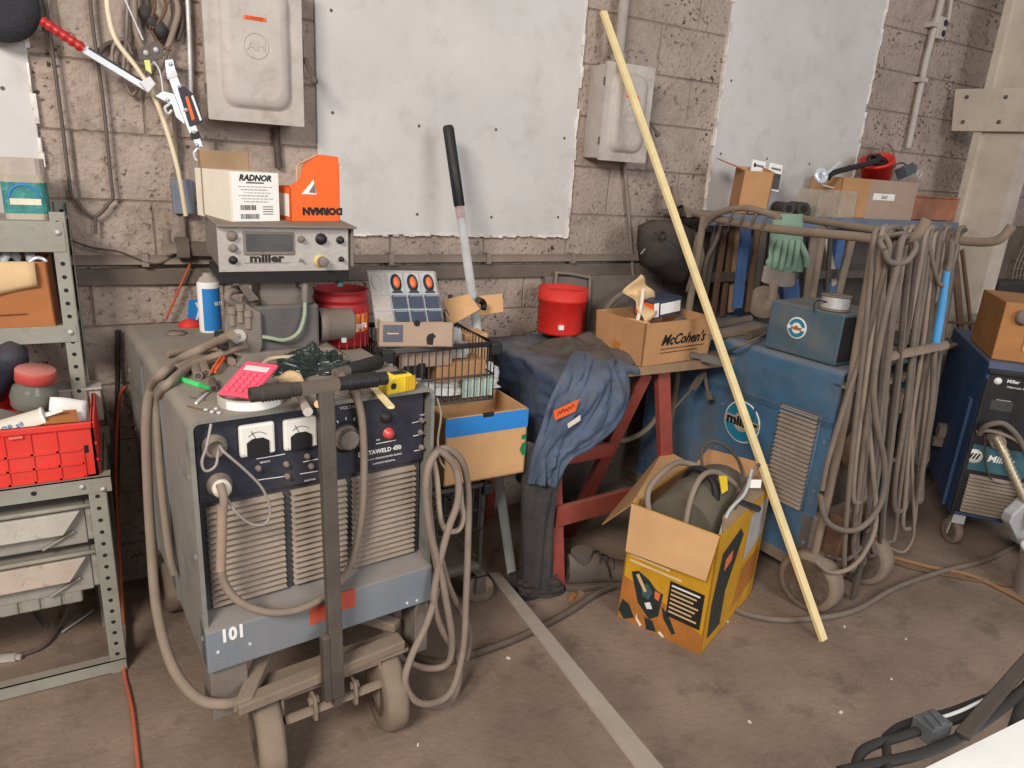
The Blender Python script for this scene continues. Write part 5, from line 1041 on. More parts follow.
# coveralls hanging off the front
t = thing('coveralls', 'blue work coveralls hanging off the table front with an orange tag', 'clothing', (1.5, 1.93, .0))
rows = [((574, 352, 2.12), (622, 354, 2.10)), ((568, 362, 2.0), (626, 368, 1.98)), ((560, 377, 1.92), (629, 394, 1.915)), ((549, 400, 1.885), (617, 426, 1.88)), ((541, 428, 1.875), (592, 446, 1.875)), ((531, 458, 1.88), (569, 458, 1.875)), ((527, 482, 1.89), (557, 482, 1.88))]
def wr(u, v):
    e = math.sin(u*PI)**.6
    n1 = abs(noise.noise(V((u*6-v*2, v*1.8+u, 3)))); n2 = abs(noise.noise(V((u*11+v*3, v*4-u*2, 9))))
    return V((0, -.045*e+.010*math.sin((u*5+v*4)*3.1)*e+.065*n1*e+.03*n2*e, .004*math.sin(u*9+v*11)))
mb = MB(); loft(mb, [(at(a[0], a[1], y=a[2]), at(b[0], b[1], y=b[2])) for a, b in rows], 44, wr, k=10); mb.build('jacket', m_denim, t, world=True, solid=.008)
rows = [((524, 440, 1.915), (572, 452, 1.915)), ((522, 480, 1.92), (560, 478, 1.915)), ((521, 520, 1.93), (553, 515, 1.92)), ((522, 560, 1.945), (552, 552, 1.93)), ((523, 588, 1.95), (552, 588, 1.93))]
def wr2(u, v): e = math.sin(u*PI)**.6; return V((0, -.03*e+.008*math.sin((u*6+v*3)*2.4)*e, 0))
mb = MB(); loft(mb, [(at(a[0], a[1], y=a[2]), at(b[0], b[1], y=b[2])) for a, b in rows], 18, wr2, k=6); mb.build('trouser_leg', m_dkcloth, t, world=True, solid=.01)
def tagp(pts, y, m, nm):
    P = [at(a, b, y=y) for a, b in pts]; mb = MB(); mb.hexa(P+[p-V((0, .003, 0)) for p in P]); return mb.build(nm, m, t, world=True)
o = tagp([(553, 411), (579, 399), (575, 411), (555, 420)][:4], 1.828, m_tagor, 'orange_tag')
a, b = at(555, 415, y=1.824), at(577, 405, y=1.824); mb = MB(); mb.tube(smooth([a+(b-a)*(.12+.076*i_)+V((0, 0, (.007 if i_ % 2 else -.005)*(1.3 if i_ % 3 == 0 else .8))) for i_ in range(11)], 4), .0012, 6); mb.build('stitched_script', m_print, o, world=True)
tagp([(567, 424), (580, 415), (580, 420), (568, 428)], 1.83, m_cream, 'cream_label')
q = at(543, 590, z=.0); crumple((q.x, q.y+.02, 0), .12, .075, .10, 41, 'dark rag heap on the floor under the hanging coveralls', 'rag', 'rag', m_ragc, n=18)
# grey jacket under the red tub
def jk(u, v):
    th = u*2*PI; r = v; x = 1.63+r*.26*math.cos(th)*(1+.25*noise.noise(V((math.cos(th)*1.5, math.sin(th)*1.5, 3)))); y = 2.20+r*.21*math.sin(th)*(1+.2*noise.noise(V((math.cos(th)*1.5, math.sin(th)*1.5, 8))))
    z = TZ+.008+.035*(1-r**4)*(1+.9*noise.noise(V((x*14, y*9, 1)))+.5*abs(noise.noise(V((x*26, y*20, 5)))))
    return V((x, y, z))
mb = MB(); mb.grid(jk, 60, 22); solo(mb, 'work_jacket', 'charcoal work jacket spread on the table beneath the red tub', 'jacket', m_dkcloth)
# red tub
q = at(560, 332, z=TZ+.04); r = at(583, 300, y=q.y).x-q.x; hh = at(560, 291, y=q.y-.06).z-TZ-.04
t = thing('plastic_tub', 'bright red plastic tub on the table', 'tub', (q.x, q.y, TZ+.042))
r *= 1.02
mb = MB(); mb.lathe([(0, 0), (r*.90, 0), (r*.93, .01), (r*.96, hh*.72), (r, hh*.73), (r, hh*.80), (r*.985, hh*.81), (r*1.0, hh), (r*.94, hh), (r*.92, hh*.88), (r*.84, hh*.86), (r*.8, hh*.9), (r*.5, hh*.9), (r*.46, hh*.84), (0, hh*.84)], n=40); mb.build('tub_body', m_red, t)
mb = MB(); mb.box(-r*.62, -r*.42, -r*.88, -r*.76, hh*.16, hh*.26); mb.build('white_mark', m_white, t)
# tan carton with script lettering
mt, w, d, h = basebox((641, 367), (707, 357), (603, 345), TZ+.002, (646, 325))
d *= .82; hR = at(712, 316, y=(mt@V((w, 0, 0))).y).z-TZ
t = thing('carton', 'open tan carton with slanted black lettering on the table', 'carton', mtx=mt)
carton(t, w, d, (h+hR)/2, m_kraft, name='carton_body', lean=.008, m_in=m_kraft2, th=.006); hm = (h+hR)/2
sl = lambda x, z: frame((w*x, -.002-.008*z, hm*z), (1, 0, .0), (0, -.008/hm, 1))
text("McCohen's", .060, sl(.56, .56), m_print, t, 'lettering', shear=.35, bold=.0012, wx=.92)
mb = MB(); mb.obox(sl(.56, .36), -w*.32, w*.34, -.001, .001, -.001, .001); mb.obox(sl(.5, .27), -w*.26, w*.3, -.001, .001, -.001, .001); mb.build('underline', m_print, t)
mb = MB(); mb.hexa([V((-.002, d*.45, hm*.15)), V((-.001, d*.45, hm*.15)), V((-.001, d*.62, hm*.15)), V((-.002, d*.62, hm*.15)), V((-.0042, d*.45, hm*.42)), V((-.003, d*.45, hm*.42)), V((-.003, d*.62, hm*.42)), V((-.0042, d*.62, hm*.42))]); mb.build('glue_stain', mat('glue_stain', (176, 118, 58), .6), t)
wp = lambda x, y, z: mt@V((w*x, d*y, z))
t = thing('parts_box', 'small navy and orange printed box sticking out of the tan carton', 'box', mtx=M.Translation(wp(.34, .34, hm-.012))@rz(R_(4))@M.Rotation(R_(-6), 4, 'Y'))
mb = MB(); mb.box(0, .155, 0, .11, 0, .07); mb.build('box_body', mat('navy_print', (58, 66, 84), .5), t, bevel=.001)
mb = MB(); mb.box(.04, .148, -.001, 0, .012, .056); mb.build('white_label', m_white, t); mb = MB(); mb.box(-.001, .001, -.0005, .1, 0.006, .06); mb.build('orange_end', m_orangec, t); mb = MB(); mb.box(.004, .03, -.0012, 0, .006, .062); mb.build('barcode_label', m_paper, t)
mb = MB(); mm = frame(wp(.28, .5, hm+.06), V((.7, .3, .5)), V((-.4, .4, .9))); mb.grid(lambda u, v: mm@V(((u-.5)*(.16-.06*v), (v-.45)*.15, .02*math.sin(u*5+v*3)+.012*math.sin(v*11+u*4)+.01*noise.noise(V((u*4, v*4, 2))))), 12, 12); solo(mb, 'kraft_paper', 'crumpled tan wrapping paper rising from the tan carton', 'paper', m_tan, solid=.002)
mb = MB(); mb.tube(smooth([wp(.12, .35, hm-.02), wp(.2, .42, hm+.04), wp(.3, .55, hm+.10)], 6), .008, 7, sq=.3); solo(mb, 'paper_strip', 'curled cream paper strip at the left of the tan carton', 'paper', m_cream)
mb = MB(); mm = M.Translation(wp(.18, .3, hm-.05))@rz(R_(20)); mb.obox(mm@M.Rotation(R_(20), 4, 'Y'), -.06, .06, -.05, .05, -.01, .03); solo(mb, 'carton', 'small tan carton sunk in the left of the lettered carton', 'carton', m_kraft2, bevel=.002)
mb = MB(); mb.cyl(wp(.62, .2, hm-.04), wp(.72, .24, hm-.03), .03, 16); solo(mb, 'tape_roll', 'dark roll lying below the navy printed box', 'roll', m_dkmetal)
# grey pipe handle poking out beyond the table and the long lever beside the right welder
a, b = at(702, 357, y=1.96), at(731, 364, y=1.86); mb = MB(); mb.cyl(a, b, .018, 16, .014); mb.cyl(a+(a-b)*2, a, .012, 12); solo(mb, 'rubber_handle', 'grey rubber handle poking out from under the tan carton at the table corner', 'handle', mat('grey_rubber', (86, 92, 92), .5, dust=.4))
t = thing('torch_lever', 'thin steel lever hanging below the table corner in front of the right welder', 'lever', at(700, 372, y=2.0))
mb = MB(); mb.bar(at(704, 372, y=2.03), at(692, 390, y=2.03), .03, .012); mb.cyl(at(694, 386, y=2.03), at(662, 422, y=2.05), .005, 8); mb.build('lever', m_dkmetal, t, world=True); mb = MB(); mb.cyl(at(704, 372, y=2.03), at(709, 398, y=2.03), .008, 10); mb.cyl(at(708, 392, y=2.02), at(710, 400, y=2.0), .014, 10); mb.build('valve', m_dkmetal, t, world=True)
# things behind the table against the wall
a, b = at(542, 330, y=2.575), at(700, 278, y=2.575); mb = MB(); mb.box(a.x, b.x, 2.575, 2.60, .0, at(600, 276, y=2.575).z); solo(mb, 'steel_sheet', 'dark steel sheet standing against the wall behind the table', 'sheet', m_case, bevel=.004)
mb = MB(); mb.tube(smooth([at(554, 325, y=2.56), at(556, 278, y=2.56), at(560, 273, y=2.56), at(586, 277, y=2.56), at(590, 283, y=2.56), at(586, 340, y=2.56)], 5), .0075, 8); solo(mb, 'wire_bail', 'bent wire handle standing behind the bright red tub', 'handle', m_conduit)
mb = MB(); c = at(632, 330, y=2.46); mb.tube([c+V((math.cos(q)*.19, .0, math.sin(q)*.19)) for q in [2*PI*i/40 for i in range(40)]], .013, 9, True); solo(mb, 'steel_hoop', 'dusty hoop standing behind the tan carton', 'hoop', m_case)
# under the table
card([(566, 532), (603, 524), (607, 545), (575, 556)], [2.3, 2.3, 2.22, 2.22], 'cardboard_scrap', 'tan cardboard scrap on the floor behind the dark boot', m_kraft, .01)
for i, (pa, pb, wd, m, lab) in enumerate((((608, 462, .10), (650, 486, .04), .05, m_dkmetal, 'dark steel angle lying under the table'), ((575, 478, .03), (640, 462, .05), .06, m_case, 'dusty plank lying under the back of the table'), ((566, 500, .02), (622, 484, .02), .09, m_case, 'grey board flat on the floor under the table'))):
    mb = MB(); mb.bar(at(pa[0], pa[1], z=pa[2]), at(pb[0], pb[1], z=pb[2]), wd, .025); solo(mb, 'scrap_plank', lab, 'plank', m, bevel=.003)
cable([at(598, 438, y=2.2), at(625, 440, y=2.2), at(648, 428, y=2.2), at(668, 400, y=2.25)], .012, 'pale bent pipe crossing behind the red diagonal table leg', m_cable2, 'bent_pipe')
# boot
o0 = at(600, 588, z=0); t = thing('work_boot', 'dusty dark work boot on the floor beside the red table leg', 'boot', mtx=M.Translation((1.45, 1.92, 0))@rz(R_(-16))@M.Scale(1.18, 4))
secs = [(-.03, .032, .105, .0), (.0, .040, .115, .0), (.04, .042, .115, .0), (.08, .042, .10, .0), (.12, .043, .08, 0), (.17, .05, .062, 0), (.21, .05, .055, 0), (.245, .042, .045, 0), (.265, .02, .03, 0)]
def bf(u, v):
    i = v*(len(secs)-1); k = min(len(secs)-2, int(i)); f = i-k; s0, s1 = secs[k], secs[k+1]; x, w_, h_ = [s0[j]+(s1[j]-s0[j])*f for j in range(3)]; a = u*2*PI
    return V((x, math.cos(a)*w_, .012+h_*(.5+.5*math.sin(a))*(1 if math.sin(a) > 0 else 1)))
mb = MB(); mb.grid(bf, 24, 32); mb.build('upper', m_leather, t)
mb = MB(); mb.lathe([(0, .0), (.034, 0), (.038, .02), (.036, .045)], (.02, 0, .085), (-.1, 0, 1), 22); mb.build('ankle_collar', m_leather, t)
mb = MB(); mb.lathe([(0, .0), (.03, .001)], (.018, 0, .128), (-.1, 0, 1), 20); mb.build('opening', m_gap, t)
mb = MB(); mb.prism([(-.04, -.03), (-.04, .03), (0, .045), (.08, .04), (.17, .054), (.23, .05), (.272, .02), (.272, -.02), (.23, -.05), (.17, -.054), (.08, -.04), (0, -.045)], M(), .02); mb.build('sole', m_cabled, t, bevel=.004)
mb = MB()
for k in range(4): x = .07+.025*k; mb.tube(smooth([(x, -.035, .10-.012*k), (x+.01, 0, .122-.016*k), (x, .035, .10-.012*k)], 4), .0035, 6)
mb.tube(smooth([(.07, -.01, .125), (.09, -.05, .10), (.10, -.06, .06)], 5), .003, 6); mb.build('laces', m_black, t)
# ---- chainsaw-type carton, open, with tool case and cords
A, B, D = at(700, 655, z=0), at(752, 592, z=0), at(622, 612, z=0)
u = (B-A); ang = math.atan2(u.y, u.x); n = V((-math.sin(ang), math.cos(ang), 0)); w, d = u.length*.98, (D-A).dot(n); h = at(717, 537, y=A.y).z
mt = M.Translation(A)@rz(ang)
t = thing('tool_carton', 'open yellow printed tool carton with flaps, standing on the floor', 'carton', mtx=mt)
carton(t, w, d, h, m_ybox, name='carton_body', th=.005)
mb = MB(); mb.box(.006, w-.006, .006, .008, h*.5, h-.002); mb.box(.006, w-.006, d-.008, d-.006, h*.5, h-.002); mb.box(.006, .008, .006, d-.006, h*.5, h-.002); mb.box(w-.008, w-.006, .006, d-.006, h*.5, h-.002); mb.build('inner_walls', m_kraft, t)
def flap(pts, m=m_kraft2, th=.004): mb = MB(); P = [V(p) for p in pts]; nn = (P[1]-P[0]).cross(P[2]-P[0]).normalized()*th; mb.hexa(P+[p+nn for p in P]); return mb.build('flap', m, t)
q1, q2 = at(706, 581, E=t, x=-.045), at(626, 551, E=t, x=-.045)
flap([(0, 0, h), (0, d, h), q2, q1])
q1, q2 = at(602, 524, E=t, y=d+.14), at(664, 449, E=t, y=d+.14)
flap([(0, d, h), q1, q2, (w, d, h)])
a, b = at(748, 482, E=t, y=-.002), at(728, 540, E=t, y=-.003); flap([(w*.05, .004, h), (w*.98, .004, h), (w*.9, .05, h+.05), (w*.2, .035, h+.02)], m_woodo)
flap([(w, d*.05, h), (w, d*.95, h), (w+.03, d*.85, h+.07), (w+.025, d*.1, h+.08)], m_kraft)
def pr(poly, m, nm, face='x', off=.0012):
    fr_ = frame((-off, d, 0), (0, -1, 0), (0, 0, 1)) if face == 'x' else frame((0, -off, 0), (1, 0, 0), (0, 0, 1))
    sx = d if face == 'x' else w
    mb = MB(); mb.prism([(a_*sx, b_*h) for a_, b_ in poly], fr_, .0008); return mb.build(nm, m, t)
m_saw = mat('dark_tool_print', (40, 50, 48), .5, var=.3, scale=40); m_rustp = mat('orange_ground_print', (178, 112, 50), .5, var=.25, scale=6)
pr([(0, 0), (1, 0), (1, .16), (.5, .3), (0, .38)], m_rustp, 'print_ground', off=.0006)
pr([(.10, .44), (.18, .47), (.32, .43), (.42, .37), (.50, .36), (.48, .16), (.38, .10), (.22, .2), (.16, .32)], m_saw, 'tool_picture'); pr([(.16, .43), (.19, .45), (.31, .33), (.28, .31)], m_tan, 'tool_picture', off=.002)
pr([(.24, .36), (.30, .40), (.38, .34), (.34, .26), (.26, .28)], mat('teal_tool_print', (66, 92, 92), .5), 'tool_picture', off=.0018); pr([(.40, .36), (.47, .36), (.46, .29), (.41, .30)], m_peach, 'tool_picture', off=.0018); pr([(.30, .22), (.36, .25), (.40, .2), (.34, .18)], m_white, 'tool_picture', off=.0018)
pr([(.56, .50), (.95, .50), (.95, .2), (.56, .2)], m_bwin, 'text_panel')
for i in range(7): 
    z = .475-.037*i; mb_ = pr([(.585, z), (.585+.32-.03*(i % 3), z), (.585+.32-.03*(i % 3), z-.014), (.585, z-.014)], m_tan if i else m_white, 'text_line', off=.0022)
pr([(.03, .17), (.12, .15), (.20, .05), (.08, .0), (.0, .06)], m_saw, 'tool_picture'); pr([(.50, .26), (.60, .20), (.70, .08), (.66, .06), (.54, .16)], m_saw, 'tool_picture'); pr([(.32, .1), (.42, .1), (.48, .02), (.36, -.0)], m_saw, 'tool_picture')
pr([(.22, .1), (.24, .06), (.30, .02), (.28, .0), (.22, .05)], m_white, 'tool_picture'); pr([(.52, .04), (.58, .01), (.56, -.0), (.5, .02)], m_white, 'tool_picture')
for i in range(3): pr([(.06, .635-.045*i), (.40+.14*i, .635-.045*i), (.40+.14*i, .615-.045*i), (.06, .615-.045*i)], mat('pale_print%d' % i, (236, 206, 150), .6), 'text_line', off=.002)
pr([(.08, .1), (.3, .1), (.3, .4), (.5, .8), (.42, .88), (.12, .8), (.06, .4)], m_saw, 'tool_picture', 'y'); pr([(.2, .62), (.32, .66), (.32, .74), (.2, .72)], m_peach, 'tool_picture', 'y', .002); pr([(.52, .1), (.95, .2), (.95, .5), (.6, .42)], m_rustp, 'print_ground', 'y'); pr([(.6, .5), (.96, .6), (.96, .95), (.62, .9)], mat('pale_grey_print', (176, 170, 166), .6, var=.2), 'print_ground', 'y')
cw = lambda x, y, z: mt@V((w*x, d*y, h+z))
t2 = thing('tool_case', 'dark olive plastic tool case sitting in the yellow carton', 'case', mtx=M.Translation(cw(.10, .10, -.075))@rz(ang))
mb = MB()
def case(u, v): a = v*PI; return V((w*.78*u, d*.40-d*.40*math.cos(a), .0+.17*math.sin(a)*(1-.2*(2*u-1)**2)))
mb.grid(case, 16, 16)
for u_ in (0, 1): mb.add([case(u_, i/16) for i in range(17)], [tuple(range(17))])
mb.build('case_body', mat('olive_plastic', (84, 80, 68), .5, dust=.35), t2)
mb = MB(); mb.tube(smooth([(w*.2, d*.16, .10), (w*.22, d*.2, .17), (w*.26, d*.38, .20), (w*.3, d*.56, .175), (w*.3, d*.62, .10)], 5), .015, 8, sq=.6); mb.build('handle', m_blackp, t2)
mb = MB(); mb.box(w*.02, w*.1, d*.1, d*.66, .03, .10); mb.build('dark_band', m_black, t2, bevel=.01)
cable([cw(.05, .8, -.05), cw(.10, .9, .04), cw(.25, .85, .10), cw(.5, .8, .10), cw(.7, .5, .05), cw(.75, .25, -.03)], .011, 'thick grey cord arching over the back of the tool case', m_cable2, 'extension_lead')
cable([cw(.05, .40, -.06), cw(.10, .42, .06), cw(.24, .42, .125), cw(.42, .36, .12), cw(.62, .22, .05), cw(.7, .14, -.02)], .010, 'thick grey cord bowing over the front of the tool case', m_cable2, 'extension_lead')
cable([cw(.4, .2, -.02), cw(.5, .5, .06), cw(.75, .75, .12), cw(.95, .7, .13), cw(1.0, .45, .08), cw(.8, .2, .02)], .006, 'thin dark cord looping over the right rear of the yellow carton', m_cabled, 'extension_lead')
for i in range(3): cable([cw(.10+.06*i, .06, -.05), cw(.25+.07*i, .08, .03), cw(.5+.1*i, .06+.05*i, .06), cw(.7+.08*i, .12, .11)], .006, ['lowest', 'middle', 'topmost'][i]+' of the straight grey leads along the right edge of the carton', [m_galv, m_cable2, m_cabled][i], 'power_lead', group='grey leads in the yellow carton')
t3 = thing('warning_tag', 'yellow tag hanging on a cord in the yellow carton', 'tag', at(724, 487, y=A.y+.12)); P = [at(a_, b_, y=A.y+.12) for a_, b_ in ((719, 476), (727, 476), (728, 490), (722, 494))]; mb = MB(); mb.hexa(P+[p+V((0, .002, 0)) for p in P]); mb.build('tag', m_yellow, t3, world=True)
q = at(754, 484, y=A.y+.14); mb = MB(); mm = frame(q, V((1, -.3, -.05)), V((0, .2, 1))); mb.obox(mm, -.028, .028, -.014, .016, -.001, .001); solo(mb, 'cord_label', 'white paper label on a cord at the right of the yellow carton', 'label', m_white)
t3 = thing('power_plug', 'dark two-prong plug sticking out right of the yellow carton', 'plug', at(754, 507, y=A.y+.10)); a, b = at(744, 503, y=A.y+.10), at(758, 509, y=A.y+.10); mb = MB(); mb.cyl(a-(b-a)*.3, b, .009, 12, .013); mb.build('plug_body', m_blackp, t3, world=True); dd = (b-a).normalized()
for s in (-1, 1): mb = MB(); mb.bar(b+V((0, 0, .007*s)), b+dd*.02+V((0, 0, .007*s)), .005, .002); mb.build('prong', m_chrome, t3, world=True)
# ---- long pieces
p0, p1 = V((2.09, 1.262, .004)), V((1.811, WALL-.022, 2.183)); mb = MB(); mb.bar(p0, p1, .030, .014, (0, -1, .3)); solo(mb, 'wood_strip', 'long pale wood strip leaning from floor to wall across the scene', 'strip', m_wood)
p0 = at(494, 573, z=.006); p1 = at(655, 775, z=.52); mb = MB(); mb.bar(p0, p1+(p1-p0)*.15, .046, .006, (0, 0, 1)); solo(mb, 'flat_bar', 'pale flat steel bar rising toward the viewer in the foreground', 'bar', m_alu)
cable([at(380, 640, z=.014), at(430, 662, z=.014), at(470, 655, z=.014), at(520, 637, z=.014), at(565, 614, z=.014), at(600, 592, z=.014), at(640, 578, z=.014), at(690, 560, z=.014)], .0135, 'thick dusty cable lying on the floor from the big welder toward the table', m_cabled, 'floor_cable')
cable([at(722, 603, z=.012), at(750, 615, z=.012), at(790, 620, z=.012), at(850, 612, z=.012), at(895, 588, z=.012), at(940, 572, z=.012), at(980, 562, z=.012), at(1005, 551, z=.012), at(1040, 530, z=.012)], .0115, 'dusty cable snaking over the floor past the right welder wheel', m_cable, 'floor_cable')
for i, (pts, r, m, lab) in enumerate((([(878, 553), (930, 567), (975, 577), (1040, 610)], .009, mat('brown_hose', (150, 108, 70), .6, dust=.3), 'brown hose running over the floor to the right edge'), ([(880, 558), (920, 570), (985, 582), (1040, 590)], .007, m_rust, 'thin rusty hose beside the brown hose on the floor'))): cable([at(a_, b_, z=r) for a_, b_ in pts], r, lab, m, 'floor_hose')
k = random.Random(5)
for i in range(14):
    q = V((k.uniform(.6, 2.6), k.uniform(.9, 1.7), 0)); mb = MB(); mm = M.Translation(q)@rz(k.uniform(0, 3)); s = k.uniform(.003, .007); mb.obox(mm, -s, s, -s*.6, s*.6, 0, .004); solo(mb, 'floor_chip', 'tiny pale chip of debris on the concrete floor', 'debris', m_cream, group='pale chips on the floor')
for i, (px, py) in enumerate(((573, 598), (580, 594))): q = at(px, py, z=0); mb = MB(); mb.obox(M.Translation(q)@rz(.6+i), -.02, .02, -.008, .008, 0, .012); solo(mb, 'wood_chip', ['tan wood chip on the floor below the boot', 'darker wood chip right of the other chip below the boot'][i], 'chip', [m_kraftd, m_woodo][i])
# ================================================================ right welder on its cart
WZ0, WZ1, WX, WD = .15, .93, .47, .95
W2 = thing('welding_machine', 'large dusty blue welding power source with round white-ringed logo on its side', 'welder', (2.24, 1.5, 0), R_(4.5))
cabinet(W2, m_blue2, m_blue2)
side = lambda px, py, x=-.001: at(px, py, E=W2, x=x)
# side: top band fold, louvers, logo
mb = MB(); mb.hexa([(-.006, .0, WZ1-.22), (.0, .0, WZ1-.22), (.0, WD, WZ1-.22), (-.006, WD, WZ1-.22), (-.012, .0, WZ1-.195), (0, 0, WZ1-.195), (0, WD, WZ1-.195), (-.012, WD, WZ1-.195)]); mb.build('side_fold', m_blue2, W2)
a, b, c, d = side(781, 402), side(820, 415), side(800, 512), side(768, 492)
y0, y1 = (b.y+c.y)/2, (a.y+d.y)/2; z1, z0 = (a.z+b.z)/2, (c.z+d.z)/2
louvers(W2, y0, y1, z0, z1, -.001, 22, 'side_louvers', axis='y')
mb = MB(); mb.tube([(-.004, y0-.008, z0), (-.004, y1+.008, z0), (-.004, y1+.008, z1), (-.004, y0-.008, z1)], .005, 6, True); mb.build('louver_frame', m_blue2, W2)
q = side(742, 422); fr = frame((-.001, q.y, q.z), (0, -1, 0), (0, 0, 1)); mb = MB(fr); R0 = (side(742, 401).z-side(741, 444).z)/2
mb.lathe([(0, .001), (R0, .001), (R0, .002), (R0*.93, .0022), (0, .0022)], n=40); lg = mb.build('round_logo', m_white, W2)
mb = MB(fr); mb.lathe([(R0*.0, .0028), (R0*.93, .0026)], n=40); mb.build('logo_disc', m_logo, lg)
mb = MB(fr); mb.lathe([(0, .0034), (R0*.46, .0032)], n=30); mb.build('logo_centre', mat('logo_tan', (190, 172, 150), .6), lg)
mb = MB(fr); mb.box(-R0*.97, R0*.97, -R0*.16, R0*.2, .0034, .0038); mb.build('logo_band', mat('logo_band', (176, 164, 150), .6), lg)
text('miller', R0*.62, fr@M.Translation((0, .0, .0042)), m_print, lg, 'logo_lettering', wx=1.18, bold=.0024)
# dark open front end with brackets
mb = MB(); mb.box(.02, WX-.02, .02, .05, WZ0+.02, WZ1-.05); mb.build('front_panel', mat('front_dark', (52, 46, 44), .7, dust=.5), W2)
mb = MB(); mb.box(.0, WX, -.03, .05, WZ0, WZ0+.2); mb.build('bumper', m_case, W2, bevel=.006)
mb = MB(); mb.box(.0, WX, -.05, .03, WZ1-.06, WZ1-.05); mb.box(.2, WX, -.04, .03, WZ1-.2, WZ1-.12); mb.build('front_lip', m_tyre, W2)
q = W2.matrix_world.inverted()@at(848, 450, y=1.47); mb = MB(); mb.lathe([(0, 0), (.07, 0), (.075, .01), (.06, .02), (0, .02)], (q.x+.03, -.03, q.z), (0, -1, 0.1), 24); mb.build('round_plate', m_rust, W2)
mb = MB(); mb.box(.05, .3, -.1, -.03, .33, .37); mb.box(.04, .25, -.1, -.02, .1, .32); mb.build('cable_shelf', m_rust, W2, bevel=.004)
# cart wheels
mb_ = wheel((-.035, -.06, .118), (1, .08, 0), .118, .075, W2, spokes=7); wheel((.33, -.05, .118), (1, .08, 0), .118, .075, W2, spokes=7)
mb = MB(); mb.cyl((-.07, -.06, .118), (.37, -.06, .118), .014, 12); mb.build('axle', m_dkmetal, W2)
mb = MB(); mb.box(0, .06, -.09, WD, .1, .15); mb.box(WX-.06, WX, -.09, WD, .1, .15); mb.box(0, WX, -.09, -.04, .1, .15); mb.build('cart_frame', m_tyre, W2, bevel=.004)
# caster beyond, hitch bar
mb = MB(); a = W2.matrix_world.inverted()@at(868, 530, y=1.35); b = W2.matrix_world.inverted()@at(853, 598, z=.012); mb.bar(a, b, .035, .014, (0, -1, 0)); mb.build('hitch_bar', m_dkmetal, W2, bevel=.003)
# pipe rails with upturned ends, uprights
RX = 2.19
def rp(px, py, x): return at(px, py, x=x)
t = thing('cable_rack', 'dusty welded pipe rack over the right welder carrying looped cables', 'rack', (2.4, 1.5, 0))
rail = [rp(674, 186, RX+.03), rp(677, 203, RX+.03), rp(690, 212, RX+.02), rp(760, 227, RX), rp(850, 236, RX), rp(895, 241, RX), rp(915, 236, RX), rp(927, 220, RX)]
mb = MB(); mb.tube(smooth(rail, 6), .0165, 12); mb.build('rail', m_tyre, t, world=True)
RX2 = 2.76
rail2 = [at(735, 208, x=RX2), at(850, 226, x=RX2), at(940, 238, x=RX2), at(975, 242, x=RX2), at(998, 240, x=RX2), at(1012, 226, x=RX2)]
mb = MB(); mb.tube(smooth(rail2, 6), .0165, 12); mb.build('rail', m_tyre, t, world=True)
up = [rp(875, 240, RX), V((2.185, 1.44, 1.1)), V((2.195, 1.43, .7)), V((2.20, 1.44, .2)), V((2.20, 1.45, .12))]
mb = MB(); mb.tube(smooth(up, 6), .015, 10); mb.build('upright', m_tyre, t, world=True)
mb = MB(); mb.cyl((2.77, 2.1, 1.41), (2.82, 2.1, .13), .016, 10); mb.build('upright', m_tyre, t, world=True)
a = rp(704, 216, RX); mb = MB(); mb.cyl(a, (a.x-.02, a.y+.02, .15), .015, 10); mb.build('upright', m_tyre, t, world=True)
mb = MB(); mb.cyl((RX, 2.35, 1.41), (RX2, 2.38, 1.42), .015, 10); mb.build('cross_pipe', m_tyre, t, world=True); mb = MB(); mb.cyl(at(866, 361, y=1.42), at(945, 345, y=1.42), .017, 12); mb.build('cross_pipe', m_tyre, t, world=True)
# spiral wrap on the rail
cable([rp(640+i, 0, RX) for i in ()] or [rp(694, 260, RX), rp(698, 238, RX), rp(708, 222, RX), rp(722, 212, RX-.02), rp(742, 208, RX-.02), rp(760, 211, RX-.02), rp(778, 217, RX-.02)], .013, 'grey cable bent over the far end of the pipe rail by the dark helmet', m_tyre, 'hose')
for i in range(4):
    a = rp(738+11*i, 214+2*i, RX); cable([a+V((-.02, .02, -.03)), a+V((-.024, .0, .01)), a+V((0, -.015, .026)), a+V((.022, -.03, .008))], .006, 'turn of twisted wire wrapped on the pipe rail', m_cable, 'wire_wrap', 'wire turns wrapped on the pipe rail', k=4)
# feeder box on the welder, spool of wire on it
zt = WZ1
A, B, D = at(768, 341, z=zt+.005), at(842, 361, z=zt+.005), None
t = thing('feeder_box', 'blue control box with small round logo on the right welder', 'box', mtx=M.Translation(W2.matrix_world@V((.02, .0, zt)))@rz(R_(4.5)))
fy0, fy1 = at(836, 360, E=t, x=0).y, at(765, 340, E=t, x=0).y; fh = at(836, 316, E=t, x=0).z; fh2 = at(766, 296, E=t, x=0).z; hh = (fh+fh2)/2
mb = MB(); mb.box(0, .27, fy0, fy1, .004, hh); mb.build('box_body', mat('slate_blue', (54, 92, 112), .45, dust=.75, wear=.25, wcol=(70, 90, 100)), t, bevel=.006)
q = at(797, 328, E=t, x=-.001); fr = frame((-.001, q.y, q.z), (0, -1, 0), (0, 0, 1)); rr_ = .042; mb = MB(fr); mb.lathe([(0, .001), (rr_, .001), (rr_*.98, .002), (0, .002)], n=28); o = mb.build('round_logo', m_white, t)
mb = MB(fr); mb.lathe([(0, .0028), (rr_*.86, .0026)], n=28); mb.build('logo_disc', m_logo, o)
mb = MB(fr); mb.lathe([(0, .0036), (rr_*.5, .0034)], n=24); mb.box(-rr_*.96, rr_*.96, -rr_*.14, rr_*.16, .003, .0042); mb.build('logo_band', m_white, o)
text('miller', rr_*.5, fr@M.Translation((0, 0, .0048)), m_kraftd, o, 'logo_lettering', bold=.001)
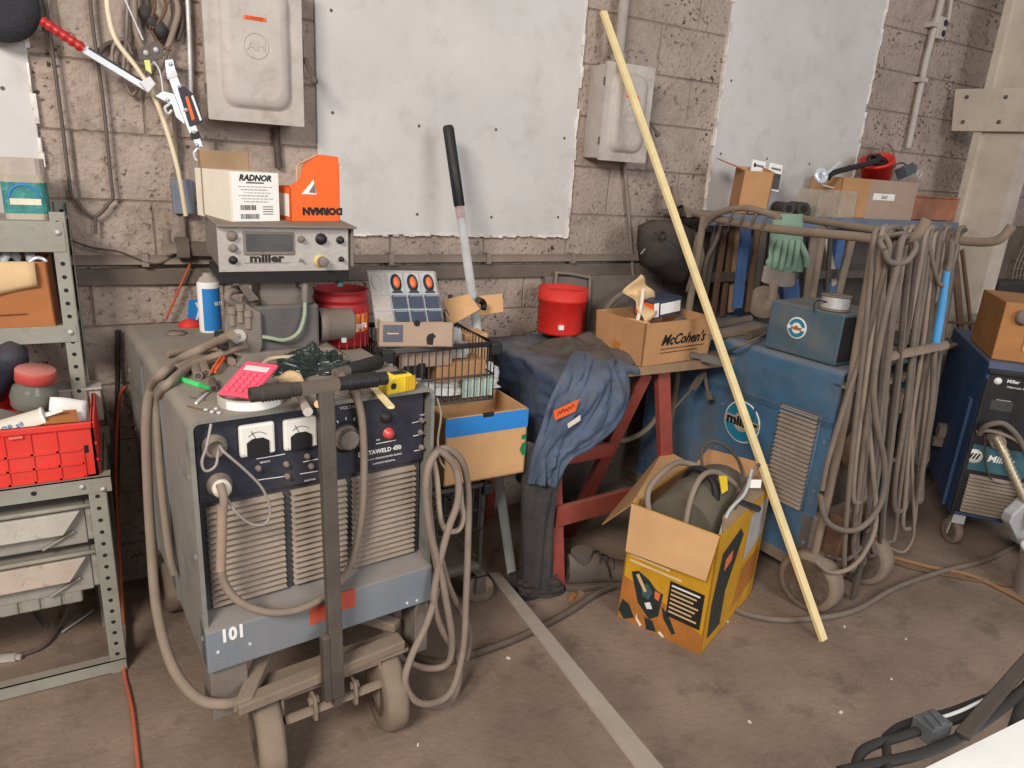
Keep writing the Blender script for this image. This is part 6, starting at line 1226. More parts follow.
mb = MB(); mb.box(.26, .272, fy0-.004, fy1, .0, hh*.98); mb.box(.004, .27, fy0-.006, fy0, .02, hh-.01); mb.build('front_edge', m_gap, t)
q = at(834, 309, z=zt+hh+.004); t = thing('wire_spool', 'silver spool of welding wire on the blue control box', 'spool', (q.x, q.y, zt+hh+.002)); rs = .055
mb = MB(); mb.lathe([(rs*.3, 0), (rs, 0), (rs, .004), (rs*.82, .005), (rs*.82, .05), (rs, .051), (rs, .055), (rs*.3, .055), (rs*.3, 0)], n=30); mb.build('spool_body', m_case, t)
mb = MB(); mb.lathe([(rs*.84, .006)]+[(rs*(.9+.02*(i % 2)), .008+.0021*i) for i in range(20)]+[(rs*.84, .05)], n=30); mb.build('wire', m_galv, t)
mb = MB(); mb.tube(smooth([(-rs*.9, 0, .03), (-rs*1.6, 0.01, .035), (-rs*1.9, .01, .02), (-rs*2.0, .0, .002)], 5), .003, 6); mb.build('wire_tail', m_black, t)
# odds and ends on the back of the welder top
def T2(px, py, z=0.): return at(px, py, z=WZ1+z)
for i, (pa, pb, r, m, lab) in enumerate((((705, 336), (757, 328), .02, m_tyre, 'dusty torch body lying on the back of the right welder'), ((712, 326), (750, 318), .015, m_case, 'thinner dusty pipe behind the torch body on the right welder'), ((748, 336), (768, 330), .017, m_cabled, 'short dark coupling next to the blue control box'))):
    mb = MB(); mb.cyl(T2(*pa, r), T2(*pb, r), r, 14); solo(mb, 'welding_torch', lab, 'torch', m)
mb = MB(); q = T2(759, 318); mb.lathe([(0, 0), (.03, 0), (.034, .02), (.02, .035), (0, .036)], q, (0, 0, 1), 18); solo(mb, 'gas_valve', 'round dusty valve on the right welder beside the control box', 'valve', m_case)
q = at(768, 322, z=WZ1); mb = MB(); mb.lathe([(0, 0), (.075, 0), (.08, .012), (.075, .024), (0, .024)], (q.x, q.y+.05, WZ1+.085), (-.5, -.8, .25), 26); solo(mb, 'abrasive_disc', 'pale dusty grinding wheel standing behind the blue control box', 'wheel', m_tyre)
cable([T2(768, 332, .01), T2(758, 338, .03), T2(740, 346, .01), side(728, 352) and MAT[W2.name]@side(728, 352, -.02), MAT[W2.name]@side(724, 358, -.02)], .006, 'thin grey cord trailing off the left top edge of the right welder', m_cable, 'cord')
# ---- looped cables over the pipe rail ends
def hang(pts, r, lab, m=m_cable): return cable([at(p[0], p[1], y=p[2]) for p in pts], r*.82, lab, m, 'welding_cable', 'cables hung on the pipe rack ends')
k = random.Random(11)
yA = 1.33
CL = [ # first the long loops over the near rail end
 ([(868, 560, 1.40), (862, 470, 1.36), (872, 380, 1.34), (880, 300, 1.33), (872, 258, 1.33), (866, 240, 1.37), (872, 229, 1.40), (884, 236, 1.44), (890, 300, 1.44), (893, 400, 1.44), (888, 500, 1.43)], .0115, m_cable),
 ([(822, 490, 1.36), (828, 460, 1.36), (846, 400, 1.36), (866, 340, 1.35), (882, 280, 1.33), (890, 250, 1.32), (884, 232, 1.36), (898, 228, 1.38), (904, 250, 1.40), (893, 320, 1.42), (878, 380, 1.43), (862, 450, 1.43), (848, 520, 1.42)], .0115, m_cable),
 ([(884, 250, 1.30), (890, 262, 1.29), (905, 262, 1.29), (915, 250, 1.30), (914, 240, 1.33), (905, 234, 1.35), (890, 236, 1.36), (880, 240, 1.33), (884, 250, 1.30)], .011, m_cable),
 ([(820, 495, 1.36), (826, 520, 1.34), (842, 530, 1.32), (860, 528, 1.31), (876, 512, 1.30), (884, 490, 1.30), (884, 460, 1.30), (876, 420, 1.30), (874, 380, 1.30), (884, 320, 1.30), (896, 270, 1.29), (902, 240, 1.30), (908, 236, 1.34)], .0125, mat('tan_cable', (138, 116, 96), .7, dust=.4, scale=14)),
 ([(844, 480, 1.40), (850, 440, 1.38), (868, 390, 1.36), (886, 330, 1.35), (905, 270, 1.34), (908, 244, 1.33), (912, 234, 1.36)], .011, m_cable2),
 ([(855, 560, 1.38), (860, 480, 1.37), (873, 410, 1.36), (893, 330, 1.35), (908, 275, 1.34), (914, 250, 1.34), (918, 238, 1.36)], .0115, m_cable),
 ([(815, 560, 1.36), (830, 572, 1.34), (850, 568, 1.32), (866, 550, 1.31), (876, 520, 1.32), (872, 460, 1.36), (868, 400, 1.38), (878, 330, 1.39), (893, 270, 1.39), (897, 240, 1.40)], .0105, m_cable2),
 ([(826, 555, 1.40), (845, 560, 1.37), (862, 546, 1.36), (870, 520, 1.37), (858, 450, 1.40), (866, 380, 1.41), (872, 320, 1.42), (879, 260, 1.42), (882, 240, 1.42)], .010, m_cabled),
 ([(886, 555, 1.42), (896, 500, 1.40), (906, 440, 1.40), (905, 380, 1.42), (912, 310, 1.44), (925, 260, 1.46), (930, 234, 1.48), (938, 250, 1.50), (928, 330, 1.50), (913, 400, 1.50), (904, 470, 1.48)], .0115, m_cable),
 ([(880, 548, 1.44), (892, 530, 1.42), (898, 500, 1.42), (893, 430, 1.44), (902, 370, 1.45), (918, 310, 1.46), (934, 262, 1.47), (942, 240, 1.47), (948, 232, 1.49)], .010, m_cabled),
 ([(852, 420, 1.34), (862, 400, 1.34), (872, 378, 1.34), (880, 365, 1.35), (892, 420, 1.36), (884, 480, 1.36), (874, 530, 1.36)], .009, m_cable2),
 ([(897, 540, 1.46), (908, 500, 1.44), (918, 440, 1.44), (920, 390, 1.46), (930, 330, 1.48), (942, 280, 1.48), (948, 245, 1.48), (956, 234, 1.5), (962, 246, 1.52), (952, 290, 1.52), (940, 350, 1.52), (930, 420, 1.52)], .0115, m_cable),
 ([(846, 300, 1.40), (850, 282, 1.38), (862, 262, 1.38), (868, 244, 1.40), (878, 232, 1.42)], .009, m_cabled),
 ([(906, 460, 1.40), (915, 445, 1.4), (926, 400, 1.42), (922, 350, 1.44), (934, 300, 1.45), (944, 262, 1.46), (950, 238, 1.47)], .009, m_cable2),
 ([(862, 480, 1.33), (872, 488, 1.32), (884, 480, 1.32), (893, 455, 1.33), (896, 420, 1.34), (888, 380, 1.35), (893, 330, 1.36), (905, 280, 1.37), (916, 245, 1.38)], .009, m_cable),
 ([(890, 548, 1.48), (903, 552, 1.47), (912, 540, 1.46), (914, 520, 1.46), (912, 460, 1.46), (914, 400, 1.47)], .008, m_cable2),
 ([(930, 250, 1.44), (936, 275, 1.43), (942, 285, 1.43), (952, 265, 1.44), (958, 245, 1.46)], .0095, m_cable),
 ([(900, 350, 1.42), (908, 365, 1.40), (918, 400, 1.42), (914, 440, 1.43), (900, 480, 1.42), (888, 520, 1.42)], .010, m_cabled),
 ([(852, 380, 1.44), (868, 372, 1.43), (884, 380, 1.43), (892, 410, 1.43), (880, 470, 1.44), (868, 520, 1.44)], .010, m_cabled),
]
keep = [(1, 'second leftmost'), (2, 'small ring'), (3, 'wide lowest'), (6, 'lowest pale'), (7, 'dark inner bottom'), (15, 'low right'), (16, 'small right ring')]
for q, nm in keep: hang(CL[q][0], CL[q][1], nm+' loop of the cables hung over the pipe rack', m_cable if q == 3 else CL[q][2])
ords = 'first second third fourth fifth sixth seventh eighth ninth tenth eleventh twelfth'.split()
for i in range(12):
    tx = 873+6.6*i; ty = 236+k.uniform(-2, 3); bx = 842+6.2*i+k.uniform(-5, 5); by = 560-4.5*i-k.uniform(0, 90)*(i % 3 != 0); ya = 1.34+.013*i; yb = ya+.03; tx2 = tx+k.uniform(8, 20)
    L1 = lambda f_: (tx+(bx-tx)*f_+k.uniform(-1.5, 1.5), ty+14+(by-ty-14)*f_, ya)
    L2 = lambda f_: (tx2+(bx+12-tx2)*f_+k.uniform(-1.5, 1.5), ty+14+(by-ty-14)*f_, yb)
    pts = [(tx+6, ty-8, ya+.03), (tx+1, ty, ya)]+[L1(f_) for f_ in (.12, .35, .65, .9)]+[(bx+2, by+6, ya+.005), (bx+8, by+9, ya+.015), (bx+13, by+4, yb)]+[L2(f_) for f_ in (.9, .65, .35, .12)]+[(tx2+2, ty, yb), (tx2+8, ty-7, yb+.02)]
    hang(pts, .0105+.001*(i % 3), ords[i]+' long hanging cable from the left on the pipe rack', [m_cable, m_cable2, m_cable, m_cabled][i % 4])
# blue-taped cable
t = thing('taped_cable', 'cable with a long bright blue taped grip hanging at the right of the pipe rack', 'cable', at(940, 380, y=1.42))
pts = smooth([at(a_, b_, y=1.43) for a_, b_ in ((952, 240), (950, 262), (947, 275), (942, 310), (936, 345), (934, 360), (932, 400), (925, 450), (918, 500))], 6); mb = MB(); mb.tube(pts, .011, 9); mb.build('cable', m_cable, t, world=True)
pts = smooth([at(a_, b_, y=1.428) for a_, b_ in ((947, 271), (942, 306), (937, 335), (935, 347))], 6); mb = MB(); mb.tube(pts, [.012, .014, .015, .0145, .0135], 12); mb.build('blue_tape', m_bluep, t, world=True)
# ---- dark welding helmet hanging from the far rail end
hy = 2.40
t = thing('welding_helmet', 'black welding helmet hanging on the far upturned end of the pipe rack', 'helmet', at(668, 285, y=hy))
out = [at(a_, b_, y=hy) for a_, b_ in ((638, 226), (652, 220), (676, 222), (694, 232), (693, 250), (692, 270), (684, 281), (672, 284), (655, 274), (640, 264), (637, 245))]
cen = sum(out, V())/len(out)
def hel(u, v):
    n_ = len(out); f = u*n_; i = int(f) % n_; p = out[i].lerp(out[(i+1) % n_], f-int(f)); q = cen.lerp(p, math.sin(v*PI/2)); return q+V((0, -.12*math.cos(v*PI/2)**.8, 0))
mb = MB(); mb.grid(hel, 33, 8); mb.build('shell', mat('helmet_black', (40, 37, 36), .6, dust=.3, bump=.25), t, world=True, solid=.004)
q = at(661, 235, y=hy-.115); mb = MB(); mb.lathe([(0, 0), (.02, 0), (.02, .008), (.013, .01), (.013, .004), (0, .004)], q, (0, -1, 0), 18); mb.build('pivot_knob', m_black, t, world=True)
mb = MB(); mb.tube(smooth([at(676, 226, y=hy-.02), at(680, 214, y=hy-.03), at(683, 206, y=hy-.03), at(678, 208, y=hy)], 5), .008, 6, sq=.4); mb.build('strap', m_blackp, t, world=True)
mb = MB(); mb.bar(at(641, 254, y=hy-.06), at(645, 249, y=hy-.08), .008, .003); mb.build('scratch_mark', m_grey, t, world=True)
# grey strap piece hanging near the helmet
a = at(694, 270, y=2.3); mb = MB(); mb.grid(lambda u, v: at(690+u*12-v*2+3*math.sin(v*4), 240+v*52, y=2.30+.01*math.sin(u*3+v*5)), 4, 10); solo(mb, 'leather_strip', 'grey leather strap hanging between helmet and tools on the pipe rack', 'strap', m_tyre, solid=.006)
# ---- blue tool rack behind, its shelf and goods
SY0, SY1 = 2.30, 2.56
SZ = at(860, 219, y=SY0).z
x0, x1 = at(700, 219, y=SY0).x, at(958, 226, y=SY0).x
t = thing('tool_shelf', 'blue steel shelf rack against the wall behind the pipe rack', 'shelf rack', ((x0+x1)/2, 2.45, 0))
m_shelf = mat('blue_shelf_steel', (64, 104, 158), .5, dust=.45, wear=.3, wcol=(90, 90, 96))
mb = MB(); mb.box(x0, x1, SY0, SY1, SZ-.006, SZ); mb.box(x0, x1, SY0-.004, SY0, SZ-.05, SZ); mb.build('shelf', mat('dusty_shelf_edge', (98, 114, 136), .5, dust=.6), t, world=True, bevel=.002)
for px in (752, 845, 958):
    q = at(px, 225, y=SY0+.1); mb = MB(); mb.box(q.x-.03, q.x+.03, SY0+.1, SY0+.14, 0, SZ-.006); mb.build('upright', m_shelf, t, world=True)
zm = at(840, 270, y=SY0+.06).z; mb = MB(); mb.box(x0+.1, x1, SY0+.04, SY0+.1, zm-.04, zm); mb.build('cross_rail', m_dkmetal, t, world=True)
mb = MB(); mb.box(x0+.08, x1, SY1-.02, SY1, .3, SZ-.1); mb.build('back_sheet', mat('rack_back', (74, 68, 66), .8, dust=.4), t, world=True)
# tilted carton with packets
q0 = at(731, 200, y=2.34); q1 = at(757, 211, y=2.34)
mt = M.Translation(V((q0.x, 2.37, SZ)))@rz(R_(-28))
A = at(738, 202, y=2.36); ux = at(757, 209, y=2.33)-A
t = thing('carton', 'tilted tan carton holding white packets on the left of the blue shelf', 'carton', mtx=M.Translation((A.x, A.y, SZ+.005))@rz(R_(-30))@M.Rotation(R_(8), 4, 'X'))
w = .135; d = .14; h = at(740, 171, y=A.y).z-SZ
carton(t, w, d, h, m_kraft, name='carton_body'); mb = MB(); mb.add([(w, 0, h*.02), (w, d, h*.02), (w+.002, d, h*.98), (w+.002, 0, h*.98)], [(0, 1, 2, 3)]); mb.build('shaded_side', m_kraftg, t)  # right face in greyer card: its shade is put into the colour
flapm = MB(); flapm.hexa([(-.002, 0, h), (-.002, d, h), (-.10, d*.9, h+.03), (-.10, d*.1, h+.03), (-.002, 0, h+.003), (-.002, d, h+.003), (-.10, d*.9, h+.033), (-.10, d*.1, h+.033)]); flapm.build('flap', m_kraftd, t)
for i, (px, py, lab) in enumerate(((757, 173, 'white printed packet standing left in the tilted tan carton'), (774, 176, 'white and grey printed packet standing right in the tilted tan carton'))):
    q = at(px, py, y=2.40); mm = frame(q, V((1, -.1, -.1)), V((.08, .1, 1)))
    p = thing('packet', lab, 'packet', mtx=mm); mb = MB(); mb.box(-.04, .04, -.07, .055, -.006, .006); mb.build('pouch', m_paper, p, bevel=.003)
    mb = MB(); mb.box(-.03, .03, .026, .036, .0061, .0066); mb.build('print_line', m_ink, p); mb = MB()
    if i: mb.box(-.036, .036, -.06, .012, .0061, .0066)
    else: mb.box(-.032, -.02, .022, .04, .0066, .007)
    mb.build('print_block', m_glassd if i else m_print, p)
for i, (px, py, rr_) in enumerate(((786, 206, .03), (801, 207, .032), (812, 213, .02))):
    q = at(px, py, y=2.38); mb = MB(); mb.pipe((q.x, 2.36, SZ+rr_+.002), (q.x+.05, 2.48, SZ+rr_+.002), rr_, rr_*.6, 18); solo(mb, 'black_roll', ['left black roll lying on the blue shelf beside the tilted carton', 'middle black roll with open end on the blue shelf', 'smallest black roll on the blue shelf'][i], 'roll', m_black)
q = at(832, 216, y=2.36); hcl = at(832, 190, y=2.36).z-SZ; wcl = at(850, 216, y=2.36).x-at(812, 214, y=2.36).x
t = thing('clear_bin', 'dirty clear plastic bin on the blue shelf in front of the red bucket carton', 'bin', (at(812, 214, y=2.36).x, 2.34, SZ))
carton(t, wcl, .12, hcl, mat('dirty_clear_plastic', (206, 196, 178), .35, bump=0, alpha=.3, wear=.3), name='bin_body', th=.003)
for i in range(5):
    p = V((at(816, 214, y=2.36).x+.035*i, 2.39+.02*(i % 2), SZ+.006)); mb = MB(); mb.cyl(p, p+V((0.01, 0, .03+.01*(i % 3))), .012, 10); solo(mb, 'small_fitting', 'small fitting inside the dirty clear bin', 'fitting', [m_cabled, m_dkmetal, m_kraftd, m_blackp, m_copper][i], group='fittings in the dirty clear bin')
# brown carton with red bucket
xa, xb, xm = at(836, 216, y=2.36).x, at(909, 219, y=2.36).x, at(868, 218, y=2.33).x
zq = at(880, 180, y=2.36).z
t = thing('carton', 'brown carton with a white label on the blue shelf under the red bucket', 'carton', (xa, 2.36, SZ), R_(-1))
w = xb-xa; h = zq-SZ; carton(t, w, .19, h, m_kraft, name='carton_body')
mb = MB(); mb.box(.003, w-.003, .003, .187, h-.03, h-.02); mb.build('inner_flap', m_kraftd, t)
mb = MB(); mb.box((xm-xa), w, -.0015, 0, 0, h); mb.build('front_panel', m_kraftg, t)  # greyer card over the front, shade painted as colour
a, b = at(874, 194, E=t, y=-.003), at(894, 201, E=t, y=-.003); mb = MB(); mb.box(a.x, b.x, -.003, -.0015, b.z, a.z+.004); o = mb.build('paper_label', m_white, t); text('SALE', .024, frame(((a.x+b.x)/2, -.0034, (a.z+b.z)/2), (1, 0, 0), (0, 0, 1)), m_print, o, 'label_lettering', shear=.3)
zb = zq-.02; q = at(874, 172, y=2.45); ax = V((-.45, -.15, .9)).normalized()
t = thing('red_bucket', 'small red bucket of black hose tilted on the brown carton', 'bucket', V((q.x, 2.45, zb)))
rb = .082; base = V((q.x+.03, 2.45, zb+.02)); mb = MB(); mb.lathe([(0, 0), (rb*.85, 0), (rb, .10), (rb*1.06, .10), (rb*1.06, .115), (rb*.94, .115), (rb*.8, .01), (0, .01)], base, ax, 30); mb.build('bucket_body', m_red, t, world=True)
mb = MB(); mb.tube([base+ax*.10+V((math.cos(q_)*.07, .02*math.sin(q_), math.sin(q_)*.02+.01)) for q_ in [2*PI*i/24 for i in range(24)]], .012, 8, True); solo(mb, 'black_hose', 'coil of black hose in the red bucket', 'hose', m_blackp)
c = base+ax*.10; mb = MB(); mb.tube(smooth([c+V((.03, 0, .01)), c+V((-.03, -.02, .03)), c+V((-.10, -.06, .0)), at(836, 172, y=2.34), at(828, 178, y=2.32)], 6), .014, 9); solo(mb, 'black_lever', 'black rubber bar reaching left from the red bucket', 'bar', m_blackp)
q = at(820, 176, y=2.31); mb = MB(); mb.lathe([(.012, 0), (.036, 0), (.04, .008), (.036, .016), (.012, .016), (.012, 0)], q, (-.2, -1, .2), 24); mb.bar(q+V((.0, -.02, 0)), q+V((.10, -.02, .07)), .012, .008); mb.bar(q+V((.02, -.01, -.04)), q+V((.10, -.01, -.05)), .008, .005); solo(mb, 'pulley', 'black pulley with bright steel arm at the end of the black bar', 'pulley', m_chrome)
q = at(906, 171, y=2.47); mb = MB(); mm = frame(q, V((1, .2, .25)), V((-.2, .4, .9))); mb.obox(mm, -.06, .05, -.03, .03, -.03, .03); mb.cyl(mm@V((.05, 0, 0)), mm@V((.085, 0, .0)), .024, 14); solo(mb, 'pressure_gauge', 'dark blue-grey gauge body lying right of the red bucket', 'gauge', mat('slate_plastic', (76, 84, 96), .4, dust=.2), bevel=.004)
mb = MB(); q = at(919, 174, y=2.47); mb.tube([q+V((math.cos(a_)*.02, 0, math.sin(a_)*.02)) for a_ in [2*PI*i/18 for i in range(18)]], .004, 6, True); solo(mb, 'steel_ring', 'small bright ring at the right end of the gauge body', 'ring', m_galv)
mb = MB(); mb.tube(smooth([at(892, 170, y=2.46), at(897, 164, y=2.46), at(903, 163, y=2.46), at(908, 167, y=2.46)], 4), .004, 6); solo(mb, 'thin_wire', 'thin black cord arching from the red bucket to the gauge body', 'cord', m_black)
mb = MB(); q = at(886, 147, y=2.5); mb.tube(smooth([at(880, 162, y=2.5), at(880, 150, y=2.5), at(886, 143, y=2.5), at(893, 150, y=2.5), at(895, 165, y=2.5)], 5), .006, 7); mb.box(q.x-.01, q.x+.04, 2.5, 2.53, q.z-.08, q.z+.0); solo(mb, 'grey_tool', 'grey rounded tool standing behind the red bucket', 'tool', m_cable2)
xa, xb = at(912, 221, y=2.36).x, at(954, 220, y=2.36).x; mb = MB(); zz = at(930, 198, y=2.36).z; mb.box(xa, xb, 2.36, 2.5, SZ+.002, zz); mb.box(xa-.01, xb+.01, 2.355, 2.505, zz, zz+.012); solo(mb, 'copper_box', 'coppery metal box at the right end of the blue shelf', 'box', m_copper, bevel=.004)
# gloves, tools hanging below the shelf
def glove(y):
    t = thing('work_glove', 'pale green work glove hanging from the pipe rail', 'glove', at(785, 275, y=y))
    def gl(u, v):
        a_ = u*2*PI; px = 788-v*4; py = 214+v*58; hw = 15+2*math.sin(v*3)+(3 if v > .75 else 0)
        return at(px+math.cos(a_)*hw, py, y=y-.018*math.sin(a_)+.004*math.sin(v*17+u*9))
    mb = MB(); mb.grid(gl, 20, 16); mb.build('palm', m_glove, t, world=True)
    for i in range(4):
        x = 776+6.5*i; mb = MB(); mb.tube(smooth([at(x+3, 240, y=y-.022), at(x, 258, y=y-.028), at(x-2, 268+2*(i % 2), y=y-.02)], 5), [.013, .013, .012, .010], 9); mb.build('finger', m_glove, t, world=True)
    mb = MB(); mb.tube(smooth([at(798, 240, y=y-.012), at(806, 256, y=y-.02), at(806, 266, y=y-.015)], 5), .013, 9); mb.build('thumb', m_glove, t, world=True)
    def cu(u, v): a_ = u*2*PI; return at(780-v*2+math.cos(a_)*(16+v), 268+v*16+3*math.sin(u*9), y=y-.02*math.sin(a_))
    mb = MB(); mb.grid(cu, 20, 6); mb.build('cuff', m_gloveg, t, world=True)
glove(2.02)
HT = [((716, 226), (704, 300), .016, m_cabled, 'bent brown rod', 2.3), ((726, 220), (712, 320), .015, m_rust, 'rusty bar nearest the bent brown rod', 2.34), ((733, 224), (722, 316), .013, m_rust, 'second rusty bar from the left', 2.36), ((738, 224), (731, 312), .02, m_woodo, 'weathered wooden handle', 2.38), ((758, 224), (747, 312), .014, m_rust, 'brown rod right of the blue upright', 2.3), ((764, 226), (752, 310), .022, m_dkmetal, 'thick dark steel bar', 2.33), ((772, 228), (762, 300), .015, m_black, 'black rod beside the green glove', 2.36), ((816, 228), (806, 300), .03, m_tyre, 'broad dusty strap right of the green glove', 2.3), ((831, 230), (826, 300), .012, m_cabled, 'thin dark bar under the clear bin', 2.34), ((853, 236), (838, 296), .022, m_tyre, 'broad dusty slat left of the looped cables', 2.28), ((826, 236), (834, 285), .02, m_alu, 'pale steel blade under the shelf', 2.4), ((804, 230), (798, 300), .018, m_navy, 'dark blue bar behind the green glove', 2.42)]
for pa, pb, r, m, lab, y in HT:
    mb = MB(); mb.bar(at(pa[0], pa[1], y=y), at(pb[0], pb[1], y=y), r*2, .014, (0, -1, 0)); solo(mb, 'hanging_bar', lab+' hanging under the blue shelf', 'bar', m, bevel=.003)
mb = MB(); a, b = at(746, 228, y=2.27), at(737, 308, y=2.27); mb.bar(a, b, .05, .02, (0, -1, 0)); solo(mb, 'blue_board', 'bright blue painted slat hanging left under the shelf', 'slat', m_shelf, bevel=.002)
mb = MB(); a, b = at(788, 282, y=2.3), at(790, 312, y=2.3); mb.bar(a, b, .11, .04, (0, -1, 0)); solo(mb, 'blue_case', 'blue metal case hanging below the green glove', 'case', m_shelf, bevel=.004)
mb = MB(); a = at(774, 282, y=1.92); mb.cyl(a, at(772, 300, y=1.95), .018, 12); mb.cyl(at(772, 300, y=1.95), at(766, 308, y=1.97), .022, 12); solo(mb, 'torch_neck', 'grey torch neck hanging beneath the green glove', 'torch', m_tyre)
cable([at(722, 217, y=2.28), at(716, 240, y=2.28), at(706, 262, y=2.28), at(702, 290, y=2.28)], .011, 'brown cord curving down left of the rusty bars', m_cabled, 'cord')
# ================================================================ third welder at the right edge
W3 = thing('welding_machine', 'newer blue and black welding machine on casters cut by the right edge', 'welder', (3.22, 1.5, 0), R_(-51))
B0, B1, WW3, DD3 = .17, .89, .46, .82
mb = MB(); pf = [(0, B0), (0, B1-.03), (.02, B1), (DD3, B1), (DD3, B0)]
n = len(pf); a = [V((0, y, z)) for y, z in pf]; b = [V((WW3, y, z)) for y, z in pf]
mb.add(a+b, [tuple(range(n))[::-1], tuple(range(n, 2*n))]+[(i, (i+1) % n, n+(i+1) % n, n+i) for i in range(n)]); mb.build('cabinet', m_blue3, W3, bevel=.008)
l3 = lambda px, py, y=-.006: at(px, py, E=W3, y=y)
mb = MB(); mb.box(.014, WW3-.014, -.008, .0, B0+.02, B1-.03); fp = mb.build('front_panel', m_blackp, W3, bevel=.003)
mb = MB(); mb.box(.0, WW3, -.018, .0, B1-.05, B1-.025); mb.box(0, .02, -.016, 0, B0, B1-.07); mb.box(WW3-.02, WW3, -.016, 0, B0, B1-.07); mb.build('front_frame', m_blackp, W3, bevel=.006)
zb0, zb1 = l3(975, 470).z, l3(975, 444).z
mb = MB(); mb.box(.02, WW3-.02, -.0105, -.004, zb0, zb1); bd = mb.build('teal_band', m_tealb, W3)
louvers(W3, .035, WW3-.03, B0+.03, zb0-.015, -.008, 11)
q = l3(974, 456, -.0106); mb = MB(); mb.lathe([(0, .0), (.033, 0), (.033, .0008), (0, .001)], (q.x, -.0106, q.z), (0, -1, 0), 26); lo = mb.build('round_logo', m_white, W3)
mb = MB()
for i in range(3): mb.prism([(-.02+.013*i, -.014), (-.012+.013*i, -.014), (-.002+.013*i, .014), (-.010+.013*i, .014)], frame((q.x, -.0118, q.z), (1, 0, 0), (0, 0, 1)), .0006)
mb.build('logo_bars', m_print, lo)
text('Miller', .042, frame((q.x+.10, -.0108, q.z), (1, 0, 0), (0, 0, 1)), m_white, bd, 'lettering', shear=.15, bold=.001)
q = l3(998, 381, -.0085); mb = MB(); mb.lathe([(0, 0), (.015, 0), (.015, .0008), (0, .001)], (q.x, -.0085, q.z), (0, -1, 0), 20); mb.build('small_logo', m_white, W3)
text('Miller', .02, frame((q.x+.055, -.0088, q.z+.005), (1, 0, 0), (0, 0, 1)), m_white, fp, 'lettering', bold=.0004); text('Millermatic 250', .012, frame((q.x+.075, -.0088, q.z-.02), (1, 0, 0), (0, 0, 1)), m_white, fp, 'lettering')
q = l3(1000, 405); mb = MB(); mb.box(q.x-.035, q.x+.045, -.0092, -.004, q.z-.025, q.z+.02); mb.build('meter_window', m_glassd, W3); mb = MB(); mb.box(q.x-.02, q.x+.035, -.0098, -.009, q.z+.021, q.z+.024); mb.build('meter_label', m_grey, W3)
q = l3(996, 437, -.01); mb = MB(); mb.cyl((q.x, 0, q.z), (q.x, -.06, q.z-.01), .035, 16, .03); mb.build('gun_connector', m_case, W3)
for (x, y) in ((.05, .04), (WW3-.06, .04), (.05, DD3-.06), (WW3-.06, DD3-.06)):
    o = wheel((x, y+.03, .06), (1, .5, 0), .06, .03, W3, 'caster'); mb = MB(); mb.box(x-.025, x+.025, y-.02, y+.04, .12, B0); mb.bar((x-.022, y+.01, .13), (x-.022, y+.03, .05), .03, .005, (1, 0, 0)); mb.build('caster_fork', m_galv, W3)
mb = MB(); mb.box(-.012, 0, .1, .14, B0, B1-.2); mb.build('side_seam', m_blue3, W3)
# side hook with knob, hoses
q = at(938, 430, E=W3, x=-.03); mb = MB(); mb.cyl(q, q+V((.03, 0, 0)), .04, 16); mb.cyl(q+V((-.01, 0, -.06)), q+V((.03, 0, -.06)), .025, 14); mb.build('side_regulator', m_case, W3)
def g3(px, py, y): return MAT[W3.name]@l3(px, py, y)
ringhose([g3(996, 437, -.06), g3(1003, 450, -.09), g3(1012, 472, -.12), g3(1026, 502, -.16), g3(1040, 530, -.2)], .016, m_bronze, 'spring_hose', 'bronze spring-guarded hose curling down from the newer welder', 'hose', .018, .3)
cable([g3(979, 434, -.02), g3(986, 426, -.05), g3(1000, 423, -.06), g3(1010, 428, -.06), g3(1020, 440, -.06), g3(1030, 460, -.06)], .012, 'dusty lead looping over the gun connector of the newer welder', m_cable)
cable([g3(977, 432, -.02), g3(990, 431, -.04), g3(1012, 438, -.05), g3(1032, 452, -.06)], .008, 'second lead running right across the front of the newer welder', m_cable2)
cable([g3(985, 436, -.012), g3(986, 465, -.02), g3(992, 480, -.02), g3(1004, 484, -.02), g3(1030, 482, -.02)], .004, 'thin wire drooping over the teal band of the newer welder', m_cabled, 'thin_wire')
cable([at(955, 345, y=1.9), at(945, 350, y=1.85), at(938, 362, y=1.8), at(934, 378, y=1.8), at(932, 395, y=1.8)], .012, 'pale cable arching off the back corner of the newer welder', m_cable2)
# brown cabinet on it
zt = B1
A = at(981, 347, z=zt+.004); t = thing('wooden_cabinet', 'brown veneered wooden box on top of the newer welder', 'cabinet', mtx=M.Translation(MAT[W3.name]@V((.015, .06, zt+.002)))@rz(R_(-51)))
hz = at(997, 303, y=(MAT[W3.name]@V((.015, .06, 0))).y).z-zt
mb = MB(); mb.box(0, .38, 0, .42, 0, hz); mb.build('cabinet_body', m_woodd, t, bevel=.004); mb = MB(); mb.box(.10, .34, -.006, .0, hz*.2, hz*.66); mb.build('door_panel', m_kraft2, t, bevel=.002); q = at(1022, 325, E=t, y=-.01); mb = MB(); mb.lathe([(.03, 0), (.034, .012), (.02, .02), (0, .02)], (min(q.x, .2), -.004, hz*.78), (0, -1, 0), 18); mb.build('round_dial', m_case, t)
q = at(988, 330, y=2.05); mb = MB(); mb.box(q.x-.03, q.x+.06, 2.0, 2.14, q.z-.14, q.z+.08)
for i in range(6): mb.box(q.x-.036, q.x-.03, 2.0, 2.14, q.z-.13+.034*i, q.z-.115+.034*i)
mb.box(q.x-.03, q.x+.06, 2.0, 2.14, 0, q.z-.14)
solo(mb, 'ribbed_cabinet', 'pale ribbed metal cabinet between pipe rack and brown wooden box', 'cabinet', m_steelgrey, bevel=.003)
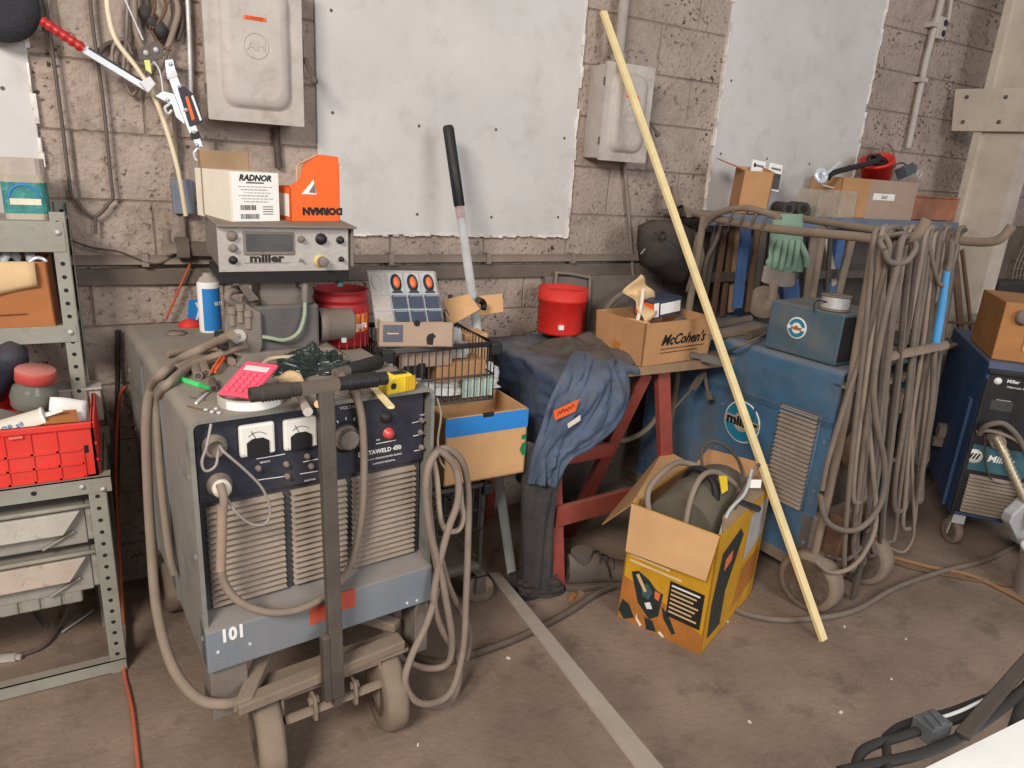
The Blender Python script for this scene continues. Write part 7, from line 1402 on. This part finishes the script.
# dark steel frame leaning between rack and column
mb = MB(); a, b, c, d = at(953, 262, y=2.1), at(975, 345, y=2.0), at(962, 255, y=2.15), at(948, 330, y=2.1)
mb.bar(at(962, 250, y=2.12), at(968, 300, y=2.1), .02, .012, (0, -1, 0)); mb.bar(at(968, 300, y=2.1), at(973, 345, y=2.06), .02, .012, (0, -1, 0)); mb.bar(at(955, 262, y=2.12), at(962, 345, y=2.06), .05, .012, (0, -1, 0)); mb.bar(at(944, 322, y=2.1), at(980, 324, y=2.0), .02, .012)
solo(mb, 'angle_frame', 'rusty steel angle frame leaning between pipe rack and column', 'frame', m_rust)
mb = MB(); a = at(905, 345, y=2.0); b = at(960, 330, y=2.0); mb.box(a.x, b.x, 1.9, 2.25, a.z-.02, a.z); mb.box(a.x, a.x+.05, 1.95, 2.0, 0, a.z); mb.box(b.x-.05, b.x, 2.2, 2.25, 0, a.z); solo(mb, 'steel_bench', 'dusty dark steel bench behind the looped cables', 'bench', m_dkmetal, bevel=.003)
mb = MB(); q = at(1012, 292, y=2.3); mb.box(q.x-.15, q.x+.3, 2.3, 2.45, q.z-.05, q.z+.06); mb.box(q.x, q.x+.06, 2.35, 2.42, 0, q.z-.05); solo(mb, 'black_case', 'black case beside the wire fan guard behind the brown wooden box', 'case', m_black, bevel=.015)
# silver torch gun and white bucket at the right edge
t = thing('spool_gun', 'silver torch gun body at the right edge above the floor hoses', 'torch', at(1020, 530, y=1.2))
P = [at(a_, b_, y=1.22) for a_, b_ in ((1010, 524), (1013, 516), (1030, 500), (1050, 500), (1050, 556), (1020, 545))]; mb = MB(); n = len(P); mb.add(P+[p+V((.02, .05, 0)) for p in P], [tuple(range(n)), tuple(range(n, 2*n))[::-1]]+[(i, n+i, n+(i+1) % n, (i+1) % n) for i in range(n)]); mb.build('gun_body', m_galv, t, world=True, bevel=.008)
q = at(1038, 572, z=.12); mb = MB(); mb.lathe([(0, 0), (.085, 0), (.10, .19), (.104, .19), (.104, .2), (.09, .2), (.08, .01), (0, .01)], (q.x+.06, q.y, 0), (0, 0, 1), 30); solo(mb, 'white_bucket', 'white bucket on the floor cut by the right edge', 'bucket', m_white)
# ---- black tubular folding frame in the foreground corner, white board on it
zc = .74
t = thing('folding_frame', 'black tubular folding frame in the bottom right foreground corner', 'frame', at(930, 760, z=0))
f = lambda px, py, z=zc: at(px, py, z=z)
def tb(pts, r, nm, m=m_blackp, sq=None): mb = MB(); mb.tube(smooth(pts, 6), r, 10, sq=sq); return mb.build(nm, m, t, world=True)
tb([f(852, 790), f(856, 765), f(862, 752), f(876, 744), f(900, 737), f(930, 727), f(960, 718), f(985, 702), f(1030, 660)], .0075, 'outer_tube')
tb([f(840, 772), f(870, 765), f(905, 758), f(935, 749), f(962, 736), f(995, 713), f(1030, 684)], .0085, 'inner_tube')
tb([f(886, 738, zc-.01), f(900, 727, zc-.01), f(922, 719, zc-.01), f(950, 712, zc-.01), f(986, 698, zc-.01)], .007, 'rear_tube')
tb([f(886, 742), f(887, 760), f(887, 800)], .0065, 'cross_tube')
tb([f(936, 719, zc+.012), f(960, 711, zc+.012), f(990, 697, zc+.012)], .003, 'bright_rod', m_galv)
mb = MB(); mb.bar(f(962, 736, zc+.012), f(1032, 655, zc+.012), .022, .010); mb.build('flat_strap', m_black, t, world=True, bevel=.003)
mb = MB(); mb.bar(f(921, 731, zc+.005), f(941, 723, zc+.005), .035, .03); mb.bar(f(924, 722, zc+.008), f(936, 736, zc+.008), .012, .034); mb.bar(f(930, 718, zc+.008), f(942, 732, zc+.008), .012, .034); mb.build('clip', mat('grey_clip', (82, 84, 86), .4), t, world=True, bevel=.002)
for q in (f(852, 790), f(1030, 684)): mb = MB(); mb.cyl((q.x, q.y, 0), (q.x+.0, q.y, zc), .011, 10); mb.build('leg', m_blackp, t, world=True)
P = [f(925, 768, zc-.016), f(1026, 718, zc-.016), f(1100, 740, zc-.016), f(1000, 830, zc-.016)]
mb = MB(); mb.hexa([p-V((0, 0, .012)) for p in P]+P); solo(mb, 'white_board', 'white board lying in the bottom right corner under the black tubes', 'board', m_white)
# ================================================================ light
w = bpy.data.worlds.new('daylight'); S.world = w; w.use_nodes = True
w.node_tree.nodes['Background'].inputs[0].default_value = (.92, .96, 1.0, 1); w.node_tree.nodes['Background'].inputs[1].default_value = .27
def area(name, loc, target, sx, sy, power, col):
    l = bpy.data.lights.new(name, 'AREA'); l.shape = 'RECTANGLE'; l.size = sx; l.size_y = sy; l.energy = power; l.color = col
    o = bpy.data.objects.new(name, l); C.objects.link(o); o.location = loc; o.rotation_euler = (V(target)-V(loc)).to_track_quat('-Z', 'Y').to_euler(); return o
area('garage_door_daylight', (2.0, -3.6, 2.8), (1.6, 2.4, .8), 2.2, 1.8, 120, (.95, .97, 1.0))
area('ceiling_lamp', (-2.0, -1.0, 3.3), (1.6, 2.3, .9), 1.4, .9, 170, (1, .93, .84))
S.view_settings.view_transform = 'Standard'; S.view_settings.look = 'None'; S.view_settings.exposure = .17; S.view_settings.gamma = 1; S.view_settings.use_curve_mapping = False
